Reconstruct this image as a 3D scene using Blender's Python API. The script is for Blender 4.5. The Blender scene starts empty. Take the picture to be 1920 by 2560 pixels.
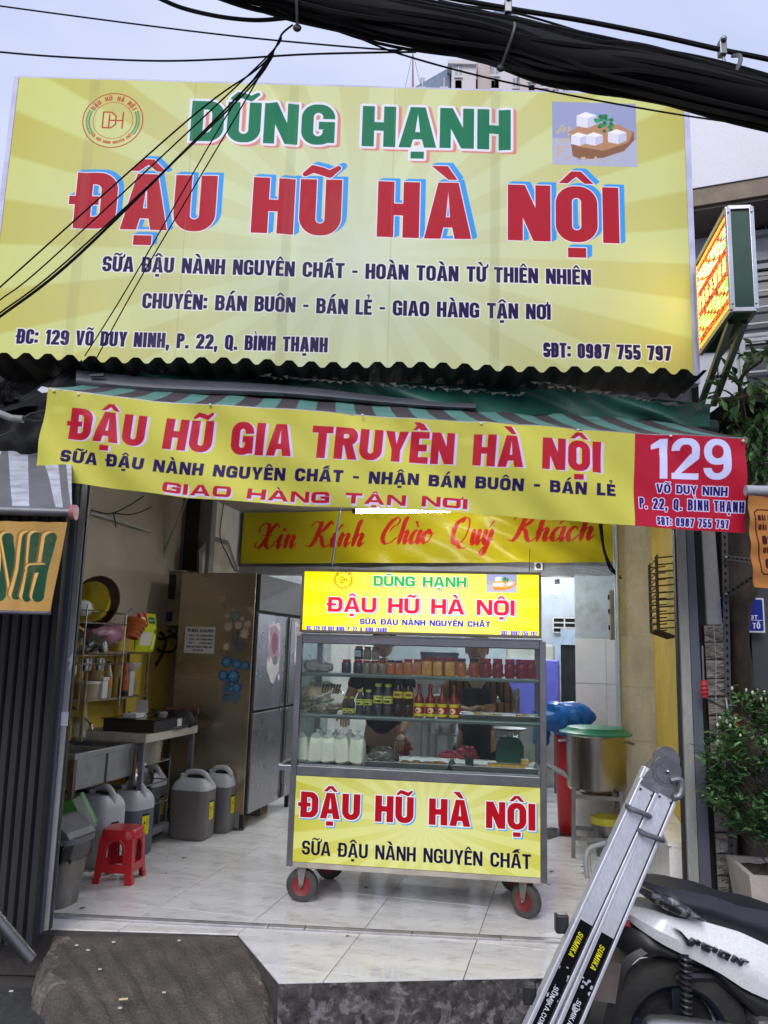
import bpy, bmesh, math, random, unicodedata
import numpy as np
from mathutils import Vector, Matrix
random.seed(7); RNG = np.random.default_rng(5)
scene = bpy.context.scene
COL = scene.collection
R = math.radians

# ------------------------------------------------------------------ camera
FPX, PITCH, ROLL, HC = 2000.0, R(9.8), R(1.64), 1.47
_f = Vector((0, math.cos(PITCH), math.sin(PITCH))); _u = Vector((0, -math.sin(PITCH), math.cos(PITCH))); _r = Vector((1, 0, 0))
_rr = _r*math.cos(ROLL)+_u*math.sin(ROLL); _uu = _u*math.cos(ROLL)-_r*math.sin(ROLL)
CAM = Vector((0, 0, HC))
cd = bpy.data.cameras.new('camera'); cam = bpy.data.objects.new('camera', cd); COL.objects.link(cam)
cam.matrix_world = Matrix(((_rr.x, _uu.x, -_f.x, 0), (_rr.y, _uu.y, -_f.y, 0), (_rr.z, _uu.z, -_f.z, HC), (0, 0, 0, 1)))
cd.sensor_fit = 'VERTICAL'; cd.sensor_height = 32.0; cd.lens = 32.0*FPX/2560; cd.clip_start = 0.05; cd.clip_end = 800
scene.camera = cam

# ------------------------------------------------------------------ world, sun, exposure
SUN_EL, SUN_AZ = R(40), R(194)          # soft light from over the street, behind the viewer
w = bpy.data.worlds.new('World'); scene.world = w; w.use_nodes = True
nt = w.node_tree; bg = nt.nodes['Background']
sky = nt.nodes.new('ShaderNodeTexSky'); sky.sky_type = 'NISHITA'; sky.sun_disc = False
sky.sun_elevation = SUN_EL; sky.sun_rotation = SUN_AZ; sky.air_density = 1.2; sky.dust_density = 2.5
tc = nt.nodes.new('ShaderNodeTexCoord'); mp = nt.nodes.new('ShaderNodeMapping'); mp.inputs['Scale'].default_value = (1.2, 1.2, 2.6)
nz = nt.nodes.new('ShaderNodeTexNoise'); nz.inputs['Scale'].default_value = 1.6; nz.inputs['Detail'].default_value = 5; nz.inputs['Roughness'].default_value = .5
cr = nt.nodes.new('ShaderNodeValToRGB'); cr.color_ramp.elements[0].position = .36; cr.color_ramp.elements[1].position = .66
cr.color_ramp.elements[0].color = (4.1, 4.6, 6.7, 1); cr.color_ramp.elements[1].color = (5.7, 5.95, 7.4, 1)
mx = nt.nodes.new('ShaderNodeMixRGB'); mx.inputs[0].default_value = .86
nt.links.new(tc.outputs['Generated'], mp.inputs[0]); nt.links.new(mp.outputs[0], nz.inputs['Vector']); nt.links.new(nz.outputs['Fac'], cr.inputs[0])
nt.links.new(sky.outputs[0], mx.inputs[1]); nt.links.new(cr.outputs[0], mx.inputs[2]); nt.links.new(mx.outputs[0], bg.inputs['Color'])
bg.inputs['Strength'].default_value = 0.115
sl = bpy.data.lights.new('sun', 'SUN'); sl.energy = 1.6; sl.angle = R(35); sl.color = (1, .98, .95)
so = bpy.data.objects.new('sun', sl); COL.objects.link(so)
sd = Vector((math.sin(SUN_AZ)*math.cos(SUN_EL), math.cos(SUN_AZ)*math.cos(SUN_EL), math.sin(SUN_EL)))
so.rotation_euler = sd.to_track_quat('Z', 'Y').to_euler()
scene.view_settings.view_transform = 'Standard'; scene.view_settings.look = 'None'
scene.view_settings.exposure = 0.42; scene.view_settings.gamma = 1.0; scene.view_settings.use_curve_mapping = False

# ------------------------------------------------------------------ surveying: a pixel of the 1920x2560 photo -> a point on a known plane
def ray(x, y): return _f+_rr*((x-960)/FPX)-_uu*((y-1280)/FPX)
def onplane(x, y, P, n): d = ray(x, y); return CAM+d*((Vector(P)-CAM).dot(n)/d.dot(n))
def G(x, y, z=0.0): return onplane(x, y, (0, 0, z), Vector((0, 0, 1)))
def Y(x, y, yy): return onplane(x, y, (0, yy, 0), Vector((0, 1, 0)))
SA = R(13.6)
E1 = Vector((math.cos(SA), -math.sin(SA), 0)); E2 = Vector((math.sin(SA), math.cos(SA), 0))   # across / into the shop
def T(x, y, t): return onplane(x, y, E2*t, E2)
def S(x, y, s): return onplane(x, y, E1*s, E1)
def W(s, t, z=0.0): return E1*s+E2*t+Vector((0, 0, z))
def st(P): return P.dot(E1), P.dot(E2)

# ------------------------------------------------------------------ objects
def tag(o, label=None, cat=None, group=None, kind=None):
    if label: o['label'] = label
    if cat: o['category'] = cat
    if group: o['group'] = group
    if kind: o['kind'] = kind
    return o
def thing(name, label, cat, loc=(0, 0, 0), rz=0.0, group=None, rot=None):
    o = bpy.data.objects.new(name, None); COL.objects.link(o); o.empty_display_size = .1
    o.location = loc; o.rotation_euler = rot if rot else (0, 0, rz)
    return tag(o, label, cat, group)
def copy_tree(o, parent=None):
    c = o.copy(); COL.objects.link(c); c.parent = parent
    for ch in list(o.children): copy_tree(ch, c)
    return c
class MB:
    """collects shapes; build() links them as one mesh object"""
    def __init__(s): s.v = []; s.f = []; s.uv = {}; s.mi = []; s.cur = 0
    def add(s, vs, fs, uvs=None):
        b = len(s.v); s.v += [tuple(v) for v in vs]
        for k, f in enumerate(fs):
            if uvs: s.uv[len(s.f)] = [uvs[i] for i in f]
            s.f.append([b+i for i in f]); s.mi.append(s.cur)
        return s
    def box(s, x0, y0, z0, x1, y1, z1):
        vs = [(x, y, z) for z in (z0, z1) for y in (y0, y1) for x in (x0, x1)]
        return s.add(vs, [(0, 2, 3, 1), (4, 5, 7, 6), (0, 1, 5, 4), (2, 6, 7, 3), (0, 4, 6, 2), (1, 3, 7, 5)])
    def bar(s, a, b, wd, ht=None, up=(0, 0, 1)):
        ht = ht or wd; a = Vector(a); b = Vector(b); d = (b-a).normalized(); up = Vector(up)
        if abs(d.dot(up)) > .98: up = Vector((1, 0, 0))
        sx = d.cross(up).normalized(); uz = sx.cross(d)
        vs = [p+sx*(i*wd/2)+uz*(j*ht/2) for p in (a, b) for j in (-1, 1) for i in (-1, 1)]
        return s.add(vs, [(0, 1, 3, 2), (4, 6, 7, 5), (0, 4, 5, 1), (2, 3, 7, 6), (0, 2, 6, 4), (1, 5, 7, 3)])
    def tube(s, pts, r, n=8, caps=True):
        pts = [Vector(p) for p in pts]; rs = r if isinstance(r, (list, tuple)) else [r]*len(pts)
        vs = []; fs = []; prev = None
        for i, p in enumerate(pts):
            d = (pts[min(i+1, len(pts)-1)]-pts[max(i-1, 0)])
            d = d.normalized() if d.length > 1e-9 else Vector((0, 0, 1))
            if prev is None:
                up = Vector((0, 0, 1)) if abs(d.z) < .9 else Vector((1, 0, 0)); prev = d.cross(up).normalized()
            nx = (prev-d*prev.dot(d)).normalized(); ny = d.cross(nx); prev = nx
            for k in range(n): a = 2*math.pi*k/n; vs.append(p+nx*(rs[i]*math.cos(a))+ny*(rs[i]*math.sin(a)))
        for i in range(len(pts)-1):
            for k in range(n): k2 = (k+1) % n; fs.append((i*n+k, i*n+k2, (i+1)*n+k2, (i+1)*n+k))
        if caps: fs.append(tuple(range(n))[::-1]); fs.append(tuple((len(pts)-1)*n+k for k in range(n)))
        return s.add(vs, fs)
    def lathe(s, prof, c=(0, 0, 0), n=20, sx=1.0, sy=1.0, caps=True):
        vs = [(c[0]+r*math.cos(2*math.pi*k/n)*sx, c[1]+r*math.sin(2*math.pi*k/n)*sy, c[2]+z) for r, z in prof for k in range(n)]
        fs = [(i*n+k, i*n+(k+1) % n, (i+1)*n+(k+1) % n, (i+1)*n+k) for i in range(len(prof)-1) for k in range(n)]
        if caps: fs.append(tuple(range(n))[::-1]); fs.append(tuple((len(prof)-1)*n+k for k in range(n)))
        return s.add(vs, fs)
    def prism(s, poly, axis, d0, d1):
        """2-D outline extruded: axis 'y' -> outline in xz, 'x' -> yz, 'z' -> xy"""
        def P(a, b, d): return {'y': (a, d, b), 'x': (d, a, b), 'z': (a, b, d)}[axis]
        n = len(poly); vs = [P(a, b, d) for d in (d0, d1) for a, b in poly]
        fs = [tuple(range(n)), tuple(range(2*n-1, n-1, -1))]+[(k, n+k, n+(k+1) % n, (k+1) % n) for k in range(n)]
        return s.add(vs, fs)
    def loft(s, rings, caps=True):
        n = len(rings[0]); vs = [p for r_ in rings for p in r_]
        fs = [(i*n+k, i*n+(k+1) % n, (i+1)*n+(k+1) % n, (i+1)*n+k) for i in range(len(rings)-1) for k in range(n)]
        if caps: fs += [tuple(range(n))[::-1], tuple((len(rings)-1)*n+k for k in range(n))]
        return s.add(vs, fs)
    def grid(s, fn, nu, nv, thick=0.0):
        """fn(u,v)->point; v runs up; UVs follow"""
        vs = [Vector(fn(i/nu, j/nv)) for j in range(nv+1) for i in range(nu+1)]; uvs = [(i/nu, j/nv) for j in range(nv+1) for i in range(nu+1)]
        fs = [(j*(nu+1)+i, j*(nu+1)+i+1, (j+1)*(nu+1)+i+1, (j+1)*(nu+1)+i) for j in range(nv) for i in range(nu)]
        s.add(vs, fs, uvs)
        if thick:
            nrm = []
            for j in range(nv+1):
                for i in range(nu+1):
                    a = vs[j*(nu+1)+min(i+1, nu)]-vs[j*(nu+1)+max(i-1, 0)]; b = vs[min(j+1, nv)*(nu+1)+i]-vs[max(j-1, 0)*(nu+1)+i]
                    c = a.cross(b); nrm.append(c.normalized() if c.length > 0 else Vector((0, 0, 0)))
            s.add([v-m*thick for v, m in zip(vs, nrm)], [f[::-1] for f in fs], uvs)
        return s
    def sphere(s, c, r, n=12, m=8, fn=None):
        rr_ = r if isinstance(r, (tuple, list)) else (r, r, r)
        vs = []; c = Vector(c)
        for j in range(1, m):
            th = math.pi*j/m
            for k in range(n):
                a = 2*math.pi*k/n; d = Vector((math.sin(th)*math.cos(a), math.sin(th)*math.sin(a), -math.cos(th)))
                q = fn(d) if fn else 1.0; vs.append(c+Vector((d.x*rr_[0], d.y*rr_[1], d.z*rr_[2]))*q)
        vs += [c-Vector((0, 0, rr_[2])), c+Vector((0, 0, rr_[2]))]; b = (m-1)*n
        fs = [(i*n+k, i*n+(k+1) % n, (i+1)*n+(k+1) % n, (i+1)*n+k) for i in range(m-2) for k in range(n)]
        fs += [(b, (k+1) % n, k) for k in range(n)]+[(b+1, (m-2)*n+k, (m-2)*n+(k+1) % n) for k in range(n)]
        return s.add(vs, fs)
    def xf(s, M, start=0):
        for i in range(start, len(s.v)): s.v[i] = tuple(M @ Vector(s.v[i]))
        return s
    def build(s, name, mats, parent=None, smooth=False, bevel=0.0, loc=None):
        me = bpy.data.meshes.new(name); me.from_pydata(s.v, [], s.f)
        mats = mats if isinstance(mats, (list, tuple)) else [mats]
        for m in mats: me.materials.append(m)
        if len(mats) > 1: me.polygons.foreach_set('material_index', s.mi)
        if s.uv:
            ul = me.uv_layers.new(name='UVMap')
            for p in me.polygons:
                if p.index in s.uv:
                    for li, uvc in zip(p.loop_indices, s.uv[p.index]): ul.data[li].uv = uvc
        bm = bmesh.new(); bm.from_mesh(me); bmesh.ops.recalc_face_normals(bm, faces=bm.faces) if not s.uv else None
        bm.to_mesh(me); bm.free()
        if smooth:
            me.polygons.foreach_set('use_smooth', [True]*len(me.polygons))
            try: me.set_sharp_from_angle(angle=R(38))
            except Exception: pass
        o = bpy.data.objects.new(name, me); COL.objects.link(o)
        if parent: o.parent = parent
        if loc is not None: o.location = loc
        if bevel:
            b = o.modifiers.new('bevel', 'BEVEL'); b.width = bevel; b.segments = 2; b.limit_method = 'ANGLE'; b.angle_limit = R(40)
        return o

# ------------------------------------------------------------------ materials
MATS = {}
def srgb(h):
    if isinstance(h, str): c = [int(h[i:i+2], 16)/255 for i in (0, 2, 4)]
    else: c = [x/255 for x in h]
    return tuple((x/12.92 if x <= .04045 else ((x+.055)/1.055)**2.4) for x in c)
def mat(name, col, rough=.6, metal=0.0, var=.25, vs=6.0, bump=0.0, bs=40.0, dirt=0.0, dcol=(.05, .04, .03), ds=3.0, trans=0.0, ior=1.45,
        emit=0.0, coat=0.0, alpha=1.0, stretch=(1, 1, 1), img=None, rvar=.0, sss=0.0, emis_img=False, ecol=None, spec=.5, fine=.12, fs=110.0, dw=.22):
    if name in MATS: return MATS[name]
    m = bpy.data.materials.new(name); m.use_nodes = True; n = m.node_tree; N = n.nodes; L = n.links; p = N['Principled BSDF']
    tcn = N.new('ShaderNodeTexCoord'); mpn = N.new('ShaderNodeMapping'); mpn.inputs['Scale'].default_value = stretch
    L.new(tcn.outputs['Object'], mpn.inputs[0])
    col = tuple(col)+(1,) if len(col) == 3 else col
    m.diffuse_color = col
    if img is not None:
        tex = N.new('ShaderNodeTexImage'); tex.image = img; tex.extension = 'EXTEND'; L.new(tcn.outputs['UV'], tex.inputs[0]); src = tex.outputs[0]
    else:
        rgb = N.new('ShaderNodeRGB'); rgb.outputs[0].default_value = col; src = rgb.outputs[0]
    if var > 0:
        nn = N.new('ShaderNodeTexNoise'); nn.inputs['Scale'].default_value = vs; nn.inputs['Detail'].default_value = 6; L.new(mpn.outputs[0], nn.inputs['Vector'])
        mr = N.new('ShaderNodeMapRange'); mr.inputs[1].default_value = .3; mr.inputs[2].default_value = .7
        mr.inputs[3].default_value = 1-var; mr.inputs[4].default_value = 1+var*.6; L.new(nn.outputs['Fac'], mr.inputs[0])
        mm = N.new('ShaderNodeMixRGB'); mm.blend_type = 'MULTIPLY'; mm.inputs[0].default_value = 1; L.new(src, mm.inputs[1])
        cb = N.new('ShaderNodeCombineXYZ'); [L.new(mr.outputs[0], cb.inputs[i]) for i in range(3)]; L.new(cb.outputs[0], mm.inputs[2]); src = mm.outputs[0]
    if dirt > 0:
        dn = N.new('ShaderNodeTexNoise'); dn.inputs['Scale'].default_value = ds; dn.inputs['Detail'].default_value = 9; dn.inputs['Roughness'].default_value = .68; dn.inputs['Distortion'].default_value = .6
        L.new(mpn.outputs[0], dn.inputs['Vector'])
        dr = N.new('ShaderNodeMapRange'); dr.inputs[1].default_value = .5; dr.inputs[2].default_value = .5+dw; dr.inputs[3].default_value = 0; dr.inputs[4].default_value = dirt
        L.new(dn.outputs['Fac'], dr.inputs[0]); dm = N.new('ShaderNodeMixRGB'); dm.inputs[2].default_value = tuple(dcol)+(1,)
        L.new(dr.outputs[0], dm.inputs[0]); L.new(src, dm.inputs[1]); src = dm.outputs[0]
    if fine > 0 and not emit and img is None:
        fn_ = N.new('ShaderNodeTexNoise'); fn_.inputs['Scale'].default_value = fs; fn_.inputs['Detail'].default_value = 4; fn_.inputs['Roughness'].default_value = .7; L.new(mpn.outputs[0], fn_.inputs['Vector'])
        fr_ = N.new('ShaderNodeMapRange'); fr_.inputs[1].default_value = .3; fr_.inputs[2].default_value = .7; fr_.inputs[3].default_value = 1-fine; fr_.inputs[4].default_value = 1+fine; L.new(fn_.outputs['Fac'], fr_.inputs[0])
        fv = N.new('ShaderNodeVectorMath'); fv.operation = 'SCALE'; L.new(src, fv.inputs[0]); L.new(fr_.outputs[0], fv.inputs['Scale']); src = fv.outputs[0]
    L.new(src, p.inputs['Base Color'])
    p.inputs['Roughness'].default_value = rough; p.inputs['Metallic'].default_value = metal; p.inputs['IOR'].default_value = ior; p.inputs['Specular IOR Level'].default_value = spec if img is None else .15
    if rvar > 0:
        rn = N.new('ShaderNodeTexNoise'); rn.inputs['Scale'].default_value = vs*1.7; rn.inputs['Detail'].default_value = 4; L.new(mpn.outputs[0], rn.inputs['Vector'])
        r2 = N.new('ShaderNodeMapRange'); r2.inputs[1].default_value = .3; r2.inputs[2].default_value = .7; r2.inputs[3].default_value = max(rough-rvar, .02); r2.inputs[4].default_value = min(rough+rvar, 1)
        L.new(rn.outputs['Fac'], r2.inputs[0]); L.new(r2.outputs[0], p.inputs['Roughness'])
    if bump > 0:
        bn = N.new('ShaderNodeTexNoise'); bn.inputs['Scale'].default_value = bs; bn.inputs['Detail'].default_value = 5; L.new(mpn.outputs[0], bn.inputs['Vector'])
        bb = N.new('ShaderNodeBump'); bb.inputs['Strength'].default_value = bump; bb.inputs['Distance'].default_value = .01; L.new(bn.outputs['Fac'], bb.inputs['Height']); L.new(bb.outputs[0], p.inputs['Normal'])
    if trans: p.inputs['Transmission Weight'].default_value = trans
    if coat: p.inputs['Coat Weight'].default_value = coat; p.inputs['Coat Roughness'].default_value = .1
    if sss: p.inputs['Subsurface Weight'].default_value = sss; p.inputs['Subsurface Radius'].default_value = (.02, .015, .01)
    if emit:
        p.inputs['Emission Strength'].default_value = emit
        if emis_img: L.new(src, p.inputs['Emission Color'])
        else: p.inputs['Emission Color'].default_value = (tuple(ecol) if ecol else col[:3])+(1,)
    if alpha < 1: p.inputs['Alpha'].default_value = alpha
    MATS[name] = m; return m
def glass(name, tint=(.95, 1, .985), a=.985):
    """thin clear sheet: mostly see-through, mirror-like at a glance"""
    m = bpy.data.materials.new(name); m.use_nodes = True; n = m.node_tree; N = n.nodes; L = n.links; N.remove(N['Principled BSDF'])
    t = N.new('ShaderNodeBsdfTransparent'); t.inputs[0].default_value = tuple(tint)+(1,); g = N.new('ShaderNodeBsdfGlossy'); g.inputs['Roughness'].default_value = .03
    fr = N.new('ShaderNodeFresnel'); fr.inputs[0].default_value = 1.5
    tcn = N.new('ShaderNodeTexCoord'); nn = N.new('ShaderNodeTexNoise'); nn.inputs['Scale'].default_value = 5; L.new(tcn.outputs['Object'], nn.inputs['Vector'])
    df = N.new('ShaderNodeBsdfDiffuse'); df.inputs[0].default_value = (.75, .78, .78, 1); mr = N.new('ShaderNodeMapRange'); mr.inputs[1].default_value = .4; mr.inputs[2].default_value = .8
    mr.inputs[3].default_value = (1-a)*.1; mr.inputs[4].default_value = (1-a)*.8; L.new(nn.outputs['Fac'], mr.inputs[0])
    a1 = N.new('ShaderNodeMixShader'); fm_ = N.new('ShaderNodeMath'); fm_.operation = 'MULTIPLY'; fm_.inputs[1].default_value = .55; L.new(fr.outputs[0], fm_.inputs[0]); L.new(fm_.outputs[0], a1.inputs[0]); L.new(t.outputs[0], a1.inputs[1]); L.new(g.outputs[0], a1.inputs[2])
    a2 = N.new('ShaderNodeMixShader'); L.new(mr.outputs[0], a2.inputs[0]); L.new(a1.outputs[0], a2.inputs[1]); L.new(df.outputs[0], a2.inputs[2])
    L.new(a2.outputs[0], N['Material Output'].inputs[0]); return m
# ------------------------------------------------------------------ print shop: lettering and pictures computed as distance fields
def d_box(X, Y_, x0, y0, x1, y1, r=0.0):
    r = min(r, (x1-x0)/2, (y1-y0)/2); cx, cy = (x0+x1)/2, (y0+y1)/2
    qx = np.abs(X-cx)-(x1-x0)/2+r; qy = np.abs(Y_-cy)-(y1-y0)/2+r
    return np.minimum(np.maximum(qx, qy), 0)+np.hypot(np.maximum(qx, 0), np.maximum(qy, 0))-r
def d_poly(X, Y_, P):
    n = len(P); d = np.full(X.shape, 1e9); sgn = np.ones(X.shape)
    for i in range(n):
        ax, ay = P[i]; bx, by = P[i-1]; ex, ey = bx-ax, by-ay; wx, wy = X-ax, Y_-ay
        t = np.clip((wx*ex+wy*ey)/(ex*ex+ey*ey+1e-12), 0, 1); d = np.minimum(d, (wx-ex*t)**2+(wy-ey*t)**2)
        c1 = Y_ >= ay; c2 = Y_ < by; c3 = ex*wy > ey*wx
        sgn = np.where((c1 & c2 & c3) | (~c1 & ~c2 & ~c3), -sgn, sgn)
    return sgn*np.sqrt(d)
def d_stroke(X, Y_, pts, w):
    """polyline with half widths w (number or list)"""
    d = np.full(X.shape, 1e9); ws = w if isinstance(w, (list, tuple, np.ndarray)) else [w]*len(pts)
    for i in range(len(pts)-1):
        (ax, ay), (bx, by) = pts[i], pts[i+1]; ex, ey = bx-ax, by-ay
        t = np.clip(((X-ax)*ex+(Y_-ay)*ey)/(ex*ex+ey*ey+1e-12), 0, 1)
        d = np.minimum(d, np.hypot(X-ax-ex*t, Y_-ay-ey*t)-(ws[i]+(ws[i+1]-ws[i])*t))
    return d
def U(*a):
    r_ = a[0]
    for b in a[1:]: r_ = np.minimum(r_, b)
    return r_
def SUB(a, b): return np.maximum(a, -b)
WID = dict(I=0, M=1.35, W=1.35, O=1.0, N=1.02, A=1.12, E=.82, L=.78, T=.92, S=.95, K=1.0, V=1.08, Y=1.02, X=1.05, C=.97, G=1.0, D=.98, B=.97, P=.95, R=1.0)
WID.update({'1': .62, ' ': .62, '.': 0, ',': 0, ':': 0, '-': .55, '/': .6})
def gw(ch, Wd, Sw):
    if ch in 'I.,:': return Sw*1.05
    return Wd*WID.get(ch, 1.0)
# glyph shapes
def glyph(ch, X, Y_, w, s, b):
    """heavy sans capitals, height 1, width w, stem s, bar b"""
    B_ = lambda x0, y0, x1, y1, r=0: d_box(X, Y_, x0, y0, x1, y1, r); P_ = lambda pts: d_poly(X, Y_, pts)
    ro = min(w*.46, .34); ri = max(ro-s*.8, .04); m = .5
    ring = lambda x0, y0, x1, y1: SUB(B_(x0, y0, x1, y1, min(ro, (y1-y0)*.48)), B_(x0+s, y0+b, x1-s, y1-b, ri))
    if ch == 'I': return B_(0, 0, s, 1)
    if ch == 'H': return U(B_(0, 0, s, 1), B_(w-s, 0, w, 1), B_(0, m-b/2, w, m+b/2))
    if ch == 'L': return U(B_(0, 0, s, 1), B_(0, 0, w, b))
    if ch == 'E': return U(B_(0, 0, s, 1), B_(0, 0, w, b), B_(0, 1-b, w, 1), B_(0, m-b/2, w*.9, m+b/2))
    if ch == 'T': return U(B_(w/2-s/2, 0, w/2+s/2, 1), B_(0, 1-b, w, 1))
    if ch in 'DĐ':
        d = SUB(np.maximum(B_(-1, 0, w, 1, ro), -X), np.maximum(B_(-1, b, w-s, 1-b, ri), s-X))
        if ch == 'Đ': d = U(d, B_(-s*.38, m-b*.36, w*.56, m+b*.36))
        return d
    if ch in 'O0': return ring(0, 0, w, 1)
    if ch == 'Q': return U(ring(0, 0, w, 1), P_([(w*.5, .3), (w*.5+s*.7, .3), (w*1.06, -.08), (w*1.06-s*.9, -.08)]))
    if ch in 'CG':
        d = SUB(ring(0, 0, w, 1), B_(w-s-.02, .37, w+1, .64))
        if ch == 'G': d = U(d, B_(w*.52, .38, w, .38+b*.9), B_(w-s*.9, .05, w, .46))
        return d
    if ch == 'U': return np.maximum(SUB(B_(0, 0, w, 2, ro), B_(s, b, w-s, 3, ri)), Y_-1)
    if ch == 'N': return U(B_(0, 0, s*.92, 1), B_(w-s*.92, 0, w, 1), P_([(0, 1), (s*1.05, 1), (w, 0), (w-s*1.05, 0)]))
    if ch == 'M': return U(B_(0, 0, s*.85, 1), B_(w-s*.85, 0, w, 1), P_([(0, 1), (s*1.2, 1), (w/2, .35), (w-s*1.2, 1), (w, 1), (w/2+s*.4, 0), (w/2-s*.4, 0)]))
    if ch == 'A':
        o = P_([(0, 0), (w/2-s*.62, 1), (w/2+s*.62, 1), (w, 0)]); k = (w/2-s*.62)
        yb = .2; inn = P_([(s+k*yb*.0, 0-.01), (s+k*yb, yb), (w-s-k*yb, yb), (w-s, -.01)])
        y1 = yb+b*.85; xa = s+k*y1
        return SUB(SUB(o, inn), P_([(xa, y1), (w/2, .84), (w-xa, y1)]) if xa < w/2-.01 else B_(w/2-.01, y1, w/2+.01, y1+.02))
    if ch == 'V': return SUB(P_([(0, 1), (w/2-s*.55, 0), (w/2+s*.55, 0), (w, 1)]), P_([(s, 1.01), (w/2, .26), (w-s, 1.01)]))
    if ch == 'Y': return U(B_(w/2-s/2, 0, w/2+s/2, .45), P_([(0, 1), (s*1.05, 1), (w/2, .58), (w-s*1.05, 1), (w, 1), (w/2+s/2, .38), (w/2-s/2, .38)]))
    if ch == 'X': return U(P_([(0, 1), (s*1.1, 1), (w, 0), (w-s*1.1, 0)]), P_([(0, 0), (s*1.1, 0), (w, 1), (w-s*1.1, 1)]))
    if ch == 'K': return U(B_(0, 0, s, 1), P_([(s*.9, .42), (w-s*1.1, 1), (w, 1), (s*1.2, .3)]), P_([(s*1.1, .62), (s*1.4+.08, .66), (w, 0), (w-s*1.15, 0)]))
    if ch in 'PRB':
        up = SUB(np.maximum(B_(-1, .44, w, 1, min(ro, .27)), -X), np.maximum(B_(-1, .44+b, w-s, 1-b, max(ri*.6, .03)), s-X))
        d = U(B_(0, 0, s, 1), up)
        if ch == 'R': d = U(d, P_([(w*.4, .5), (w*.4+s, .5), (w*1.03, 0), (w*1.03-s*1.08, 0)]))
        if ch == 'B': d = U(d, SUB(np.maximum(B_(-1, 0, w*1.02, .44+b, min(ro, .27)), -X), np.maximum(B_(-1, b, w*1.02-s, .44, max(ri*.6, .03)), s-X)))
        return d
    h1 = .5-b/2; h2 = .5+b/2
    if ch in 'S5':
        if ch == 'S': upb = SUB(ring(0, h1, w, 1), B_(w-s-.02, h1-.02, w+1, .69))
        else: upb = U(B_(0, h1, s*.9, 1), B_(0, 1-b, w*.95, 1), B_(0, h2-b, w*.5, h2))
        lob = SUB(ring(0, 0, w, h2), B_(-1, .31, s+.02, h2-b if ch == 'S' else h2-b+.0))
        if ch == '5': lob = SUB(ring(0, 0, w, h2+.08), B_(-1, .31, s+.02, .52))
        return U(upb, lob, P_([(s*.3, h2), (w*.6, h2), (w-s*.3, h1), (w*.4, h1)])) if ch == 'S' else U(upb, lob)
    if ch == '2': return U(SUB(ring(0, .45, w, 1), B_(-1, .3, w-s, .7)), P_([(w-s*1.15, .62), (w, .66), (w*.98, .5), (s*1.15, b*.9), (0, b*.9), (0, b*.5)]), B_(0, 0, w, b))
    if ch == '7': return U(B_(0, 1-b, w, 1), P_([(w-s*1.1, 1-b), (w, 1-b*.9), (s*1.35, 0), (s*.35, 0)]))
    if ch == '1': return U(B_(w-s, 0, w, 1), P_([(0, .72), (w-s*.5, .72+b*.6), (w-s*.2, 1), (w-s*.9, 1), (0, .84)]))
    if ch == '9': return U(ring(0, .38, w, 1), np.maximum(SUB(ring(0, 0, w, 1), B_(-1, .3, w-s, .7)), -9+0*X)) if False else U(ring(0, .36, w, 1), SUB(SUB(ring(0, 0, w, 1), B_(-1, .28, w-s, 2)), B_(-1, .5, w-s-.01, 2)))
    if ch == '6': return U(ring(0, 0, w, .64), SUB(SUB(ring(0, 0, w, 1), B_(s, -1, w+1, .72)), B_(s, -1, w+1, .5)))
    if ch == '8': return U(ring(w*.03, h1, w*.97, 1), ring(0, 0, w, h2))
    if ch == '3': return SUB(U(ring(0, h1, w, 1), ring(0, 0, w, h2)), B_(-1, .3, s+.02, .7))
    if ch == '4': return U(B_(w-s*1.5, 0, w-s*.5, 1), B_(0, .22, w, .22+b), P_([(0, .22), (w-s*1.5, 1), (w-s*.5, 1), (s, .3)]))
    if ch == '.': return B_(0, 0, s*.95, s*.95)
    if ch == ',': return U(B_(0, 0, s*.95, s*.95), P_([(0, .02), (s*.95, .02), (s*.6, -.2), (s*.15, -.2)]))
    if ch == ':': return U(B_(0, .1, s*.95, .1+s*.95), B_(0, .58, s*.95, .58+s*.95))
    if ch == '-': return B_(0, .38, w, .38+b*.85)
    if ch == '/': return P_([(0, 0), (s*.7, 0), (w, 1), (w-s*.7, 1)])
    return np.full(X.shape, 1e3)
def accent(c, X, Y_, w, s, b):
    P_ = lambda pts: d_poly(X, Y_, pts); cx = w/2; q = min(.3, w*.42)
    if c == '\u0302': return P_([(cx-q, 1.05), (cx-q*.28, 1.27), (cx+q*.28, 1.27), (cx+q, 1.05), (cx+q*.48, 1.05), (cx, 1.17), (cx-q*.48, 1.05)])
    if c == '\u0303': return d_stroke(X, Y_, [(cx-q*.95, 1.09), (cx-q*.5, 1.19), (cx, 1.15), (cx+q*.45, 1.1), (cx+q*.95, 1.21)], [b*.2, b*.32, b*.34, b*.32, b*.2])
    if c == '\u0300': return P_([(cx-q*.95, 1.3), (cx-q*.05, 1.3), (cx+q*.5, 1.05), (cx, 1.05)])
    if c == '\u0301': return P_([(cx+q*1.0, 1.32), (cx+q*.15, 1.32), (cx-q*.45, 1.06), (cx, 1.06)])
    if c == '\u0309': return d_stroke(X, Y_, [(cx-q*.35, 1.28), (cx+q*.1, 1.33), (cx+q*.35, 1.25), (cx+q*.05, 1.18), (cx, 1.08)], b*.2)
    if c == '\u0323': return d_box(X, Y_, cx-s*.55, -.27, cx+s*.55, -.1)
    if c == '\u031b': return d_stroke(X, Y_, [(w-s*.2, .9), (w+s*.35, 1.0), (w+s*.45, 1.14)], [b*.35, b*.33, b*.25])
    return np.full(X.shape, 1e3)
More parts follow.
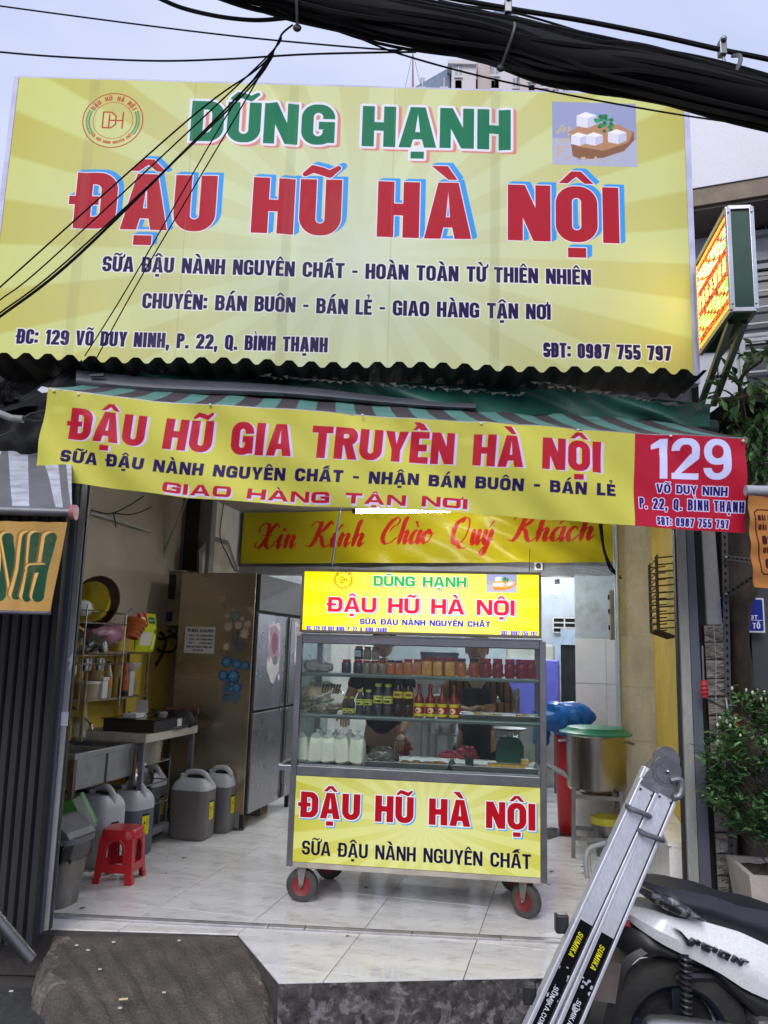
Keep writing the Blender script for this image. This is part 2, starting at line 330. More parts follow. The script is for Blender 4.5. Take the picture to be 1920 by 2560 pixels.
class Canvas:
    def __init__(s, wm, hm, ppm, bg=(1, 1, 1)):
        s.wm, s.hm, s.k = wm, hm, ppm; s.w = int(wm*ppm); s.h = int(hm*ppm)
        s.a = np.ones((s.h, s.w, 3), np.float32)*np.array(bg, np.float32)
        ys, xs = np.mgrid[0:s.h, 0:s.w]; s.X = ((xs+.5)/ppm).astype(np.float32); s.Y = ((ys+.5)/ppm).astype(np.float32)   # metres, y up
    def win(s, x0, y0, x1, y1):
        i0 = max(int(x0*s.k)-1, 0); i1 = min(int(x1*s.k)+2, s.w); j0 = max(int(y0*s.k)-1, 0); j1 = min(int(y1*s.k)+2, s.h)
        return (slice(j0, j1), slice(i0, i1)) if i1 > i0 and j1 > j0 else None
    def put(s, sl, d, col, op=1.0):
        a = np.clip(.5-d*s.k, 0, 1)[..., None]*op; s.a[sl] = s.a[sl]*(1-a)+np.array(col, np.float32)*a
    def poly(s, pts, col, op=1.0):
        xs = [p[0] for p in pts]; ys = [p[1] for p in pts]; q = s.win(min(xs), min(ys), max(xs), max(ys))
        if q: s.put(q, d_poly(s.X[q], s.Y[q], pts), col, op)
    def stroke(s, pts, w, col, op=1.0):
        mw = float(np.max(w)); xs = [p[0] for p in pts]; ys = [p[1] for p in pts]
        q = s.win(min(xs)-mw, min(ys)-mw, max(xs)+mw, max(ys)+mw)
        if q: s.put(q, d_stroke(s.X[q], s.Y[q], pts, w), col, op)
    def rect(s, x0, y0, x1, y1, col, op=1.0, r=0.0):
        q = s.win(x0, y0, x1, y1)
        if q: s.put(q, d_box(s.X[q], s.Y[q], x0, y0, x1, y1, r), col, op)
    def disc(s, cx, cy, r, col, op=1.0, ry=None):
        ry = ry or r; q = s.win(cx-r, cy-ry, cx+r, cy+ry)
        if q: s.put(q, (np.hypot((s.X[q]-cx)/r, (s.Y[q]-cy)/ry)-1)*min(r, ry), col, op)
    def ring(s, cx, cy, r, t, col):
        q = s.win(cx-r-t, cy-r-t, cx+r+t, cy+r+t)
        if q: s.put(q, np.abs(np.hypot(s.X[q]-cx, s.Y[q]-cy)-r)-t/2, col)
    def layout(s, txt, x0, x1, y0, y1, hgt, sw, gap):
        items = []
        for c in txt:
            dd = unicodedata.normalize('NFD', c); items.append((dd[0], dd[1:]))
        sp = gap*hgt; L = x1-x0
        lo, hi = .15, 3.0
        for _ in range(30):
            f = (lo+hi)/2; tot = sum(gw(b_, f, sw)*hgt for b_, _ in items)+sp*(len(items)-1)
            lo, hi = (f, hi) if tot < L else (lo, f)
        out = []; x = x0; th = math.atan2(y1-y0, x1-x0)
        for b_, acc in items:
            wch = gw(b_, f, sw)
            if b_ != ' ': out.append((b_, acc, x, y0+(x-x0)*math.tan(th), wch, th))
            x += wch*hgt+sp
        return out
    def text(s, txt, x0, x1, y0, hgt, col, y1=None, sw=.2, bw=None, gap=.08, out=0.0, ocol=(1, 1, 1), shadow=None, scol=None, slant=0.0, op=1.0, rot=None):
        y1 = y0 if y1 is None else y1; bw = bw or sw*.78
        L = s.layout(txt, x0, x1, y0, y1, hgt, sw, gap) if rot is None else rot
        def each(dx, dy, grow, c, o_):
            for b_, acc, gx, gy, wch, th in L:
                m_ = hgt*.55+grow; wn = s.win(gx+dx-m_, gy+dy-m_, gx+dx+wch*hgt+m_, gy+dy+hgt*1.45+m_) if rot is None else s.win(gx-hgt*1.8, gy-hgt*1.8, gx+hgt*1.8, gy+hgt*1.8)
                if not wn: continue
                X = (s.X[wn]-gx-dx)/hgt; Y_ = (s.Y[wn]-gy-dy)/hgt
                if rot is None: Y_ = Y_-X*math.tan(th); X = X-Y_*slant
                else:
                    c_, s_ = math.cos(th), math.sin(th); X, Y_ = X*c_+Y_*s_, -X*s_+Y_*c_
                d = glyph(b_, X, Y_, wch, sw, bw)
                for a_ in acc: d = np.minimum(d, accent(a_, X, Y_, wch, sw, bw))
                s.put(wn, d*hgt-grow, c, o_)
        if shadow:
            n = 7
            for k in range(n, 0, -1): each(shadow[0]*k/n, shadow[1]*k/n, out, scol, 1)
        if out: each(0, 0, out, ocol, 1)
        each(0, 0, 0, col, op)
    def arc_text(s, txt, cx, cy, r, a0, a1, hgt, col, sw=.2, inside=False):
        n = len(txt); L = []
        for i, c in enumerate(txt):
            dd = unicodedata.normalize('NFD', c); a = a0+(a1-a0)*(i+.5)/n; th = a-math.pi/2 if not inside else a+math.pi/2
            wch = gw(dd[0], .62, sw); ox, oy = -wch*hgt/2, 0
            if dd[0] != ' ': L.append((dd[0], dd[1:], cx+r*math.cos(a)+ox*math.cos(th), cy+r*math.sin(a)+ox*math.sin(th), wch, th))
        s.text('', 0, 1, 0, hgt, col, sw=sw, rot=L)
    def image(s, name):
        im = bpy.data.images.new(name, s.w, s.h, alpha=False, float_buffer=False)
        im.colorspace_settings.name = 'sRGB'
        b = np.ones((s.h, s.w, 4), np.float32); l = np.clip(s.a, 0, 1); b[..., :3] = l
        im.pixels.foreach_set(b.ravel()); im.update(); im.pack(); return im
H_ = lambda h: tuple(int(h[i:i+2], 16)/255 for i in (0, 2, 4))
def rays(cv, cx, cy, c0, c1, cc, n=46, rad=1.2, asp=1.0, amt=1.0):
    a = np.arctan2((cv.Y-cy)*asp, cv.X-cx); r_ = np.hypot(cv.X-cx, (cv.Y-cy)*asp)
    v = np.clip(.5+3.5*np.sin(a*n/2+.35*np.sin(a*5)), 0, 1)*amt; f = np.clip(r_/rad, 0, 1)**1.1
    base = np.array(c0)*(1-v[..., None])+np.array(c1)*v[..., None]
    cv.a[:] = base*f[..., None]+np.array(cc)*(1-f[..., None])
def picture(cv, x0, y0, x1, y1, warm=0):
    """generic food photo: white cubes with a green sprig on a round wooden board"""
    wd, ht = x1-x0, y1-y0; X = lambda u: x0+u*wd; Yy = lambda v: y0+v*ht
    cv.rect(x0, y0, x1, y1, H_('9aa0c4')); cv.rect(x0, y0, x1, Yy(.42), H_('b4b6cc'))
    rg = random.Random(3)
    for _ in range(60): cv.disc(X(rg.random()*.98+.01), Yy(rg.random()*.95+.02), wd*.012, H_('a8a8b8'), .4)
    cv.poly([(X(a), Yy(b)) for a, b in ((.2, .52), (.24, .14), (.34, .09), (.6, .13), (.85, .25), (.97, .42), (.97, .55), (.8, .62), (.35, .6))], H_('8d6248' if not warm else 'd98a3a'))
    cv.poly([(X(a), Yy(b)) for a, b in ((.2, .5), (.28, .3), (.6, .24), (.9, .38), (.96, .54), (.8, .66), (.35, .66))], H_('b98a68' if not warm else 'efa95a'))
    def cube(a, b, q):
        cv.poly([(X(a), Yy(b)), (X(a+q*.55), Yy(b-q*.12)), (X(a+q*.58), Yy(b+q*.55)), (X(a), Yy(b+q*.68))], H_('e2e0f0'))
        cv.poly([(X(a+q*.55), Yy(b-q*.12)), (X(a+q), Yy(b+q*.15)), (X(a+q), Yy(b+q*.75)), (X(a+q*.58), Yy(b+q*.55))], H_('c8c8e0'))
        cv.poly([(X(a), Yy(b+q*.68)), (X(a+q*.58), Yy(b+q*.55)), (X(a+q), Yy(b+q*.75)), (X(a+q*.45), Yy(b+q*.95))], H_('f4f2fb'))
    cube(.29, .62, .24); cube(.22, .33, .2); cube(.4, .34, .2); cube(.66, .38, .22)
    for k in range(30): a = rg.random()*6.28; r_ = rg.random()**.5; cv.disc(X(.62+.12*r_*math.cos(a)), Yy(.68+.13*r_*math.sin(a)), wd*.022, H_(rg.choice(('2f8a58', '3fa06a', '237048'))))
    for k in range(24): cv.disc(X(.06+.15*rg.random()), Yy(.1+.55*rg.random()), wd*.018, H_('c9b08f'))
    for k in range(6): cv.disc(X(.3+.6*rg.random()), Yy(.06+.1*rg.random()), wd*.018, H_('cbb79a'))
def logo(cv, cx, cy, r, col=H_('b8452e'), green=H_('3f8a56')):
    cv.ring(cx, cy, r, r*.035, col); cv.ring(cx, cy, r*.67, r*.018, col)
    cv.arc_text('ĐẬU HÙ HÀ NỘI', cx, cy, r*.74, R(152), R(28), r*.17, col, sw=.24)
    cv.arc_text('SỮA ĐẬU NÀNH NGUYÊN CHẤT', cx, cy, r*.87, R(214), R(326), r*.1, col, sw=.22, inside=True)
    t = r*.025
    cv.stroke([(cx-r*.33, cy-r*.28), (cx-r*.33, cy+r*.3), (cx-r*.05, cy+r*.3), (cx+r*.1, cy+r*.15), (cx+r*.1, cy-r*.15), (cx-r*.05, cy-r*.28), (cx-r*.33, cy-r*.28)], t, col)
    cv.stroke([(cx-r*.12, cy-r*.28), (cx-r*.12, cy+r*.2)], t, col); cv.stroke([(cx-r*.12, cy), (cx+r*.34, cy)], t, col); cv.stroke([(cx+r*.33, cy-r*.28), (cx+r*.33, cy+r*.3)], t, col)
    for sgn in (1, -1):
        for k in range(12):
            a = R(-32+k*5) if sgn > 0 else R(180+32-k*5)
            for q in (.8, .88): cv.disc(cx+r*q*math.cos(a), cy+r*q*math.sin(a), r*.032, green)
# brush script for the welcome banner: skeletons in x-height units with thick-thin widths
def spline(pts, n=7):
    out = []
    P = [pts[0]]+list(pts)+[pts[-1]]
    for i in range(1, len(P)-2):
        p0, p1, p2, p3 = [np.array(q) for q in P[i-1:i+3]]
        for k in range(n):
            t = k/n; out.append(tuple(.5*((2*p1)+(-p0+p2)*t+(2*p0-5*p1+4*p2-p3)*t*t+(-p0+3*p1-3*p2+p3)*t**3)))
    out.append(tuple(pts[-1])); return out
SCR = {  # strokes; x to the right, y up, lower case height 1, capitals about 1.9
 'X': (1.9, [[(.1, 1.2), (.0, 1.6), (.35, 1.9), (.8, 1.7), (.95, 1.0), (1.0, .35), (1.3, .0), (1.7, .2), (1.75, .5)], [(1.75, 1.55), (1.5, 1.85), (1.2, 1.5), (.95, .9), (.7, .3), (.35, .0), (.05, .2), (.15, .45)], [(.55, .95), (1.4, .95)]]),
 'K': (1.9, [[(.0, 1.5), (.3, 1.85), (.75, 1.75), (.85, 1.5)], [(.85, 1.85), (.75, 1.2), (.55, .4), (.3, .05), (.0, .1)], [(1.8, 1.65), (1.6, 1.85), (1.2, 1.3), (.8, .95), (1.1, .7), (1.3, .25), (1.6, .0), (1.95, .2)]]),
 'C': (1.7, [[(1.25, 1.35), (1.45, 1.7), (1.2, 1.92), (.7, 1.65), (.3, 1.0), (.3, .4), (.7, .02), (1.2, .15), (1.55, .5)], [(.75, 1.0), (.95, 1.25), (1.2, 1.35)]]),
 'Q': (2.1, [[(1.0, 1.9), (.4, 1.5), (.25, .8), (.5, .15), (1.0, .05), (1.5, .5), (1.65, 1.2), (1.45, 1.8), (1.0, 1.9), (.85, 1.6)], [(.3, .1), (.7, .25), (1.3, -.25), (1.9, -.15)]]),
 'i': (.7, [[(.0, .45), (.3, .95), (.25, .5), (.3, .05), (.6, .3)]]),
 'n': (1.15, [[(.0, .5), (.2, .95), (.22, .5), (.2, .02)], [(.22, .45), (.5, .9), (.75, .85), (.7, .4), (.8, .05), (1.1, .35)]]),
 'h': (1.15, [[(.0, .6), (.35, 1.4), (.42, 1.9), (.28, 1.7), (.22, .9), (.2, .02)], [(.22, .45), (.5, .9), (.75, .85), (.7, .4), (.8, .05), (1.1, .35)]]),
 'a': (1.1, [[(.75, .85), (.4, .95), (.12, .6), (.15, .12), (.45, .05), (.75, .5), (.82, .9), (.75, .4), (.85, .05), (1.1, .35)]]),
 'o': (1.0, [[(.45, .95), (.15, .7), (.12, .25), (.4, .02), (.75, .3), (.75, .75), (.45, .95), (.6, .75), (1.0, .7)]]),
 'u': (1.15, [[(.0, .5), (.2, .95), (.18, .4), (.3, .05), (.6, .25), (.75, .95), (.7, .4), (.82, .05), (1.1, .35)]]),
 'y': (1.1, [[(.0, .5), (.2, .95), (.18, .4), (.35, .05), (.65, .35), (.78, .95), (.65, .0), (.4, -.65), (.1, -.7), (.1, -.4), (.6, .0), (1.05, .35)]]),
 'c': (.9, [[(.7, .75), (.55, .97), (.25, .8), (.12, .4), (.3, .04), (.6, .1), (.9, .4)]]),
}
def script(cv, txt, x0, x1, y0, xh, col, y1=None, sl=.3, wt=.13):
    y1 = y0 if y1 is None else y1
    items = [(unicodedata.normalize('NFD', c)[0], unicodedata.normalize('NFD', c)[1:]) for c in txt]
    tot = sum(SCR[b][0] if b in SCR else .75 for b, _ in items); kx = (x1-x0)/(tot*xh); x = x0
    for b, acc in items:
        if b not in SCR: x += .75*xh*kx; continue
        wd, strokes = SCR[b]; yb = y0+(y1-y0)*(x-x0)/(x1-x0)
        M_ = lambda p: (x+(p[0]*kx+p[1]*sl)*xh, yb+p[1]*xh)
        for stt in strokes:
            q = [M_(p) for p in spline(stt)]
            ws = []
            for i in range(len(q)):
                a = q[max(i-1, 0)]; c = q[min(i+1, len(q)-1)]; dx, dy = c[0]-a[0], c[1]-a[1]; l = math.hypot(dx, dy)+1e-9
                down = -dy/l if (dy < 0) else abs(dy)/l*.25
                e = min(i, len(q)-1-i)/3
                ws.append(xh*(.025+wt*max(0, down)*min(1, e+.25)))
            ws = [(ws[max(i-1, 0)]+ws[i]*2+ws[min(i+1, len(ws)-1)])/4 for i in range(len(ws))]
            cv.stroke(q, ws, col)
        if b == 'i' and not acc: cx_, cy_ = M_((.42, 1.38)); cv.disc(cx_, cy_, xh*.14, col)
        for a in acc:
            top = 1.15
            if a == '\u0301': cv.poly([M_((.35, top+.02)), M_((.48, top)), (M_((.85, top+.5))), M_((.6, top+.5))], col)
            if a == '\u0300': cv.poly([M_((.55, top)), M_((.42, top+.02)), M_((.0, top+.5)), M_((.28, top+.5))], col)
        x += wd*xh*kx
# ================================================================== MATERIALS used widely
M_tile = mat('floor_tile_glaze', (.76, .75, .75), rough=.14, var=.14, vs=2.2, dirt=.55, dcol=(.40, .37, .33), ds=7, dw=.16, fine=.10, fs=60, bump=.02, bs=9, rvar=.10, stretch=(1, 2.2, 1))
M_grout = mat('grout', (.07, .06, .055), rough=.9, vs=20)
M_asph = mat('asphalt', (.055, .056, .06), rough=.85, var=.35, vs=30, bump=.8, bs=160, fine=.5, fs=140)
M_conc = mat('ramp_concrete', (.095, .080, .070), rough=.8, var=.35, vs=5, dirt=.45, dcol=(.17, .145, .12), ds=4.5, bump=1.0, bs=70, fine=.4, fs=90)
M_kerb = mat('dirty_kerb_concrete', (.055, .05, .05), rough=.85, var=.6, vs=20, dirt=.7, dcol=(.19, .18, .185), ds=13, dw=.08, bump=1.0, bs=30, fine=.35, fs=45)
M_steel = mat('brushed_stainless', (.36, .36, .37), rough=.33, metal=1.0, var=.15, vs=4, rvar=.08, dirt=.2, dcol=(.16, .13, .1), ds=6)
M_steeld = mat('dull_stainless', (.22, .22, .225), rough=.42, metal=1.0, var=.2, vs=5, dirt=.35, dcol=(.08, .06, .05), ds=5)
M_alu = mat('aluminium', (.55, .56, .60), rough=.36, metal=.85, var=.08, vs=8, dirt=.12, dcol=(.2, .19, .19), ds=9)
M_black = mat('black_rubber', (.018, .018, .02), rough=.55, var=.2)
M_blackp = mat('black_plastic', (.02, .02, .023), rough=.38, var=.2, dirt=.2, dcol=(.08, .075, .07), ds=8)
M_cable = mat('black_cable', (.007, .007, .008), rough=.75, var=.3, spec=.2)
M_white = mat('white_paint', (.62, .61, .59), rough=.6, var=.08, dirt=.35, dcol=(.25, .23, .2), ds=5, bump=.15, bs=20)
M_beige = mat('beige_wall', (.40, .345, .28), rough=.75, var=.12, vs=2, dirt=.25, dcol=(.2, .17, .13), ds=2.5, bump=.12, bs=30)
M_yell = mat('yellow_wall', (.70, .50, .07), rough=.65, var=.12, vs=2.5, dirt=.4, dcol=(.23, .17, .06), ds=3, bump=.15, bs=20)
M_greyw = mat('grey_wall', (.20, .20, .21), rough=.75, var=.15, dirt=.4, dcol=(.08, .075, .07), ds=4, bump=.2, bs=25)
M_bluew = mat('pale_blue_wall', (.48, .54, .57), rough=.65, var=.1, dirt=.45, dcol=(.16, .15, .13), ds=7, bump=.3, bs=16)
M_cream = mat('cream_pillar', (.86, .83, .77), rough=.6, var=.1, dirt=.38, dcol=(.34, .26, .17), ds=6, bump=.3, bs=20, stretch=(1, 1, .45))
M_dark = mat('near_black', (.02, .02, .021), rough=.85, var=.3)  # near-black fill for gaps, openings, backings and neighbour walls
M_wtile = mat('white_wall_tile', (.76, .75, .73), rough=.22, var=.05, dirt=.2, dcol=(.3, .28, .24), ds=4)
M_wood = mat('weathered_wood', (.22, .18, .14), rough=.8, var=.4, stretch=(1, 1, 6), vs=9, bump=.4, bs=30)

# ================================================================== GROUND
def tagk(o, kind='structure'): o['kind'] = kind; return o
ST = -.20
tagk(MB().grid(lambda u, v: (-45+90*u, -45+(4.25+45)*v, ST), 8, 8).build('street', M_asph))
tagk(MB().grid(lambda u, v: (-45+90*u, 4.25+(90-4.25)*v, ST-.01), 4, 4).build('ground', mat('packed_earth', (.08, .075, .07), rough=.9)))
K0, K1 = G(697, 2456), G(1787, 2433); N0, N1 = G(110, 2335), G(595, 2335)
kd = (K1-K0).normalized(); K1b = K0+kd*3.1
# slab under the tiles
slab = MB()
slab.prism([(K0.x, K0.y+.012), (K1b.x, K1b.y+.012), (K1b.x, 13.5), (-6.5, 13.5), (-6.5, N0.y), (N0.x, N0.y+.012), (N1.x, N1.y+.012)], 'z', ST, -.006)
fl = tagk(slab.build('floor', M_grout))
def clip(poly, P, n):
    out = []
    for i in range(len(poly)):
        a, b = poly[i], poly[(i+1) % len(poly)]; da = (a-P).dot(n); db = (b-P).dot(n)
        if da >= 0: out.append(a)
        if (da >= 0) != (db >= 0): out.append(a+(b-a)*(da/(da-db)))
    return out
kn = Vector((-kd.y, kd.x, 0)); ld = (K0-N1).normalized(); ln = Vector((-ld.y, ld.x, 0)); ln = ln if ln.dot(K1-N1) > 0 else -ln
nn_ = Vector((0, 1, 0)); s0, t0, DS = -1.122, 5.045, .6015
cache = {}
for i in range(-6, 6):
    for j in range(-4, 13):
        g = .0019; a0, a1, b0, b1 = s0+i*DS+g, s0+(i+1)*DS-g, t0+j*DS+g, t0+(j+1)*DS-g
        if a1 < -3.7 or (a0 > .62 and b0 > 5.4) or a0 > 1.7 or b0 > 11.4: continue
        q = [W(a0, b0), W(a1, b0), W(a1, b1), W(a0, b1)]; c = W((a0+a1)/2, (b0+b1)/2)
        pieces = [clip(clip(q, K0, kn), N1, ln), clip(clip(q, N1, -ln), N1, nn_)]
        pieces = [p for p in pieces if len(p) > 2]
        if not pieces or c.x < -4.2: continue
        tilt = random.uniform(-.0006, .0006)
        mb = MB()
        for p in pieces: mb.prism([(v.x-c.x, v.y-c.y) for v in p], 'z', -.008, 0.0+tilt)
        o = mb.build('tile', M_tile, fl, bevel=.0008 if j < 3 else 0); o.location = (c.x, c.y, 0); tagk(o)
# kerb face with a rough cast surface
def kerbf(u, v):
    P = K0.lerp(K1b, u); n = -kn; z = -.004+(ST-.03)*v
    k = .007*math.sin(u*61+3*v)+.006*math.sin(u*143+v*9)+.006*random.uniform(-1, 1)
    return P+n*(.006+.03*v+(k if v > .02 else 0))+Vector((0, 0, z))
tagk(MB().grid(kerbf, 150, 9).build('kerb', M_kerb, smooth=True))
# concrete ramp cast against the step
LE = [(125, 2336), (88, 2395), (95, 2450), (140, 2510), (200, 2575), (262, 2660), (300, 2760)]
RE = [(595, 2336), (645, 2388), (692, 2446), (704, 2490), (700, 2545), (690, 2640), (670, 2760)]
def slist(L): return spline([(float(a), float(b)) for a, b in L], 6)
def lerp_list(L, v):
    x = v*(len(L)-1); i = min(int(x), len(L)-2); f = x-i; return L[i][0]*(1-f)+L[i+1][0]*f, L[i][1]*(1-f)+L[i+1][1]*f
LE, RE = slist(LE), slist(RE)
def rampf(u, v):
    (ax, ay), (bx, by) = lerp_list(LE, v), lerp_list(RE, v); px, py = ax+(bx-ax)*u, ay+(by-ay)*u
    zt = -.012-.16*v; e = min(1, u/.05) if v > .04 else min(1, .4+u/.05); e2 = min(1, (1-u)/.07) if v > .3 else 1
    jj = (3.5*math.sin(v*37)+2.5*math.sin(v*91+2)+random.uniform(-1.5, 1.5))*(1 if (u < .02 or u > .98) and v > .03 else 0); P = G(px+jj, py, zt); z = ST-.02+(zt-ST+.02)*math.sqrt(max(0, e*e2)); rr_ = .006*math.sin(px*.05+py*.03)+.004*math.sin(px*.11-py*.07)+random.uniform(-.0012, .0012)
    groove = -.005*max(0, 1-abs((((px*.9+(py-2336)*-.55+9*math.sin(py*.03)) % 95)-47)/5)) if .1 < u < .95 else 0
    return P.x, P.y, z+rr_*(v > .05)+groove
M_lip = mat('ramp_lip', (.16, .14, .12), rough=.85, var=.5, vs=14, dirt=.5, dcol=(.07, .06, .055), ds=9, bump=1.0, bs=50, fine=.4, fs=70)
rm_ = MB().grid(rampf, 120, 60)
rm_.mi = [1 if ((k % 120) > 114-4*math.sin((k//120)*.4)-random.random()*2.5 and (k//120) > 12) or ((k % 120) < 9+3*math.sin((k//120)*.7)+random.random()*3 and (k//120) < 22) else 0 for k in range(len(rm_.f))]
tagk(rm_.build('ramp', [M_conc, M_lip], smooth=True))
gp = [G(a, b, .003) for a, b in ((1352, 2072), (1380, 2068), (1420, 2074), (1476, 2072), (1470, 2084), (1430, 2092), (1400, 2090), (1372, 2099), (1350, 2092))]; gm = MB(); gm.add(gp, [tuple(range(9))])
tag(gm.build('wet_grime', mat('wet_grime', (.05, .045, .04), rough=.12, var=.5, vs=20)), 'dark wet grime strip on the tiles beside the pot stand', 'grime', kind='stuff')
# litter on ramp and floor
lit = MB()
for px, py in [(192, 2365), (284, 2357), (448, 2353), (220, 2377), (250, 2425), (28, 2480), (300, 2522), (410, 2483)]:
    P = G(px, py, -.012-.16*(py-2336)/424); lit.box(P.x-.008, P.y-.005, P.z+.002, P.x+.008, P.y+.005, P.z+.006)
tag(lit.build('paper_scraps', mat('paper_scrap', (.6, .58, .52))), 'tiny pale paper scraps lying on the brown ramp', 'litter', kind='stuff')
cg = G(307, 2508, -.075); tag(MB().tube([(cg.x-.018, cg.y, cg.z+.014), (cg.x+.018, cg.y+.01, cg.z+.014)], .0045, 8).build('cigarette_butt', mat('butt', (.6, .48, .28))), 'crushed cigarette butt on the concrete ramp', 'cigarette butt')
lf = MB()
for px, py, s_ in [(460, 2146, .02), (417, 2145, .008), (205, 2272, .02), (415, 2185, .01), (1378, 2180, .02), (1455, 2168, .012), (1458, 2185, .012), (1372, 2213, .012), (862, 2160, .02), (1110, 2188, .02), (1168, 2193, .02), (915, 2220, .018), (868, 2342, .01), (350, 2168, .008)]:
    P = G(px, py, 0); lf.add([(P.x-s_, P.y, .004), (P.x, P.y-s_*.6, .003), (P.x+s_*1.2, P.y+s_*.2, .009), (P.x, P.y+s_*.6, .006)], [(0, 1, 2, 3)])
tag(lf.build('leaf_debris', mat('dead_leaf', (.05, .035, .025))), 'dark leaf scraps scattered on the white tile floor', 'debris', kind='stuff')

# threshold rail
tr = thing('threshold_rail', 'grey metal door rail in segments across the white tiled doorway', 'door rail', (0, 0, 0))
A, B = G(112, 2291), G(1790, 2376); d = (B-A).normalized(); L = (B-A).length; cuts = [0, .03, .345, .40, .56, .69, .78, .93, 1.0]
for a, b in zip(cuts[:-1], cuts[1:]):
    P, Q = A+d*(L*a+.002), A+d*(L*b-.002); MB().bar(P+Vector((0, 0, .006)), Q+Vector((0, 0, .006)), .045, .012).build('rail_segment', mat('rail_metal', (.42, .41, .42), rough=.4, metal=.4, dirt=.5, dcol=(.1, .07, .06), ds=9), tr, bevel=.002)
MB().bar(A+Vector((0, .032, .004)), B+Vector((0, .032, .004)), .012, .009).build('rail_groove', M_dark, tr)

# ================================================================== SHOP SHELL
def wbox(name, s_a, t_a, z_a, s_b, t_b, z_b, m, kind='structure', parent=None, label=None, cat='wall', bevel=0):
    o = MB().box(s_a, t_a, z_a, s_b, t_b, z_b).build(name, m, parent, bevel=bevel)
    if not parent:
        o.rotation_euler = (0, 0, -SA)
        if kind: o['kind'] = kind
        if label: tag(o, label, cat)
    return o
CZ = 2.84
wl = wbox('wall_left', -3.75, 3.2, 0, -3.6, 6.8, 3.2, M_beige)
zy = S(330, 1563, -3.6).z
wbox('painted_dado', -3.5985, 3.6, 0, -3.594, 6.8, zy, M_yell, parent=wl)
wbox('wall_pipe_bay', -3.6, 6.8, 0, -3.3, 6.9, 3.2, M_greyw)
# niche wall, with a real opening and mouldings
nw = wbox('wall_niche', -3.46, 6.9, 0, -3.36, 7.62, CZ, M_white)
def onS(px, py): P = S(px, py, -3.35); return P.dot(E2), P.z
arch = [(503, 1560), (503, 1388), (528, 1352), (566, 1364), (590, 1440), (597, 1560)]
q = [onS(*p) for p in arch]
for k, (gr, dd) in enumerate(((1.16, .02), (1.08, .014))):
    cxm = sum(a for a, _ in q)/6; zb = q[0][1]
    qq = [(cxm+(a-cxm)*gr, zb+(b-zb)*(1+(gr-1)*.4)) for a, b in q]
    MB().prism(qq, 'x', -3.36, -3.36+dd).build('arch_moulding', mat('moulding_grey' if k else 'moulding_dark', (.5, .5, .48) if k else (.16, .16, .16), rough=.7), nw)
MB().prism(q, 'x', -3.36, -3.36+.022).build('niche_panel', mat('niche_back', (.42, .38, .33), rough=.8, dirt=.4, dcol=(.2, .17, .14)), nw)
wbox('beam', -3.46, 7.62, 2.2, .45, 7.8, CZ, M_greyw)
wbox('ceiling', -3.75, 4.75, CZ, .66, 7.8, CZ+.1, mat('ceiling_paint', (.42, .37, .34), rough=.8, var=.08))
pb = wbox('pillar_block', -.01, 7.62, 0, .44, 7.95, 2.78, M_bluew)
zt_ = T(1490, 1597, 7.62).z; sj = T(1516, 1700, 7.62).dot(E1); zj = T(1490, 1709, 7.62).z
rows = [(zj-.62*k-.003, zj-.62*(k+1)+.003) for k in range(2)]; rows = [(zt_, zj+.003)]+rows
for a, b in rows:
    for x0, x1 in ((-.008, sj-.0015), (sj+.0015, .34)): wbox('tile', x0, 7.608, max(b, 0), x1, 7.62, a, M_wtile, parent=pb)
cp = wbox('pillar', .355, 7.0, 0, .64, 7.615, 2.8, M_bluew)
zc = [T(1590, y_, 7.0).z for y_ in (1590, 1718, 1853)]
wbox('plaster_face', .352, 6.994, zc[0]+.002, .638, 7.0, 2.79, M_cream, parent=cp)
zz = [zc[0], zc[1], zc[2], zc[2]-.4, zc[2]-.8]
M_ctile = mat('cream_tile', (.86, .83, .77), rough=.3, dirt=.2, dcol=(.4, .3, .2), ds=5, stretch=(1, 1, .4))
for a, b in zip(zz[:-1], zz[1:]): wbox('tile', .352, 6.99, max(b+.003, .001), .638, 7.0, a, M_ctile, parent=cp)
wr = wbox('wall_right', .62, 4.80, 0, .66, 7.0, 2.95, M_yell)
# low tiled ledge at the foot of the yellow wall
LS = .50
P = S(1690, 2080, LS); zl = .47
lg = wbox('ledge', LS, 4.95, 0, .618, 6.9, zl-.03, M_white)
tz = 4.95
while tz < 6.85:
    wbox('ledge_tile', LS-.012, tz+.003, .002, LS, min(tz+.39, 6.9), zl-.04, M_wtile, parent=lg); wbox('ledge_cap', LS-.018, tz+.002, zl-.03, .617, min(tz+.39, 6.9), zl-.006, M_ctile, parent=lg); tz += .393
wbox('ledge_tile', LS-.01, 4.938, .002, .617, 4.949, zl-.04, M_wtile, parent=lg)
# back room
M_bk = mat('back_wall_paint', (.50, .55, .60), rough=.6, var=.1, dirt=.25, dcol=(.3, .3, .3), ds=3)
bw = wbox('wall_back', -3.6, 11.5, 0, 1.2, 11.7, 3.4, M_bk)
wbox('wall_back_left', -3.5, 7.8, 0, -3.36, 11.5, 3.4, mat('back_left_paint', (.55, .56, .55), rough=.5, dirt=.2))
wbox('wall_back_right', .34, 7.95, 0, .5, 11.5, 3.4, M_bk)
wbox('ceiling_back', -3.6, 7.8, 3.1, 1.2, 11.7, 3.2, mat('back_ceiling', (.55, .58, .62), rough=.6))
cs = MB()
cs.grid(lambda u, v: (-.9+1.9*u, 10.2+1.2*v, 3.02+.02*math.sin(u*60)), 120, 2)
o = tag(cs.build('corrugated_sheet', mat('clear_sheet', (.55, .6, .7), rough=.3), smooth=True), 'translucent corrugated ceiling sheet above the back room light', 'roof sheet'); o.rotation_euler = (0, 0, -SA)
# facade wall behind the sign, side piers
tagk(MB().box(-2.3, 4.66, 2.86, 1.78, 4.85, 4.85).build('facade_wall', M_greyw))

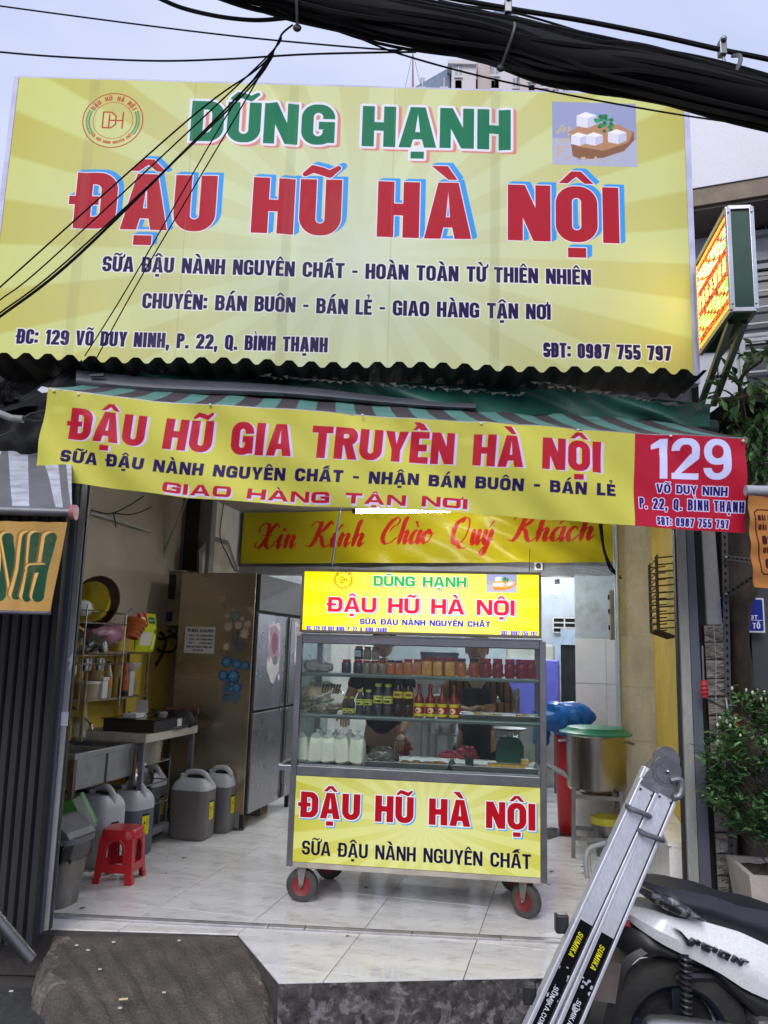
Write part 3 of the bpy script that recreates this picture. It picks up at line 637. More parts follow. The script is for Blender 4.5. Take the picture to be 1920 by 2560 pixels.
# doors and details in the back room
dr = thing('back_door', 'dark doorway with pale blue frame at the far end of the shop', 'door', W(0, 11.49, 0), -SA)
P0, P1 = T(1402, 1612, 11.49), T(1442, 1612, 11.49); sx0, sx1 = P0.dot(E1), P1.dot(E1)+.35
MB().box(sx0, -.04, 0, sx1, 0, P0.z).build('opening', M_dark, dr)
for k in (0, 1):
    MB().box(sx0-.1 if k == 0 else sx1, -.07, 0, sx0-.001 if k == 0 else sx1+.1, -.001, P0.z+.1).build('jamb', mat('blue_frame', (.45, .55, .68), rough=.4), dr)
MB().box(sx0, -.07, P0.z+.001, sx1, -.001, P0.z+.22).build('lintel', MATS['blue_frame'], dr)
zg0, zg1 = T(1410, 1582, 11.49).z, T(1410, 1545, 11.49).z
gr = thing('transom_grille', 'white barred transom window above the dark doorway', 'window', W(0, 11.46, 0), -SA)
MB().box(sx0-.1, -.01, zg0, sx1+.1, 0, zg1).build('pane', M_dark, gr)
for k in range(6): x = sx0-.1+k*(sx1-sx0+.2)/5; MB().bar((x, -.03, zg0), (x, -.03, zg1), .02).build('bar', M_white, gr)
for k in range(4): z = zg0+k*(zg1-zg0)/3; MB().bar((sx0-.1, -.03, z), (sx1+.1, -.03, z), .018).build('rail', M_white, gr)

# ================================================================== BIG SIGN
SY = 4.5
SX0, SX1 = Y(45, 190, SY).x+.02, Y(1718, 600, SY).x; SZ1 = 4.935; SZ0 = 3.06
cv = Canvas(SX1-SX0, SZ1-SZ0, 430)
def sv(px, py): P = Y(px, py, SY); return P.x-SX0, P.z-SZ0
cx_, cy_ = sv(900, 640)
rays(cv, cx_, cy_, H_('c2ba55'), H_('cfd278'), H_('d3dcc2'), n=44, rad=2.5, asp=1.15)
def stext(c, f, txt, x0, x1, yb0, yb1, yt0, **k):
    a, b = f(x0, yb0); a2, b2 = f(x1, yb1); h = f(x0, yt0)[1]-b; bm_ = (b+b2)/2
    c.text(txt, a, a2, bm_, h, y1=bm_, **k)
RED, NAVY, GRN = H_('b01c30'), H_('22144e'), H_('0e7450')
stext(cv, sv, 'DŨNG HẠNH', 476, 1275, 358, 381, 258, col=GRN, sw=.27, gap=.075, out=.016, ocol=H_('e8e6f4'), shadow=(.020, -.012), scol=H_('d98a80'))
stext(cv, sv, 'ĐẬU HŨ HÀ NỘI', 184, 1548, 577, 611, 438, col=RED, sw=.27, gap=.085, out=.006, ocol=H_('f2e6ee'), shadow=(.030, .016), scol=H_('3f9be8'))
for (t_, a, b, c_, d_, e_) in (('SỮA ĐẬU NÀNH NGUYÊN CHẤT - HOÀN TOÀN TỪ THIÊN NHIÊN', 257, 1475, 686, 713, 648), ('CHUYÊN: BÁN BUÔN - BÁN LẺ - GIAO HÀNG TẬN NƠI', 357, 1375, 777, 801, 739),
                               ('ĐC: 129 VÕ DUY NINH, P. 22, Q. BÌNH THẠNH', 44, 819, 865, 882, 828), ('SĐT: 0987 755 797', 1356, 1675, 897, 905, 860)):
    stext(cv, sv, t_, a, b, c_, d_, e_, col=NAVY, sw=.225, gap=.06, out=.007, ocol=H_('e9e9dc'))
a, b = sv(285, 307); logo(cv, a, b, .185)
a, b = sv(1379, 417); a2, b2 = sv(1586, 266); picture(cv, a, b, a2, b2)
for px in (212, 722, 1236):  # darker bands painted into the print: frame showing through the vinyl, and seams
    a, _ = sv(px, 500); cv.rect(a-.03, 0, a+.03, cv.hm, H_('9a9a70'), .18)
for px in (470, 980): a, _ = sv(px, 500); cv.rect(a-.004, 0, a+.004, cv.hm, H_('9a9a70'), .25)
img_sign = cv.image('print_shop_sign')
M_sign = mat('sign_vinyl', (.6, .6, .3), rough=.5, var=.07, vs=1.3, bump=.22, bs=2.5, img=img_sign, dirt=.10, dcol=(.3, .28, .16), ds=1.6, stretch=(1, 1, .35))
sg = thing('shop_sign', 'huge yellow sunburst billboard with green and red lettering above the awning', 'sign', (SX0, SY, SZ0))
wsg, hsg = SX1-SX0, SZ1-SZ0
rsg = np.random.default_rng(2)
def signf(u, v):
    e = math.sin(math.pi*u)*math.sin(math.pi*v)
    x = u*wsg; yy = .004*math.sin(x*3.1+v*2)*e+.003*math.sin(x*9+v*7)*e
    for c0 in (.115, .42, .725): yy += .006*math.exp(-((u-c0)/.006)**2)*(1 if v < .97 else 0)
    yy -= .012*math.exp(-((u-.39)/.008)**2-((v-.93)/.03)**2)
    return u*wsg, -.022+yy, v*hsg
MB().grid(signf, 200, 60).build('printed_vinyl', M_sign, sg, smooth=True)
M_hem = mat('lavender_hem', (.52, .52, .72), rough=.5)
MB().box(-.03, -.026, 0, -.0005, .05, hsg).build('side_return', M_hem, sg); MB().box(wsg+.0005, -.026, 0, wsg+.035, .06, hsg).build('side_return', M_hem, sg)
MB().box(-.02, -.02, hsg+.001, wsg+.02, .05, hsg+.012).build('top_hem', M_hem, sg)
MB().box(0, -.012, 0, wsg, .05, hsg).build('frame', M_dark, sg)

# ================================================================== CORRUGATED ROOF, TARP, AWNING
RY = 4.12
fl_, fr_ = Y(-60, 897, RY), Y(1768, 938, RY)
def roofz(u, y_, side=0):
    x = fl_.x+(fr_.x-fl_.x)*u; ph = (x/.1185) % 1.0; tri = max(0, min(1, (abs(ph-.5)*-2+1)*1.9-.35))
    return x, y_, fl_.z+(fr_.z-fl_.z)*u+.034*tri-.06*(y_-RY)+.006*math.sin(u*23)
rf = MB().grid(lambda u, v: roofz(u, RY+.33*v), 420, 3, thick=.004)
tag(rf.build('corrugated_roof', mat('rusty_sheet', (.045, .042, .04), rough=.6, metal=.3, var=.4, vs=5, dirt=.5, dcol=(.12, .09, .06), ds=5)), 'dark corrugated metal rain sheet jutting out under the billboard', 'roof sheet')
TY = 4.34
def tarpf(u, v):
    px = 205+(1775-205)*u; top = 925+ (985-925)*u if u < .7 else 967+(1010-967)*(u-.7)/.3; bot = 985+(1062-985)*u
    py = top+(bot-top)*(1-v)+6*math.sin(u*40)*(1-v)
    P = Y(px, py, TY+.05*math.sin(u*17+v*3)-.10*(1-v)+.02*math.sin(u*51+v*5)); return P
tag(MB().grid(tarpf, 130, 10, thick=.003).build('green_tarp', mat('green_tarp', (.010, .075, .055), rough=.5, var=.5, vs=4, dirt=.5, dcol=(.012, .014, .013), ds=2.5), smooth=True), 'dark green rain tarp sagging under the corrugated sheet', 'tarp')
# dark grey folded flap lying over the awning roll
def flapf(u, v):
    px = 190+(1190-190)*u; mid = 945+70*u; hgt_ = 42*(1-.62*u); P = Y(px, mid+hgt_*(.5-v)+4*math.sin(u*9), 4.18+.05*v*v-.03*math.sin(math.pi*v)); return P
tag(MB().grid(flapf, 60, 6, thick=.006).build('awning_hood', mat('grey_hood', (.075, .08, .095), rough=.45, var=.25), smooth=True), 'grey curled rain hood over the left part of the awning roll', 'awning hood')
ra, rb = Y(205, 985, 4.36), Y(1790, 1070, 4.36)
rl = thing('awning_roller', 'dark awning roller tube with rolled fabric under the tarp', 'awning roller')
MB().tube([ra+(rb-ra)*(k/20) for k in range(21)], .045, 10).build('rolled_fabric', mat('roll_fabric', (.03, .045, .045), rough=.6), rl, smooth=True)
MB().bar(Y(225, 940, 4.15), Y(260, 938, 4.15), .02, .012).build('bracket', M_blackp, rl)
# torn edge of the tarp liner
te = MB()
for k in range(110):
    u = k/109; px = 640+(1300-640)*u if k % 2 else 1320+(1750-1320)*u; py = (938+45*u if k % 2 else 953+65*u)+random.uniform(-4, 4)
    P = Y(px, py, 4.2); te.add([P, P+Vector((random.uniform(.02, .06), 0, random.uniform(-.006, .006))), P+Vector((random.uniform(0, .04), .01, random.uniform(-.016, -.004)))], [(0, 1, 2)])
tag(te.build('torn_liner', mat('torn_foil', (.17, .15, .13), rough=.6)), 'frayed pale torn edge of old liner under the corrugated sheet', 'torn liner', kind='stuff')

# ---- front banner on the awning
BY = 3.8
TOPL = [(122, 972), (382, 1004), (729, 1025), (995, 1045), (1365, 1066), (1585, 1084), (1864, 1096)]
BOTL = [(79, 1196), (208, 1209), (463, 1244), (740, 1262), (1157, 1283), (1585, 1316), (1867, 1332)]
def interp(L, x):
    xs = [p[0] for p in L]; ys = [p[1] for p in L]; return float(np.interp(x, xs, ys))
def ban_px(u, v):
    xt = 122+(1864-122)*u; xb = 79+(1867-79)*u; return (xt*v+xb*(1-v)), interp(TOPL, xt)*v+interp(BOTL, xb)*(1-v)
BW, BH = 3.46, .455
cv = Canvas(BW, BH, 480, H_('c2be52'))
cv.a *= (1+.03*np.sin(cv.X*7+cv.Y*9))[..., None]
def bv(px, py):
    t_, b_ = interp(TOPL, px), interp(BOTL, px); v = (b_-py)/(b_-t_); L_ = 122*v+79*(1-v); R_ = 1864*v+1867*(1-v); return (px-L_)/(R_-L_)*BW, v*BH
def bt(txt, x0, x1, yb0, yb1, yt0, yt1=None, **k):
    a, b = bv(x0, yb0); a2, b2 = bv(x1, yb1); h = bv(x0, yt0)[1]-b
    cv.text(txt, a, a2, b, h, y1=b2, **k)
LAV = H_('c8c0e8')
bt('ĐẬU HŨ GIA TRUYỀN HÀ NỘI', 168, 1502, 1096, 1183, 1019, col=RED, sw=.27, gap=.08, shadow=(.014, -.004), scol=LAV)
bt('SỮA ĐẬU NÀNH NGUYÊN CHẤT - NHẬN BÁN BUÔN - BÁN LẺ', 147, 1536, 1152, 1243, 1122, col=H_('22144e'), sw=.3, gap=.13)
bt('GIAO HÀNG TẬN NƠI', 404, 1168, 1229, 1273, 1203, col=RED, sw=.42, bw=.24, gap=.22, shadow=(.008, -.01), scol=LAV)
a = bv(1585, 1200)[0]; cv.rect(a, 0, BW, BH, H_('ac1c34'))
bt('129', 1626, 1826, 1196, 1200, 1096, col=H_('c9cdf2'), sw=.2, gap=.1)
for (t_, x0, x1, b0, b1, t0_) in (('VÕ DUY NINH', 1640, 1820, 1231, 1240, 1209), ('P. 22, Q. BÌNH THẠNH', 1598, 1863, 1270, 1281, 1243), ('SĐT: 0987 755 797', 1642, 1824, 1312, 1321, 1291)):
    bt(t_, x0, x1, b0, b1, t0_, col=H_('20145e'), sw=.25 if 'NINH' in t_ else .2, gap=.09 if 'NINH' in t_ else .12, out=.0045, ocol=H_('d8d4f0'))
img_b = cv.image('print_awning_banner')
M_ban = mat('banner_vinyl', (.6, .6, .3), rough=.42, var=.07, vs=3, bump=.4, bs=4, img=img_b)
def banf(u, v):
    px, py = ban_px(u, v); P = Y(px, py, BY)
    pins = sum(math.exp(-((u-c0)/.012)**2) for c0 in (.02, .07, .22, .43, .6, .76, .88, .99))
    y_ = .014*math.sin(u*21+v*4)*(1-v*.6)+.009*math.sin(u*55+v*9+math.sin(u*9)*2)*(1-v*.4)+.012*(1-v)*math.sin(u*7)+.008*math.sin(v*11+u*130)*math.exp(-((u)/.03)**2)
    y_ += .006*pins*(v > .8)+.004*math.sin((u*90+v*14)+3*math.sin(u*13))*(v*.6)
    P.y += y_; return P
fb = thing('awning_banner', 'long yellow fabric banner with red house number block hung across the awning', 'banner')
MB().grid(banf, 260, 26).build('printed_fabric', M_ban, fb, smooth=True)
MB().grid(lambda u, v: Vector(banf(u, 1-v))+Vector((0, .004, 0)), 120, 8).build('fabric_back', mat('banner_back', (.5, .5, .25), rough=.6), fb)
pin = MB()
for px, py in [(134, 977), (196, 986), (525, 1012), (906, 1038), (1203, 1059), (1445, 1075), (1677, 1090), (1858, 1102)]:
    P = Y(px, py, BY-.012); MB().sphere(P, .007, 8, 6).build('pin', mat('pin_white', (.7, .7, .7), rough=.3), fb, smooth=True)
hem = MB()
hem.tube([Vector(banf(k/40, 1))+Vector((0, .012, .0)) for k in range(41)], .009, 8); hem.build('top_bar', M_steeld, fb, smooth=True)
# ---- striped awning fabric
NSTR = 34
BK = lambda u: Y(236+(1700-236)*u, 955+(1052-955)*u, 4.32)
FRp = lambda u: Vector(banf(u, 1))+Vector((0, .01, .008))
aw = thing('striped_awning', 'green and dark brown striped awning fabric stretched down to the yellow banner', 'awning')
ms = [mat('awning_green', (.09, .23, .20), rough=.6, var=.2, dirt=.3, dcol=(.05, .08, .07)), mat('awning_brown', (.055, .045, .05), rough=.65, var=.25)]
for k in range(NSTR):
    def sf(u, v, k=k):
        uu = (k+u)/NSTR; p = FRp(uu); q_ = BK(min(max(uu, 0), 1)); r_ = p.lerp(q_, v); r_.z -= .012*math.sin(math.pi*v)+.004*math.sin(uu*70)*v; return r_
    MB().grid(sf, 3, 6, thick=.002).build('stripe', ms[k % 2], aw, smooth=True)
for u in (0.01, .99): MB().tube([BK(u)+Vector((0, .02, -.05)), FRp(u)+Vector((0, .03, -.03))], .014, 8).build('awning_arm', M_steeld, aw)

# ================================================================== LED sign
ld_ = thing('led_sign', 'lit dot matrix sign in green metal case sticking out beside the billboard', 'led sign')
n_t, n_b = Y(1818, 521, 3.82), Y(1815, 775, 3.82); f_t, f_b = Y(1744, 700, 4.42), Y(1741, 925, 4.42)
zt2, zb2 = n_t.z, n_b.z
xn, xf_, yn, yf_ = n_t.x, f_t.x, n_t.y, f_t.y; th_ = .115
cvl = Canvas(.64, .5, 500, H_('401008'))
rg = random.Random(11)
for j in range(40):
    for i in range(52):
        x, y_ = (i+.5)/52*.64, (j+.5)/40*.5; v = j/40; c_ = None
        if i in (0, 1, 50, 51) or j in (0, 1, 38, 39): c_ = H_('ff5a20') if (i+j) % 2 else H_('ffb040')
        elif .12 < v < .33 and (i//5+int(v*20)) % 4 != 0: c_ = H_('c0ff90') if rg.random() < .4 else H_('58f038')
        elif .40 < v < .60 and (i % 7) < 5 and rg.random() < .85: c_ = H_('ffd878')
        elif .66 < v < .9 and (i//4+int(v*25)) % 5 != 0: c_ = H_('d0ffc0') if rg.random() < .4 else H_('60f050')
        elif rg.random() < .35: c_ = H_('ff4818')
        if c_: cvl.disc(x, y_, .0046, c_)
M_led = mat('led_face', (1, .7, .4), rough=.4, var=0, img=cvl.image('print_led_dots'), emit=6.0, emis_img=True)
def ledf(u, v): return (xf_+(xn-xf_)*u-.004, yf_+(yn-yf_)*u, zb2+.025+(zt2-zb2-.05)*v)
MB().grid(ledf, 2, 2).build('dot_panel', M_led, ld_)
M_gcase = mat('green_case', (.012, .06, .04), rough=.35)
dxf = Vector((xn-xf_, yn-yf_, 0)).normalized(); dn = Vector((-dxf.y, dxf.x, 0)); dn = dn if dn.x > 0 else -dn
cs = MB(); a0 = Vector((xf_, yf_, 0)); a1 = Vector((xn, yn, 0)); cpts = [a0+dn*.006, a1+dn*.006, a1+dn*th_, a0+dn*th_]
cs.prism([(p.x, p.y) for p in cpts], 'z', zb2+.004, zt2-.004); cs.build('case', M_gcase, ld_)
fm = MB(); e = .012
for P, Q in (((a1, zb2), (a1, zt2)), ((a1+dn*th_, zb2), (a1+dn*th_, zt2)), ((a0, zb2), (a0, zt2))):
    fm.bar(P[0]+Vector((0, 0, P[1])), Q[0]+Vector((0, 0, Q[1])), .024)
for z in (zb2, zt2):
    fm.bar(a0+Vector((0, 0, z)), a1+Vector((0, 0, z)), .022); fm.bar(a1+Vector((0, 0, z)), a1+dn*th_+Vector((0, 0, z)), .022); fm.bar(a0+dn*th_+Vector((0, 0, z)), a1+dn*th_+Vector((0, 0, z)), .022)
fm.build('edge_trim', M_alu, ld_, bevel=.002)
for (k, z) in ((.0, zb2+.03), (.0, zt2-.03), (th_, zb2+.03), (th_, zt2-.03)):
    P = a1-dxf*-.014+dn*k+Vector((0, 0, z)); MB().sphere(P, .006, 8, 6).build('screw', M_steel, ld_, smooth=True)
for k, yy_ in ((0.02, 0), (.09, 0)):
    A_ = a1-dxf*(.18 if k < .05 else .1)+dn*k+Vector((0, 0, zb2-.02)); B_ = a0+dn*k+Vector((-.02, .03, zb2-.30-.0))
    MB().bar(a1-dxf*.1+dn*k+Vector((0, 0, zb2-.022)), B_, .03, .03).build('support_arm', M_steeld, ld_)
MB().bar(a1-dxf*.1+dn*.05+Vector((0, 0, zt2+.01)), a1-dxf*.1+dn*.05+Vector((0, 0, zt2+.05)), .05, .03).build('cable_gland', M_steeld, ld_)
# ================================================================== POSTS, GATES, NEIGHBOURS
# left door post (light channel + blue-grey angle)
lp = thing('door_post', 'tall grey steel channel post at the left edge of the doorway', 'post', (0, 0, 0))
def post(parent, name, pts_bot, pts_top, yb, m, dep=.06, bevel=.003):
    (xa, ya), (xb, yb2) = pts_bot; (xc, yc), (xd, yd) = pts_top
    A, B, C_, D = Y(xa, ya, yb), Y(xb, yb2, yb), Y(xd, yd, yb), Y(xc, yc, yb)
    mb = MB(); vs = [A, B, C_, D]+[p+Vector((0, dep, 0)) for p in (A, B, C_, D)]
    mb.add(vs, [(0, 1, 2, 3), (7, 6, 5, 4), (0, 4, 5, 1), (1, 5, 6, 2), (2, 6, 7, 3), (3, 7, 4, 0)]); return mb.build(name, m, parent, bevel=bevel)
M_post = mat('post_grey', (.36, .36, .37), rough=.5, metal=.25, var=.2, vs=3, dirt=.45, dcol=(.10, .095, .09), ds=5, stretch=(1, 1, .3))
M_postb = mat('post_blue_grey', (.11, .12, .15), rough=.5, metal=.2, var=.25, vs=3, dirt=.4, dcol=(.04, .035, .03), ds=4, stretch=(1, 1, .3))
post(lp, 'channel', ((103, 2330), (120, 2326)), ((209, 1100), (229, 1100)), 4.30, M_post)
post(lp, 'gasket', ((121, 2325), (125, 2325)), ((230, 1100), (235, 1100)), 4.31, M_black, .03)
post(lp, 'angle', ((78, 2345), (102, 2335)), ((183, 1100), (208, 1100)), 4.27, M_postb)
P = Y(160, 1797, 4.296); MB().box(P.x-.022, P.y-.002, P.z-.035, P.x+.022, P.y, P.z+.035).build('sticker', mat('sticker_white', (.6, .62, .68), rough=.4), lp)
P = Y(178, 1652, 4.293); MB().prism([(P.x-.01, P.z-.04), (P.x-.002, P.z-.005), (P.x-.018, P.z), (P.x, P.z+.03), (P.x+.006, P.z+.04), (P.x+.007, P.z-.02), (P.x-.002, P.z-.06)], 'y', P.y-.002, P.y).build('torn_tape', mat('tape', (.7, .7, .7)), lp)
# folding gate of the shop next door
gt = thing('folding_gate', 'closed dark steel folding gate of the neighbouring shop', 'gate', (0, 0, 0))
M_gate = mat('gate_steel', (.034, .032, .033), rough=.55, metal=.35, var=.35, vs=3, dirt=.4, dcol=(.02, .015, .012), ds=3, stretch=(1, 1, .25))
for k in range(26):
    xb_ = 76-26*k; xt_ = 178-24*k
    A = Y(xb_, 2360, 4.22-.008*k); D = Y(xt_, 1100, 4.22-.008*k); wv = .042
    mb = MB()
    for (P, Q, r_) in ((A, D, .016),):
        prof = [(-.024, .0), (-.018, -.016), (.012, -.016), (.018, 0), (.024, .012), (-.02, .012)]
        mb.loft([[P+Vector((a, b, 0)) for a, b in prof], [Q+Vector((a, b, 0)) for a, b in prof]])
    mb.build('slat', M_gate, gt)
for z in (.35, 1.25, 2.1): MB().bar((-1.9, 4.25, z), (-3.3, 4.05, z), .03, .012).build('cross_bar', M_gate, gt)
A = Y(5, 2300, 3.95); MB().tube([Y(-30, 2270, 3.9), Y(78, 2400, 3.95)], .03, 10).build('floor_pipe', M_steeld, gt, smooth=True)
tagk(MB().box(-9, 4.45, ST, -1.9, 4.75, 3.0).build('wall_neighbour_left', M_dark))
# neighbour awning on the left
na = thing('faded_awning', 'faded grey striped awning of the left neighbour', 'awning', (0, 0, 0))
M_fs = [mat('faded_light', (.38, .40, .46), rough=.7, var=.35, vs=9, dirt=.55, dcol=(.24, .19, .15), ds=6, stretch=(1, .6, 4)), mat('faded_dark', (.115, .112, .125), rough=.7, var=.2, vs=6)]
edges_t = [-420, -330, -260, -190, -120, -60, 5, 20, 70, 103, 140, 160, 178]; edges_b = [-520, -420, -340, -250, -160, -80, -45, 31, 73, 140, 158, 178, 180]
for k in range(12):
    t0_, t1_, b0_, b1_ = edges_t[k], edges_t[k+1], edges_b[k], edges_b[k+1]
    def f(u, v): 
        P = Y(b0_+(b1_-b0_)*u, 1270+.0*u, 3.42); Q = Y(t0_+(t1_-t0_)*u, 1125, 3.98); r_ = P.lerp(Q, v); r_.z += .01*math.sin(r_.x*19)*math.sin(math.pi*v); return r_
    MB().grid(f, 3, 8, thick=.002).build('stripe', M_fs[0 if k % 2 else 1], na, smooth=True)
bp, bq = Y(-500, 1262, 3.42), Y(178, 1281, 3.42)
MB().tube([bp, bq], .021, 12).build('front_bar', mat('bar_grey', (.16, .16, .18), rough=.4, metal=.5, dirt=.4), na, smooth=True)
MB().tube([bq+Vector((0, 0, 0)), bq+Vector((.022, 0, 0))], .033, 14).build('end_cap', mat('pink_cap', (.35, .10, .12), rough=.5), na, smooth=True)
# hanging valance with green letters
cvn = Canvas(1.0, .42, 420, H_('b58d50'))
yy, xx = cvn.Y, cvn.X; cvn.a *= (1+.05*np.sin(xx*22+yy*9))[..., None]
def blob(pts, wd):
    wd = np.array(wd)*(1 if np.ndim(wd) else np.ones(len(pts)))
    cvn.stroke([(a-.018, b+.008) for a, b in pts], wd*1.12, H_('8a5f2a'), .8); cvn.stroke([(a-.012, b+.006) for a, b in pts], wd*1.05, H_('dfb168')); cvn.stroke(pts, wd, H_('1e4a34'))
for pts, wd in (([(.763, .076), (.765, .2), (.767, .34)], [.026, .017, .026]), ([(.767, .34), (.80, .2), (.832, .08)], [.024, .02, .02]), ([(.832, .08), (.842, .2), (.850, .345)], [.02, .017, .026]),
                ([(.879, .076), (.884, .2), (.888, .345)], [.026, .016, .026]), ([(.931, .076), (.938, .2), (.944, .345)], [.026, .016, .026]), ([(.884, .2), (.938, .205)], .018)): blob(pts, wd)
cvn.rect(0, 0, .38, .42, H_('b58d50'))
nv = thing('letter_valance', 'orange cloth valance with rounded green letters below the faded awning', 'valance', (0, 0, 0))
def vf(u, v):
    P = Y(interp([(0, -420), (1, 128)], u) if v < .5 else 0, 0, 3.42) if False else None
    x0_, x1_ = (-430)*(1-v)+(-452)*v, 128*(1-v)+168*v; px = x0_+(x1_-x0_)*u; py = (1533-13*(1-u))*(1-v)+(1306-12*(1-u))*v
    P = Y(px, py, 3.42); P.y += .012*math.sin(u*23+v*5)*(1-v)+.006*math.sin(u*60+v*3); return P
MB().grid(vf, 120, 20, thick=.003).build('printed_cloth', mat('valance_cloth', (.5, .3, .1), rough=.6, var=.12, vs=4, dirt=.3, dcol=(.25, .15, .06), ds=5, bump=.3, bs=12, img=cvn.image('print_valance')), nv, smooth=True)
MB().tube([Vector(vf(k/30, 0)) for k in range(31)], .008, 8).build('bottom_hem', mat('hem_violet', (.09, .08, .11)), nv, smooth=True)
# black tarps piled above the left awning
def patch(name, pts, y0, m, label, cat, amp=.04, n=24):
    """four pixel corners (bl, br, tr, tl) with their own depths"""
    P = [Y(a, b, c) for a, b, c in pts]
    def f(u, v):
        q_ = (P[0]*(1-u)+P[1]*u)*(1-v)+(P[3]*(1-u)+P[2]*u)*v
        q_ += Vector((0, -1, .5))*amp*(math.sin(u*9+v*4)*.5+math.sin(u*21-v*13)*.3+math.sin(v*17+u*5)*.3)*math.sin(math.pi*min(max(u, .02), .98))**.3
        return q_
    return tag(MB().grid(f, n, n, thick=.004).build(name, m, smooth=True), label, cat)
M_bt = mat('black_tarp', (.010, .010, .012), rough=.65, spec=.25, var=.4, vs=5, bump=.3, bs=12)
patch('black_tarp', [(-20, 1040, 3.95), (200, 985, 4.2), (205, 900, 4.3), (130, 945, 4.3)], 0, M_bt, 'black tarp stretched up to the roof edge at the far left', 'tarp', .015)
patch('black_tarp', [(-140, 1165, 3.9), (130, 1165, 3.95), (125, 985, 4.1), (-140, 1000, 4.1)], 0, M_bt, 'black bundled tarp lying just above the faded awning', 'tarp', .06)
patch('black_tarp', [(-60, 1015, 3.98), (48, 1000, 4.05), (38, 962, 4.1), (5, 950, 4.1)], 0, M_bt, 'small crumpled black tarp peak in front of the far white tower', 'tarp', .05)
tag(MB().tube([Y(*p) for p in ((-40, 1018, 3.8), (0, 1034, 3.8), (30, 1046, 3.8), (58, 1048, 3.8))], .018, 10).build('grey_conduit', mat('conduit_grey', (.20, .20, .20), rough=.5), smooth=True), 'thick grey cable conduit hanging in front of the black tarp', 'conduit')
for k, (pts, lb) in enumerate([([(55, 1048, 3.8), (75, 1035, 3.82), (118, 1026, 3.9)], 'upper'), ([(55, 1048, 3.8), (80, 1052, 3.82), (114, 1050, 3.9)], 'middle'), ([(0, 1092, 3.8), (30, 1078, 3.8), (55, 1102, 3.82), (90, 1118, 3.9)], 'lower')]):
    tag(MB().tube([Y(*p) for p in pts], .006, 6).build('loose_wire', M_black, smooth=True), lb+' dark loose wire in front of the black tarp bundle', 'wire', 'loose wires by the left tarp')
P = Y(108, 975, 4.0); tag(MB().prism([(P.x-.03, P.z), (P.x-.01, P.z+.02), (P.x+.03, P.z+.012), (P.x+.03, P.z-.01), (P.x-.005, P.z-.016)], 'y', P.y, P.y+.003).build('paper_tag', mat('tag_white', (.6, .6, .68))), 'small white tag beside the banner corner', 'tag')

# ---- right side: post, stone column, slotted angle
rp = thing('door_post', 'tall concrete grey channel post at the right edge of the doorway', 'post', (0, 0, 0))
post(rp, 'gasket', ((1716, 2300), (1725, 2300)), ((1683, 1250), (1688, 1250)), 4.44, M_black, .04)
post(rp, 'channel', ((1726, 2300), (1752, 2300)), ((1689, 1250), (1711, 1250)), 4.42, mat('post_pale', (.30, .30, .28), rough=.6, var=.2, dirt=.5, dcol=(.12, .115, .10), ds=6, stretch=(1, 1, .3)))
post(rp, 'angle', ((1753, 2300), (1784, 2300)), ((1712, 1250), (1731, 1250)), 4.43, M_postb)
ps = thing('wall_pier', 'narrow plastered pier with rough stone blocks on its lower half beside the right post', 'pier', (0, 0, 0))
post(ps, 'shadow_gap', ((1785, 2300), (1799, 2300)), ((1732, 1250), (1748, 1250)), 4.5, M_dark, .1)
post(ps, 'render', ((1768, 1562), (1806, 1562)), ((1750, 1250), (1782, 1250)), 4.48, mat('pier_render', (.34, .335, .33), rough=.7, var=.12, dirt=.4, dcol=(.2, .19, .18), ds=6, bump=.2), .2)
M_stone = mat('split_stone', (.26, .23, .205), rough=.85, var=.5, vs=12, bump=1.0, bs=35, dirt=.4, dcol=(.09, .06, .045), ds=5, stretch=(1, 1, 3))
ysn = [1563, 1606, 1650, 1697, 1743, 1790, 1837, 1884, 1931, 1980, 2030, 2082, 2135, 2190, 2245, 2300]
for a, b in zip(ysn[:-1], ysn[1:]):
    xl = lambda y_: 1760+(y_-1563)*(1799-1760)/737; xr = lambda y_: 1807+(y_-1563)*(1848-1807)/737
    A, B, C_, D = Y(xl(b), b-2, 4.46), Y(xr(b), b-2, 4.46), Y(xr(a), a+1, 4.46), Y(xl(a), a+1, 4.46)
    ph = random.random()*9
    def f(u, v):
        q_ = (A*(1-u)+B*u)*(1-v)+(D*(1-u)+C_*u)*v; ed = min(u, 1-u, v*1.0, 1-v)
        q_.y -= .0 if ed < .01 else .010+.005*math.sin(v*9+ph+u*4)+.005*math.sin(u*9+ph*2+v*14)+random.uniform(-.005, .005); return q_
    MB().grid(f, 7, 9).build('brick', M_stone, ps)
A, B, C_, D = Y(1760, 1563, 4.462), Y(1848, 2300, 4.462), None, None
tg = MB(); post(ps, 'core', ((1799, 2300), (1848, 2300)), ((1760, 1564), (1807, 1564)), 4.462, M_dark, .2, 0)
P, Q = Y(1784, 1563, 4.435), Y(1795, 1850, 4.435); MB().tube([P, P.lerp(Q, .3)+Vector((.006, 0, 0)), P.lerp(Q, .7)-Vector((.004, 0, 0)), Q], .002, 5).build('paint_drip', mat('drip', (.4, .4, .4)), ps)
sa = thing('slotted_angle', 'upright dark slotted steel angle with two braces right of the stone pier', 'shelf frame', (0, 0, 0))
M_sa = mat('slotted_steel', (.085, .085, .085), rough=.55, metal=.4, var=.2, dirt=.4)
def slotted(a, b, wd, n, nm):
    a, b = Vector(a), Vector(b); MB().bar(a, b, wd, .004, up=(0, -1, 0)).build(nm, M_sa, sa); h = MB(); d_ = (b-a)/n; dl = d_.normalized()
    for k in range(n): c = a+d_*(k+.5)+Vector((0, -.0035, 0)); h.bar(c-dl*.008, c+dl*.008, wd*.28, .002, up=(0, -1, 0))
    h.build('slots', mat('slot_black', (.004, .004, .004), rough=1), sa)['kind'] = 'stuff'
slotted(Y(1832, 2290, 4.40), Y(1810, 1280, 4.40), .034, 52, 'upright')
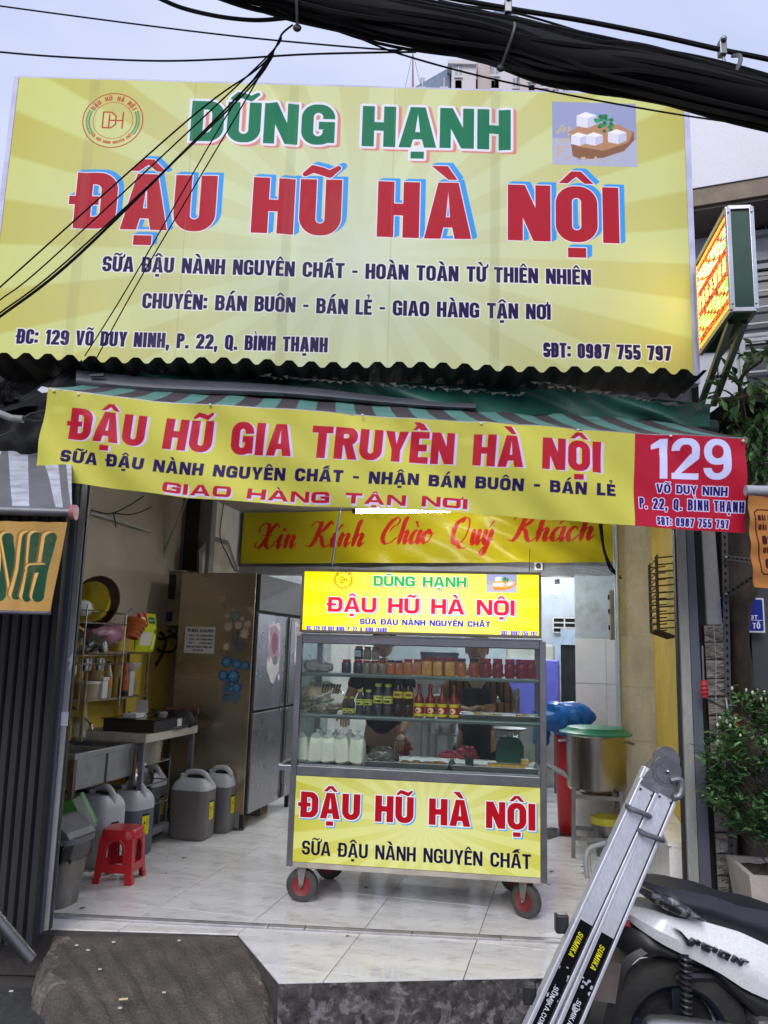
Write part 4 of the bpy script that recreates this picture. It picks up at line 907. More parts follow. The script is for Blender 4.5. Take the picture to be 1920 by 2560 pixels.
slotted(Y(1816, 1394, 4.37), Y(1882, 1402, 4.30), .028, 6, 'brace'); slotted(Y(1816, 1486, 4.37), Y(1882, 1442, 4.30), .028, 6, 'brace')
for p in ((1815, 1393), (1815, 1485)): MB().sphere(Y(p[0], p[1], 4.36), .008, 8, 6).build('bolt', M_steel, sa, smooth=True)
def handle(px, py0, py1, yy_, lb):
    t = thing('rubber_grip', lb, 'handle', (0, 0, 0)); A_, B_ = Y(px, py0, yy_), Y(px+3, py1, yy_); n = 14; pts = [A_.lerp(B_, k/n) for k in range(n+1)]
    MB().tube(pts, [.017 if k in (0, 1, n, n-1) else .020+.003*math.sin(k*2) for k in range(n+1)], 12).build('grip', mat('red_rubber', (.32, .02, .025), rough=.45, var=.2), t, smooth=True)
    return t, A_, B_
h1_, a_, b_ = handle(1759, 1700, 1744, 4.33, 'red ribbed grip hanging against the left side of the stone pier')
MB().tube([a_+Vector((0, 0, .18)), a_], .005, 6).build('rod', M_steeld, h1_); MB().tube([b_, Y(1800, 1764, 4.36), Y(1842, 1765, 4.32)], .006, 6).build('crank_rod', M_steeld, h1_)
h2_, a_, b_ = handle(1838, 1782, 1826, 4.25, 'red ribbed grip beside the flowering shrub'); MB().tube([Y(1815, 1745, 4.33), Y(1822, 1790, 4.3), Y(1834, 1818, 4.26)], .006, 6).build('crank_rod', M_steeld, h2_)
# dark neighbouring stall on the right
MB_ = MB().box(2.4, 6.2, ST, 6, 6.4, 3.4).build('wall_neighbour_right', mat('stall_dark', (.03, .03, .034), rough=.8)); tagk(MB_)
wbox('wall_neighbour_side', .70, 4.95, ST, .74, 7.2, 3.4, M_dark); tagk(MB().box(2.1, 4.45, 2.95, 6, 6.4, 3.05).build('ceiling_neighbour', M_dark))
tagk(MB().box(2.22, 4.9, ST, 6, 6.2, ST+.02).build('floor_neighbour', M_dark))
wq = thing('stall_wall', 'dark grey wall panel carrying the blue address plate', 'wall', (0, 0, 0)); P, Q = Y(1874, 1500, 4.9), Y(2100, 1500, 4.9); MB().box(P.x, 4.9, .9, Q.x, 5.0, 2.6).build('panel', mat('panel_dark_grey', (.06, .06, .065), rough=.7), wq)
# address plate
cvp = Canvas(.30, .20, 700, H_('d8dae8')); cvp.rect(.006, .006, .294, .194, H_('22308a'), r=.01); cvp.rect(.012, .068, .288, .072, H_('d8dae8'))
cvp.text('1', .19, .215, .105, .075, H_('f0ead0'), sw=.3); cvp.text('P.22 - BT', .07, .262, .076, .024, H_('e8e8f4'), sw=.24, gap=.12); cvp.text('NGÔ TẤT TỐ', .04, .274, .02, .034, H_('eceaf4'), sw=.22, gap=.12)
P = Y(1880, 1537, 4.80); ap = thing('address_plate', 'blue and white street address plate partly hidden by the tree trunk', 'plate', (P.x-.215, 4.84, P.z-.10))
MB().grid(lambda u, v: (u*.30, -.012, v*.20), 1, 1).build('print', mat('plate_print', (0, 0, .3), rough=.3, var=0, img=cvp.image('print_plate')), ap); MB().box(-.004, -.010, -.004, .304, 0, .204).build('backing', M_white, ap)
# right neighbour's orange banner
cvo = Canvas(.8, .5, 420, H_('a8713c'))
BR = H_('3a1414')
def ol(pts): cvo.stroke(pts, .0035, BR)
ol([(.8, .425), (.05, .425), (.03, .41), (.03, .4), (.055, .09), (.07, .075), (.8, .075)])
cvo.text('MÁI HIÊN', .045, .165, .365, .03, BR, sw=.26, gap=.1); cvo.text('MÁI XẾP', .05, .155, .315, .03, BR, sw=.26, gap=.1); cvo.text('09', .065, .125, .235, .05, BR, sw=.3, gap=.1)
cvo.text('QUÁN', .07, .145, .19, .03, BR, sw=.24, gap=.1); cvo.text('09', .08, .15, .105, .055, BR, sw=.3, gap=.1)
on = thing('orange_banner', 'orange brown cloth banner with dark outlined print hanging at the right edge', 'banner', (0, 0, 0))
def of(u, v):
    xl_, xr_ = 1887*(1-v)+1869*v, 2200; px = xl_+(xr_-xl_)*u; py = (1468+18*u)*(1-v)+(1240+8*u)*v; P = Y(px, py, 3.7); P.y += .012*math.sin(u*19+v*4)*(1-v*.5)+.008*math.sin(v*23)*max(0, 1-u*5); return P
MB().grid(of, 60, 24, thick=.003).build('printed_cloth', mat('orange_cloth', (.4, .2, .06), rough=.65, var=.15, vs=5, dirt=.25, dcol=(.2, .1, .04), bump=.3, bs=14, img=cvo.image('print_orange')), on, smooth=True)
MB().tube([Y(1864, 1226, 3.7), Y(2200, 1236, 3.7)], .025, 10).build('top_roll', mat('roll_pale', (.32, .32, .36), rough=.5), on, smooth=True)

# ================================================================== NEIGHBOUR HOUSE RIGHT (upper)
hs = thing('neighbour_house', 'pale grey clad neighbouring house with barred windows right of the billboard', 'house', (0, 0, 0))
YA, YB = 7.0, 6.67
A = Y(1690, 500, YA); tzA, bzA = Y(1700, 308, YA).z, Y(1718, 500, YA).z; B = Y(2150, 490, 6.45)
hd = (Vector((B.x, B.y, 0))-Vector((A.x, A.y, 0))); Lh = hd.length; hd.normalize(); hn = Vector((hd.y, -hd.x, 0)); ang = math.atan2(hd.y, hd.x)
hs.location = (A.x-.4, A.y+.32, 0); hs.rotation_euler = (0, 0, ang)
M_clad = mat('cladding_lilac', (.40, .40, .46), rough=.35, metal=.1, var=.08, vs=1.2, dirt=.12, dcol=(.25, .24, .26), ds=3, stretch=(1, 1, .3))
xs_ = [0, .50, 2.2, 3.9]
for a, b in zip(xs_[:-1], xs_[1:]): MB().box(a+.012, -.30, bzA, b-.012, 0, tzA).build('clad_panel', M_clad, hs, bevel=.004)
MB().box(-.2, -.27, bzA+.02, 4.0, 0, tzA-.02).build('panel_backing', M_dark, hs)
MB().box(-.2, -.285, bzA-.17, 4.0, .0, bzA-.003).build('soffit_band', mat('soffit_brown', (.20, .155, .11), rough=.6), hs)
MB().box(-.2, -.25, bzA-.20, 4.0, .5, bzA-.171).build('soffit', mat('soffit_dark', (.10, .08, .065), rough=.6), hs)
M_hw = mat('house_wall_grey', (.42, .43, .47), rough=.5, var=.08, dirt=.2, ds=2)
MB().box(-.2, .3, 0, 5.0, .5, bzA-.2).build('wall', M_hw, hs)
M_pane = mat('dark_pane', (.035, .04, .05), rough=.12, var=.3, vs=2); M_fr = mat('window_frame_pale', (.38, .38, .40), rough=.5, dirt=.3)
def hwin(x0, z0, x1, z1, rows):
    wn = MB().box(x0, .27, z0, x1, .299, z1).build('window', M_pane, hs)
    for a, b, c, d_ in ((x0-.05, z0-.05, x1+.05, z0), (x0-.05, z1, x1+.05, z1+.05), (x0-.05, z0, x0, z1), (x1, z0, x1+.05, z1), ((x0+x1)/2-.02, z0, (x0+x1)/2+.02, z1)): MB().box(a, .23, b, c, .3, d_).build('frame', M_fr, wn)
    for k in range(rows): z = z0+(z1-z0)*(k+.5)/rows; MB().bar((x0, .20, z), (x1, .20, z), .018).build('security_bar', M_fr, wn)
    for k in range(5): x = x0+(x1-x0)*(k+.5)/5; MB().bar((x, .26, z0), (x+.01, .26, z1), .05, .01).build('curtain_fold', mat('curtain_grey', (.16, .16, .17)), wn)
wz = lambda py: Y(1880, py, 7.1).z
hwin(1.05, wz(600)+.1, 3.4, wz(555)+.12, 1); hwin(1.05, wz(830), 3.4, wz(672), 4); hwin(1.05, wz(1010), 3.4, wz(850), 3)
for py in (640, 845, 1045): MB().box(-.2, .24, wz(py)-.04, 5, .299, wz(py)+.05).build('ledge', M_fr, hs)
for px in (.35, .36): pass
MB().box(-.2, .28, wz(625), .9, .299, wz(622)).build('panel_joint', M_dark, hs)
for zc_ in (.4, .8): MB().box(zc_, .285, wz(1000), zc_+.01, .299, wz(560)).build('panel_joint', M_dark, hs)
# vent louvres low
for k in range(7): z = wz(1040)-.1-k*.06; MB().box(1.0, .22, z, 3.4, .3, z+.012).build('louvre', M_fr, hs)

# ================================================================== FAR TOWERS
M_tw = mat('tower_stone', (.50, .43, .40), rough=.8, var=.06, vs=.05); M_tw2 = mat('tower_white', (.56, .52, .52), rough=.8, var=.05, vs=.05)
M_tp = mat('tower_glass', (.13, .20, .24), rough=.2, var=.2, vs=.3); M_slate = mat('tower_slate', (.14, .19, .27), rough=.6)
tw = thing('distant_tower', 'distant beige apartment tower with blue windows rising behind the billboard', 'tower', (0, 0, 0))
YT = 62
def tbox(x0, y0, x1, y1, yd, dep, m, nm='wing'):
    A_, B_ = Y(x0, y1, yd), Y(x1, y0, yd); return MB().box(A_.x, yd, A_.z, B_.x, yd+dep, B_.z).build(nm, m, tw), A_, B_
vols = [(1028, 222, 1122, 700, 63, 8, M_tw), (1122, 150, 1190, 700, 62, 8, M_tw2), (1190, 130, 1235, 700, 62.5, 8, M_tw), (1235, 120, 1300, 700, 61, 9, M_tw2), (1300, 175, 1375, 700, 60.5, 9, M_tw), (1375, 195, 1425, 700, 62, 9, M_tw2), (1215, 38, 1290, 300, 66, 5, M_tw)]
wins = {0: [(1050, 1062, 205), (1102, 1118, 205)], 1: [(1138, 1154, 178), (1138, 1154, 212)], 2: [(1172, 1190, 182), (1172, 1190, 214)], 3: [(1228, 1247, 175), (1228, 1247, 213), (1283, 1295, 206)], 4: [(1322, 1336, 190), (1322, 1336, 222), (1352, 1368, 205), (1352, 1368, 232)], 5: [(1385, 1393, 208), (1385, 1393, 235), (1408, 1418, 222)]}
for i, (a, b, c, d_, yd, dp, m) in enumerate(vols):
    tbox(a, b, c, d_, yd, dp, m)
    for (x0, x1, yc) in wins.get(i, []):
        for dy in range(0, 220, 34):
            yc2 = yc+dy
            A_, B_ = Y(x0, yc2+13, yd-.06), Y(x1, yc2-11, yd-.06); wn = MB().box(A_.x, yd-.06, A_.z, B_.x, yd-.02, B_.z).build('window', M_tp, tw)
            if dy < 40:
                xm = (A_.x+B_.x)/2; MB().box(xm-.04, yd-.12, A_.z, xm+.04, yd-.065, B_.z).build('mullion', M_tw2, wn); MB().box(A_.x-.1, yd-.16, A_.z-.16, B_.x+.1, yd-.065, A_.z).build('sill', M_tw2, wn)
for (a, b, c, yd) in ((1120, 1192, 158, 61.7), (1298, 1378, 178, 60.2), (1232, 1304, 132, 60.7)): tbox(a, c-7, b, c, yd, 9, M_tw2, 'cornice')
for (a, b, c, yd) in ((1298, 1427, 242, 60.1), (1026, 1192, 228, 61.6)): tbox(a, c-3, b, c+3, yd, 3, M_tw2, 'string_course')
P = [Y(1026, 224, 62.9), Y(1124, 168, 62.9), Y(1124, 224, 62.9)]; MB().prism([(p.x, p.z) for p in P], 'y', 62.9, 70).build('roof', M_slate, tw)
P = [Y(1212, 40, 65.9), Y(1252, 18, 65.9), Y(1296, 40, 65.9)]; MB().prism([(p.x, p.z) for p in P], 'y', 65.9, 71).build('roof', M_slate, tw)
A_, B_ = Y(1032, 225, 62), Y(1032, 132, 62); MB().tube([A_, B_], [.12, .05], 6).build('mast', mat('mast_rust', (.3, .18, .13)), tw)
for dx in (-.7, .8): MB().tube([B_, A_+Vector((dx, 0, 0))], .015, 4).build('stay_wire', M_cable, tw)
t2 = thing('distant_tower', 'distant white apartment block seen through the gap at the far left', 'tower', (0, 0, 0))
A_, B_ = Y(-500, 1300, 58), Y(80, 905, 58); MB().box(A_.x, 58, ST, B_.x, 66, B_.z).build('wall', mat('white_tower', (.62, .62, .64)), t2)
for px in range(-100, 80, 22):
    for py in range(912, 1000, 20): C_ = Y(px, py, 57.9); o_ = MB().box(C_.x, 57.88, C_.z-.28, C_.x+.34, 57.94, C_.z).build('window', mat('blue_window', (.25, .38, .5), rough=.2), t2)

# ================================================================== OVERHEAD CABLES
def cat(pts, n=10): return spline([tuple(p) for p in pts], n)
AX = [(-60, -420, 2.9), (300, -130, 3.0), (560, -48, 3.05), (726, -12, 3.1), (960, 44, 3.1), (1250, 98, 3.1), (1440, 152, 3.05), (1625, 180, 3.0), (1920, 252, 2.95), (2300, 360, 2.9)]
ax = [Vector(p) for p in cat([Y(*a) for a in AX], 8)]
cb = thing('cable_bundle', 'thick sagging bundle of black utility cables crossing the sky', 'cable bundle', (0, 0, 0))
na_ = len(ax); strands = []
thick = [np.interp(i/(na_-1), [0, .2, .35, .5, .65, .8, 1], [.035, .062, .10, .105, .11, .108, .105]) for i in range(na_)]
for k in range(70):
    a0_ = random.random()*6.28; r0_ = math.sqrt(random.random()); w1, w2 = random.uniform(.02, .07), random.uniform(0, 6.28); rad = random.uniform(.006, .013)
    pts = []
    for i, P in enumerate(ax):
        d_ = (ax[min(i+1, na_-1)]-ax[max(i-1, 0)]).normalized(); sd_ = d_.cross(Vector((0, 0, 1))).normalized(); up_ = sd_.cross(d_)
        a = a0_+.5*math.sin(i*w1*2+w2); rr_ = r0_*thick[i]*(.92+.10*math.sin(i*.31+w2*3))
        sag = -.012*abs(math.sin(i*.22+w2)) if math.sin(a) < -.6 else 0
        pts.append(P+sd_*(rr_*.75*math.cos(a))+up_*(rr_*math.sin(a)+sag))
    strands.append((pts, rad))
big = MB()
for k, (pts, rad) in enumerate(strands):
    if k < 14: MB().tube(pts, rad, 6).build('cable', M_cable, cb, smooth=True)
    else: big.tube(pts, rad, 5)
o = big.build('inner_cables', M_cable, cb, smooth=True); o['kind'] = 'stuff'
core = MB().tube(ax, [t_*.72 for t_ in thick], 12).build('core_cables', M_cable, cb, smooth=True)
def tie(ptop, pbot, yy_, w_=.006, bulge=.1):
    A_, B_ = Y(ptop[0], ptop[1], yy_), Y(pbot[0], pbot[1], yy_); n_ = 14; pts = []
    for k in range(n_+1): t_ = k/n_; P = A_.lerp(B_, t_); P.y -= math.sin(math.pi*t_)*bulge; P.x += .02*math.sin(math.pi*t_); pts.append(P)
    MB().tube(pts, w_, 6).build('cable_tie', mat('tie_grey', (.10, .10, .105), rough=.5), cb, smooth=True)
    MB().sphere(B_, (.02, .012, .018), 8, 6).build('tie_knot', M_black, cb, smooth=True)
tie((722, -60), (743, 70), 3.1); tie((1277, 62), (1252, 170), 3.1); tie((1832, 140), (1790, 262), 3.0, .009)
sw = thing('support_wire', 'taut steel support wire with clamps running above the cable bundle', 'wire', (0, 0, 0))
SWP = [(1000, -30, 3.1), (1151, 0, 3.1), (1300, 26, 3.1), (1458, 52, 3.08), (1640, 88, 3.05), (1800, 124, 3.0), (1920, 148, 2.97), (2300, 228, 2.9)]
MB().tube(cat([Y(*p) for p in SWP], 6), .0105, 8).build('wire_rope', M_cable, sw, smooth=True)
for px, py in ((1270, 18), (1805, 122)):
    P = Y(px, py, 3.05 if px < 1500 else 3.0); MB().bar(P-Vector((0, 0, .035)), P+Vector((0, 0, .035)), .035, .03).build('clamp', M_steeld, sw, bevel=.004); MB().sphere(P+Vector((0, -.02, .03)), .014, 8, 6).build('clamp_bolt', M_steeld, sw, smooth=True); MB().tube([P, P+Vector((.01, 0, -.09)), P+Vector((-.01, 0, -.13))], .006, 6).build('hanger', M_steeld, sw)
def wire(pts, r_, lb, grp=None): return tag(MB().tube(cat([Y(*p) for p in pts], 8), r_, 6).build('overhead_wire', M_cable, smooth=True), lb, 'wire', grp)
wire([(1095, 0, 3.1), (1160, 14, 3.1), (1290, 33, 3.1), (1460, 82, 3.1)], .005, 'thin wire rejoining the cable bundle under the support wire')
wire([(394, -6, 3.1), (450, 18, 3.1), (520, 36, 3.1), (590, 47, 3.12), (660, 50, 3.12), (760, 40, 3.12)], .009, 'loose black cable curling below the left end of the bundle')
wire([(-40, 10, 3.4), (0, 15, 3.4), (200, 42, 3.4), (480, 78, 3.3), (690, 101, 3.2), (960, 124, 3.15), (1010, 122, 3.1)], .0038, 'upper thin wire crossing the sky at the left')
wire([(-40, 124, 3.5), (0, 130, 3.5), (150, 142, 3.45), (380, 152, 3.4), (560, 148, 3.35), (760, 136, 3.25), (960, 131, 3.15), (1040, 130, 3.1)], .0045, 'lower thin wire sagging across the sky at the left')
wire([(900, 96, 3.1), (1000, 135, 3.15), (1200, 190, 3.25), (1440, 241, 3.35), (1700, 287, 3.4), (1920, 318, 3.4), (2000, 330, 3.4)], .0042, 'thin wire passing in front of the right top of the billboard')
DR = [((-60, 768, 3.7), (0, 718, 3.7), (470, 300, 3.45), (640, 175, 3.3)), ((-60, 800, 3.7), (0, 750, 3.7), (120, 655, 3.68), (560, 245, 3.4)), ((-60, 822, 3.7), (0, 782, 3.7), (170, 650, 3.65), (600, 245, 3.35)), ((-60, 830, 3.72), (0, 790, 3.72), (200, 632, 3.66), (620, 215, 3.35)),
      ((-60, 833, 3.74), (0, 793, 3.74), (200, 636, 3.68), (610, 225, 3.37)), ((212, 890, 4.1), (330, 700, 3.9), (560, 300, 3.55), (640, 190, 3.3)), ((236, 905, 4.1), (360, 680, 3.9), (620, 240, 3.45), (670, 150, 3.25))]
for i, d_ in enumerate(DR):
    lb = ['uppermost dark drop wire fanning down to the lower left', 'second dark drop wire fanning down to the lower left', 'third dark drop wire fanning to the lower left, close to the doubled cables', 'doubled thick drop wire, outer strand, fanning to the lower left', 'doubled thick drop wire, inner strand, fanning to the lower left', 'thin drop wire running down to the roof edge, left one of two', 'thin drop wire running down to the roof edge, right one of two'][i]
    wire(list(d_)+[(688, 120, 3.2), (705, 85, 3.15), (732, 62, 3.12)], [.004, .0035, .004, .0044, .0042, .0035, .0035][i], lb, 'drop wires fanning from the bundle')

# ================================================================== PLANTS
M_leaf = [mat('leaf_dark', (.042, .10, .036), rough=.45, var=.3, vs=20), mat('leaf_mid', (.09, .21, .055), rough=.45, var=.3, vs=20), mat('leaf_light', (.13, .19, .06), rough=.45, var=.3, vs=20), mat('petal_white', (.62, .62, .48), rough=.5)]
M_bark = mat('bark', (.10, .075, .05), rough=.9, var=.4, bump=.6, bs=40)
def leaf(mb, P, d_, ln, wd, mi=0):
    d_ = Vector(d_).normalized(); sd_ = d_.cross(Vector((random.uniform(-.4, .4), random.uniform(-.4, .4), 1))).normalized(); up_ = sd_.cross(d_); mb.cur = mi; P = Vector(P)
    vs = [P, P+d_*ln*.35+sd_*wd*.5+up_*ln*.05, P+d_*ln*.75+sd_*wd*.32+up_*ln*.02, P+d_*ln-up_*ln*.12, P+d_*ln*.75-sd_*wd*.32+up_*ln*.02, P+d_*ln*.35-sd_*wd*.5+up_*ln*.05, P+d_*ln*.5-up_*ln*.03]
    mb.add(vs, [(0, 1, 6), (1, 2, 6), (2, 3, 6), (3, 4, 6), (4, 5, 6), (5, 0, 6)])
def rdir(): return Vector((random.gauss(0, 1), random.gauss(0, 1), random.gauss(0, 1))).normalized()
# flowering shrub in a pot
PC = Y(1905, 1925, 3.95); pb_ = Y(1940, 2300, 3.95); zb_ = -.02
sh = thing('potted_shrub', 'white flowering green shrub with small glossy leaves at the right edge', 'shrub', (0, 0, 0))
mb = MB(); stems = MB(); rg = random.Random(4); random.seed(21)
cy_ = 3.98
tips = []
for k in range(150):
    a = random.random()*6.28; h = random.random(); rr_ = math.sqrt(random.random())*(.30 if h > .15 else .18)*(1-.35*max(0, h-.7)/.3)
    z = Y(1905, 2095, cy_).z+h*(Y(1905, 1752, cy_).z-Y(1905, 2095, cy_).z); c = Vector((PC.x+.10+rr_*math.cos(a)*1.0, cy_+.15+rr_*.8*math.sin(a), z)); tips.append(c)
for c in tips:
    base = Vector((PC.x+.14, cy_+.15, c.z-.22)); stems.tube([base+(c-base)*.3, base.lerp(c, .7)+Vector((0, 0, -.01)), c], .0025, 4)
    for q_ in range(30): d_ = rdir(); d_.z = abs(d_.z)*.6-.1; leaf(mb, c+rdir()*random.uniform(.0, .065), d_, random.uniform(.032, .055), random.uniform(.016, .026), random.choice((0, 0, 1, 1, 2) if c.z > PC.z else (0, 0, 0, 1)))
fl2 = MB()
top = sorted(tips, key=lambda c: -c.z+.4*(c.x-PC.x)+.3*(c.y-cy_))[:18]
for c in top:
    for q_ in range(3): P = c+rdir()*.045+Vector((0, -.02, .03)); fl2.sphere(P, (.006, .006, .010), 6, 5)
stems.tube([Vector((PC.x+.14, cy_+.15, .1)), Vector((PC.x+.12, cy_+.15, .35)), Vector((PC.x+.14, cy_+.15, .75))], [.014, .011, .006], 6)
mb.build('foliage', M_leaf, sh)['kind'] = 'stuff'; stems.build('stem', M_bark, sh); fl2.build('blossoms', M_leaf[3], sh)['kind'] = 'stuff'
# tapered square pot
pt = thing('plant_pot', 'pale square tapered concrete planter at the right edge', 'planter', (0, 0, 0)); A_ = Y(1868, 2186, 4.0)
x0_, zt3 = A_.x, A_.z; mbp = MB()
r_t = [(x0_, 3.98), (x0_+.42, 3.90), (x0_+.48, 4.30), (x0_+.06, 4.38)]; cxx = sum(p[0] for p in r_t)/4; cyy = sum(p[1] for p in r_t)/4
ring = lambda f_, z: [Vector((cxx+(a-cxx)*f_, cyy+(b-cyy)*f_, z)) for a, b in r_t]
mbp.loft([ring(.62, ST+.01), ring(1.0, zt3-.0), ring(.88, zt3), ring(.86, zt3-.06)], caps=False); mbp.build('pot', mat('pot_concrete', (.42, .37, .33), rough=.7, var=.12, dirt=.4, dcol=(.2, .16, .12), ds=5), pt)
mbp = MB(); mbp.grid(lambda u, v: (ring(.87, 0)[0]*(1-u)*(1-v)+ring(.87, 0)[1]*u*(1-v)+ring(.87, 0)[2]*u*v+ring(.87, 0)[3]*(1-u)*v)+Vector((0, 0, zt3-.03+random.uniform(-.012, .012))), 14, 14); mbp.build('soil', mat('soil', (.05, .035, .025), rough=.95, bump=.8), pt)
# stones behind the pot
for k, (px, py, s_) in enumerate([(1850, 2290, .05), (1862, 2262, .035), (1848, 2245, .04)]):
    P = Y(px, py, 4.45); tag(MB().sphere(P, (s_, s_, s_*.8), 10, 7, fn=lambda d_: 1+.15*math.sin(d_.x*9+d_.y*7+k)).build('stone', M_stone, smooth=True), ['large rough stone at the foot of the pier', 'small rounded stone behind the planter', 'middle sized grey stone against the pier foot'][k], 'stone')
# street tree behind: trunk and leafy boughs
trk = thing('street_tree', 'dark trunked tree with light green leafy boughs at the right edge', 'tree', (0, 0, 0))
TX = [Y(1868, 2260, 4.75), Y(1862, 1900, 4.75), Y(1852, 1650, 4.7), Y(1846, 1450, 4.68), Y(1855, 1250, 4.7), Y(1880, 1120, 4.7)]; TX[0].z = ST
def trf():
    mb = MB(); pts = [Vector(p) for p in spline([tuple(p) for p in TX], 6)]; n_ = len(pts)
    mb.tube(pts, [(.058+.010*math.sin(i*1.3)+(.05 if i > 16 and i < 26 else 0)*1) for i in range(n_)], 12); return mb
trf().build('trunk', mat('trunk_dark', (.06, .045, .035), rough=.95, var=.5, vs=14, bump=1.0, bs=30, stretch=(1, 1, .35)), trk, smooth=True)
br = MB(); lv = MB()
BRS = [[(1880, 1120, 4.7), (1805, 1010, 4.3), (1788, 985, 4.15)], [(1880, 1120, 4.7), (1850, 960, 4.3), (1905, 900, 4.1), (1940, 850, 4.0)], [(1800, 1000, 4.3), (1870, 990, 4.2), (1930, 960, 4.1)], [(1880, 1120, 4.7), (1900, 1050, 4.3), (1925, 1010, 4.2)], [(1880, 1130, 4.7), (1845, 1080, 4.4), (1890, 1150, 4.3)], [(1850, 960, 4.3), (1810, 930, 4.2)], [(1890, 905, 4.1), (1870, 880, 4.1)]]
for b_ in BRS:
    pts = [Vector(p) for p in spline([tuple(Y(*q_)) for q_ in b_], 6)]; br.tube(pts, [.016*(1-.75*i/len(pts)) for i in range(len(pts))], 6)
    for i, P in enumerate(pts):
        if i < 3: continue
        for q_ in range(2 if P.z > Y(1900, 1020, 4.2).z else 4):
            d_ = rdir(); d_.z -= .25; leaf(lv, P+rdir()*.05, d_, random.uniform(.06, .11), random.uniform(.025, .042), random.choice((0, 1, 1, 2, 2)))
for k in range(44):
    P = Y(random.uniform(1800, 1960), random.uniform(1070, 1230), random.uniform(4.2, 4.8)); br.tube([P, P+rdir()*.1], .003, 4)
    for q_ in range(7): d_ = rdir(); d_.z -= .2; leaf(lv, P+rdir()*.07, d_, random.uniform(.05, .09), random.uniform(.02, .036), random.choice((0, 0, 1, 2)))
for k in range(20):
    P = Y(random.uniform(1870, 2000), random.uniform(850, 1060), random.uniform(4.1, 4.5))
    for q_ in range(4): d_ = rdir(); d_.z -= .2; leaf(lv, P+rdir()*.06, d_, random.uniform(.06, .10), random.uniform(.025, .04), random.choice((1, 2, 2, 0)))
br.build('boughs', M_bark, trk, smooth=True); lv.build('crown', M_leaf[:3], trk)['kind'] = 'stuff'
random.seed(99)
# ================================================================== INSIDE THE SHOP
def sthing(name, label, cat_, s, t, z=0.0, group=None, dr=0.0): return thing(name, label, cat_, W(s, t, z), -SA+dr, group)
def lbox(par, name, m, x0, y0, z0, x1, y1, z1, bevel=0): return MB().box(x0, y0, z0, x1, y1, z1).build(name, m, par, bevel=bevel)
# ---- fridge
M_fr1 = mat('fridge_side_steel', (.44, .38, .28), rough=.32, metal=.8, var=.34, vs=1.6, rvar=.14, dirt=.5, dcol=(.13, .10, .06), ds=1.3, stretch=(.35, 1, 1.2), bump=.12, bs=2)  # broad colour blotches also paint in the dark reflections on the steel
M_fr2 = mat('fridge_door_steel', (.36, .35, .37), rough=.3, metal=.9, var=.15, vs=2, rvar=.06, dirt=.12, dcol=(.2, .18, .16))
frg = sthing('steel_refrigerator', 'tall four door stainless refrigerator with flower stickers and peeling decals', 'refrigerator', -2.61, 6.34)
lbox(frg, 'cabinet', M_fr1, -.71, 0, .13, -.02, 1.2, 2.085, .004)
yd = [.025, st(S(711, 1650, -2.61))[1]-6.34, st(S(718, 1650, -2.61))[1]-6.34, 1.17]; zs = S(700, 1768, -2.61).z; ztop = S(665, 1532, -2.61).z
for (a, b) in ((yd[0], yd[1]), (yd[2], yd[3])):
    for (z0, z1) in ((.135, zs-.012), (zs+.012, ztop-.015)):
        d_ = lbox(frg, 'door', M_fr2, -.018, a, z0, .014, b, z1, .005); lbox(d_, 'handle_strip', mat('strip_dark', (.12, .11, .10), rough=.4, metal=.6), .0145, b-.03 if a < .3 else a+.01, z0+.02, .018, b-.012 if a < .3 else a+.028, z1-.02)
lbox(frg, 'motor_panel', mat('fridge_top_grey', (.115, .11, .115), rough=.5, metal=.4, var=.12), -.018, .02, ztop+.012, .016, 1.18, 2.08, .004)
lbox(frg, 'seal', M_dark, -.02, .01, .13, -.006, 1.19, 2.08)
for x, y in ((-.05, .05), (-.66, .05), (-.05, 1.1), (-.66, 1.1)): MB().bar((x, y, 0), (x, y, .13), .035).build('leg', M_black, frg)
lbox(frg, 'foot_rail', M_steeld, -.35, .03, .0, -.03, .06, .014)
lbox(frg, 'block', M_wood, -.3, .62, 0, -.12, .8, .12)
# flat stickers: petals and vases, 1 mm proud of the side (local plane y = 0) 
def disc_poly(mb, cx, cz, rx, rz, y, n=9, rot=0): mb.add([(cx+rx*math.cos(a)*math.cos(rot)-rz*math.sin(a)*math.sin(rot), y, cz+rx*math.cos(a)*math.sin(rot)+rz*math.sin(a)*math.cos(rot)) for a in [2*math.pi*k/n for k in range(n)]], [tuple(range(n))])
def flower(mb, cx, cz, r_, y, mi, mc, n=7):
    for ringk, (q_, off) in enumerate(((.62, 0), (.34, .4))):
        mb.cur = mi+ringk
        for k in range(n): a = 2*math.pi*(k/n)+off; disc_poly(mb, cx+r_*q_*math.cos(a), cz+r_*q_*math.sin(a), r_*.42*(1-.2*ringk), r_*.30, y-.0004*ringk-.00003*k, 8, a)
    mb.cur = mc; disc_poly(mb, cx, cz, r_*.16, r_*.16, y-.0012, 8)
SM = [mat('st_'+n_, c, rough=.5, var=.1) for n_, c in (('cream', (.55, .46, .36)), ('peach', (.62, .46, .32)), ('yellow', (.45, .38, .08)), ('blue', (.02, .10, .26)), ('ltblue', (.05, .26, .50)), ('teal', (.10, .22, .21)), ('teal2', (.17, .30, .28)), ('stem', (.06, .08, .045)), ('vase', (.12, .13, .13)), ('bvase', (.09, .16, .22)))]
def fl_px(px, py): P = T(px, py, 6.34); return P.dot(E1)+2.61, P.z
stk = MB(); yq = -.0015
stk.cur = 7
for a, b in (((585, 1610), (580, 1530)), ((590, 1610), (600, 1560)), ((600, 1610), (618, 1590)), ((570, 1500), (590, 1545)), ((560, 1510), (575, 1560))):
    (x0, z0), (x1, z1) = fl_px(*a), fl_px(*b); stk.bar((x0, yq, z0), (x1, yq, z1), .004, .0006)
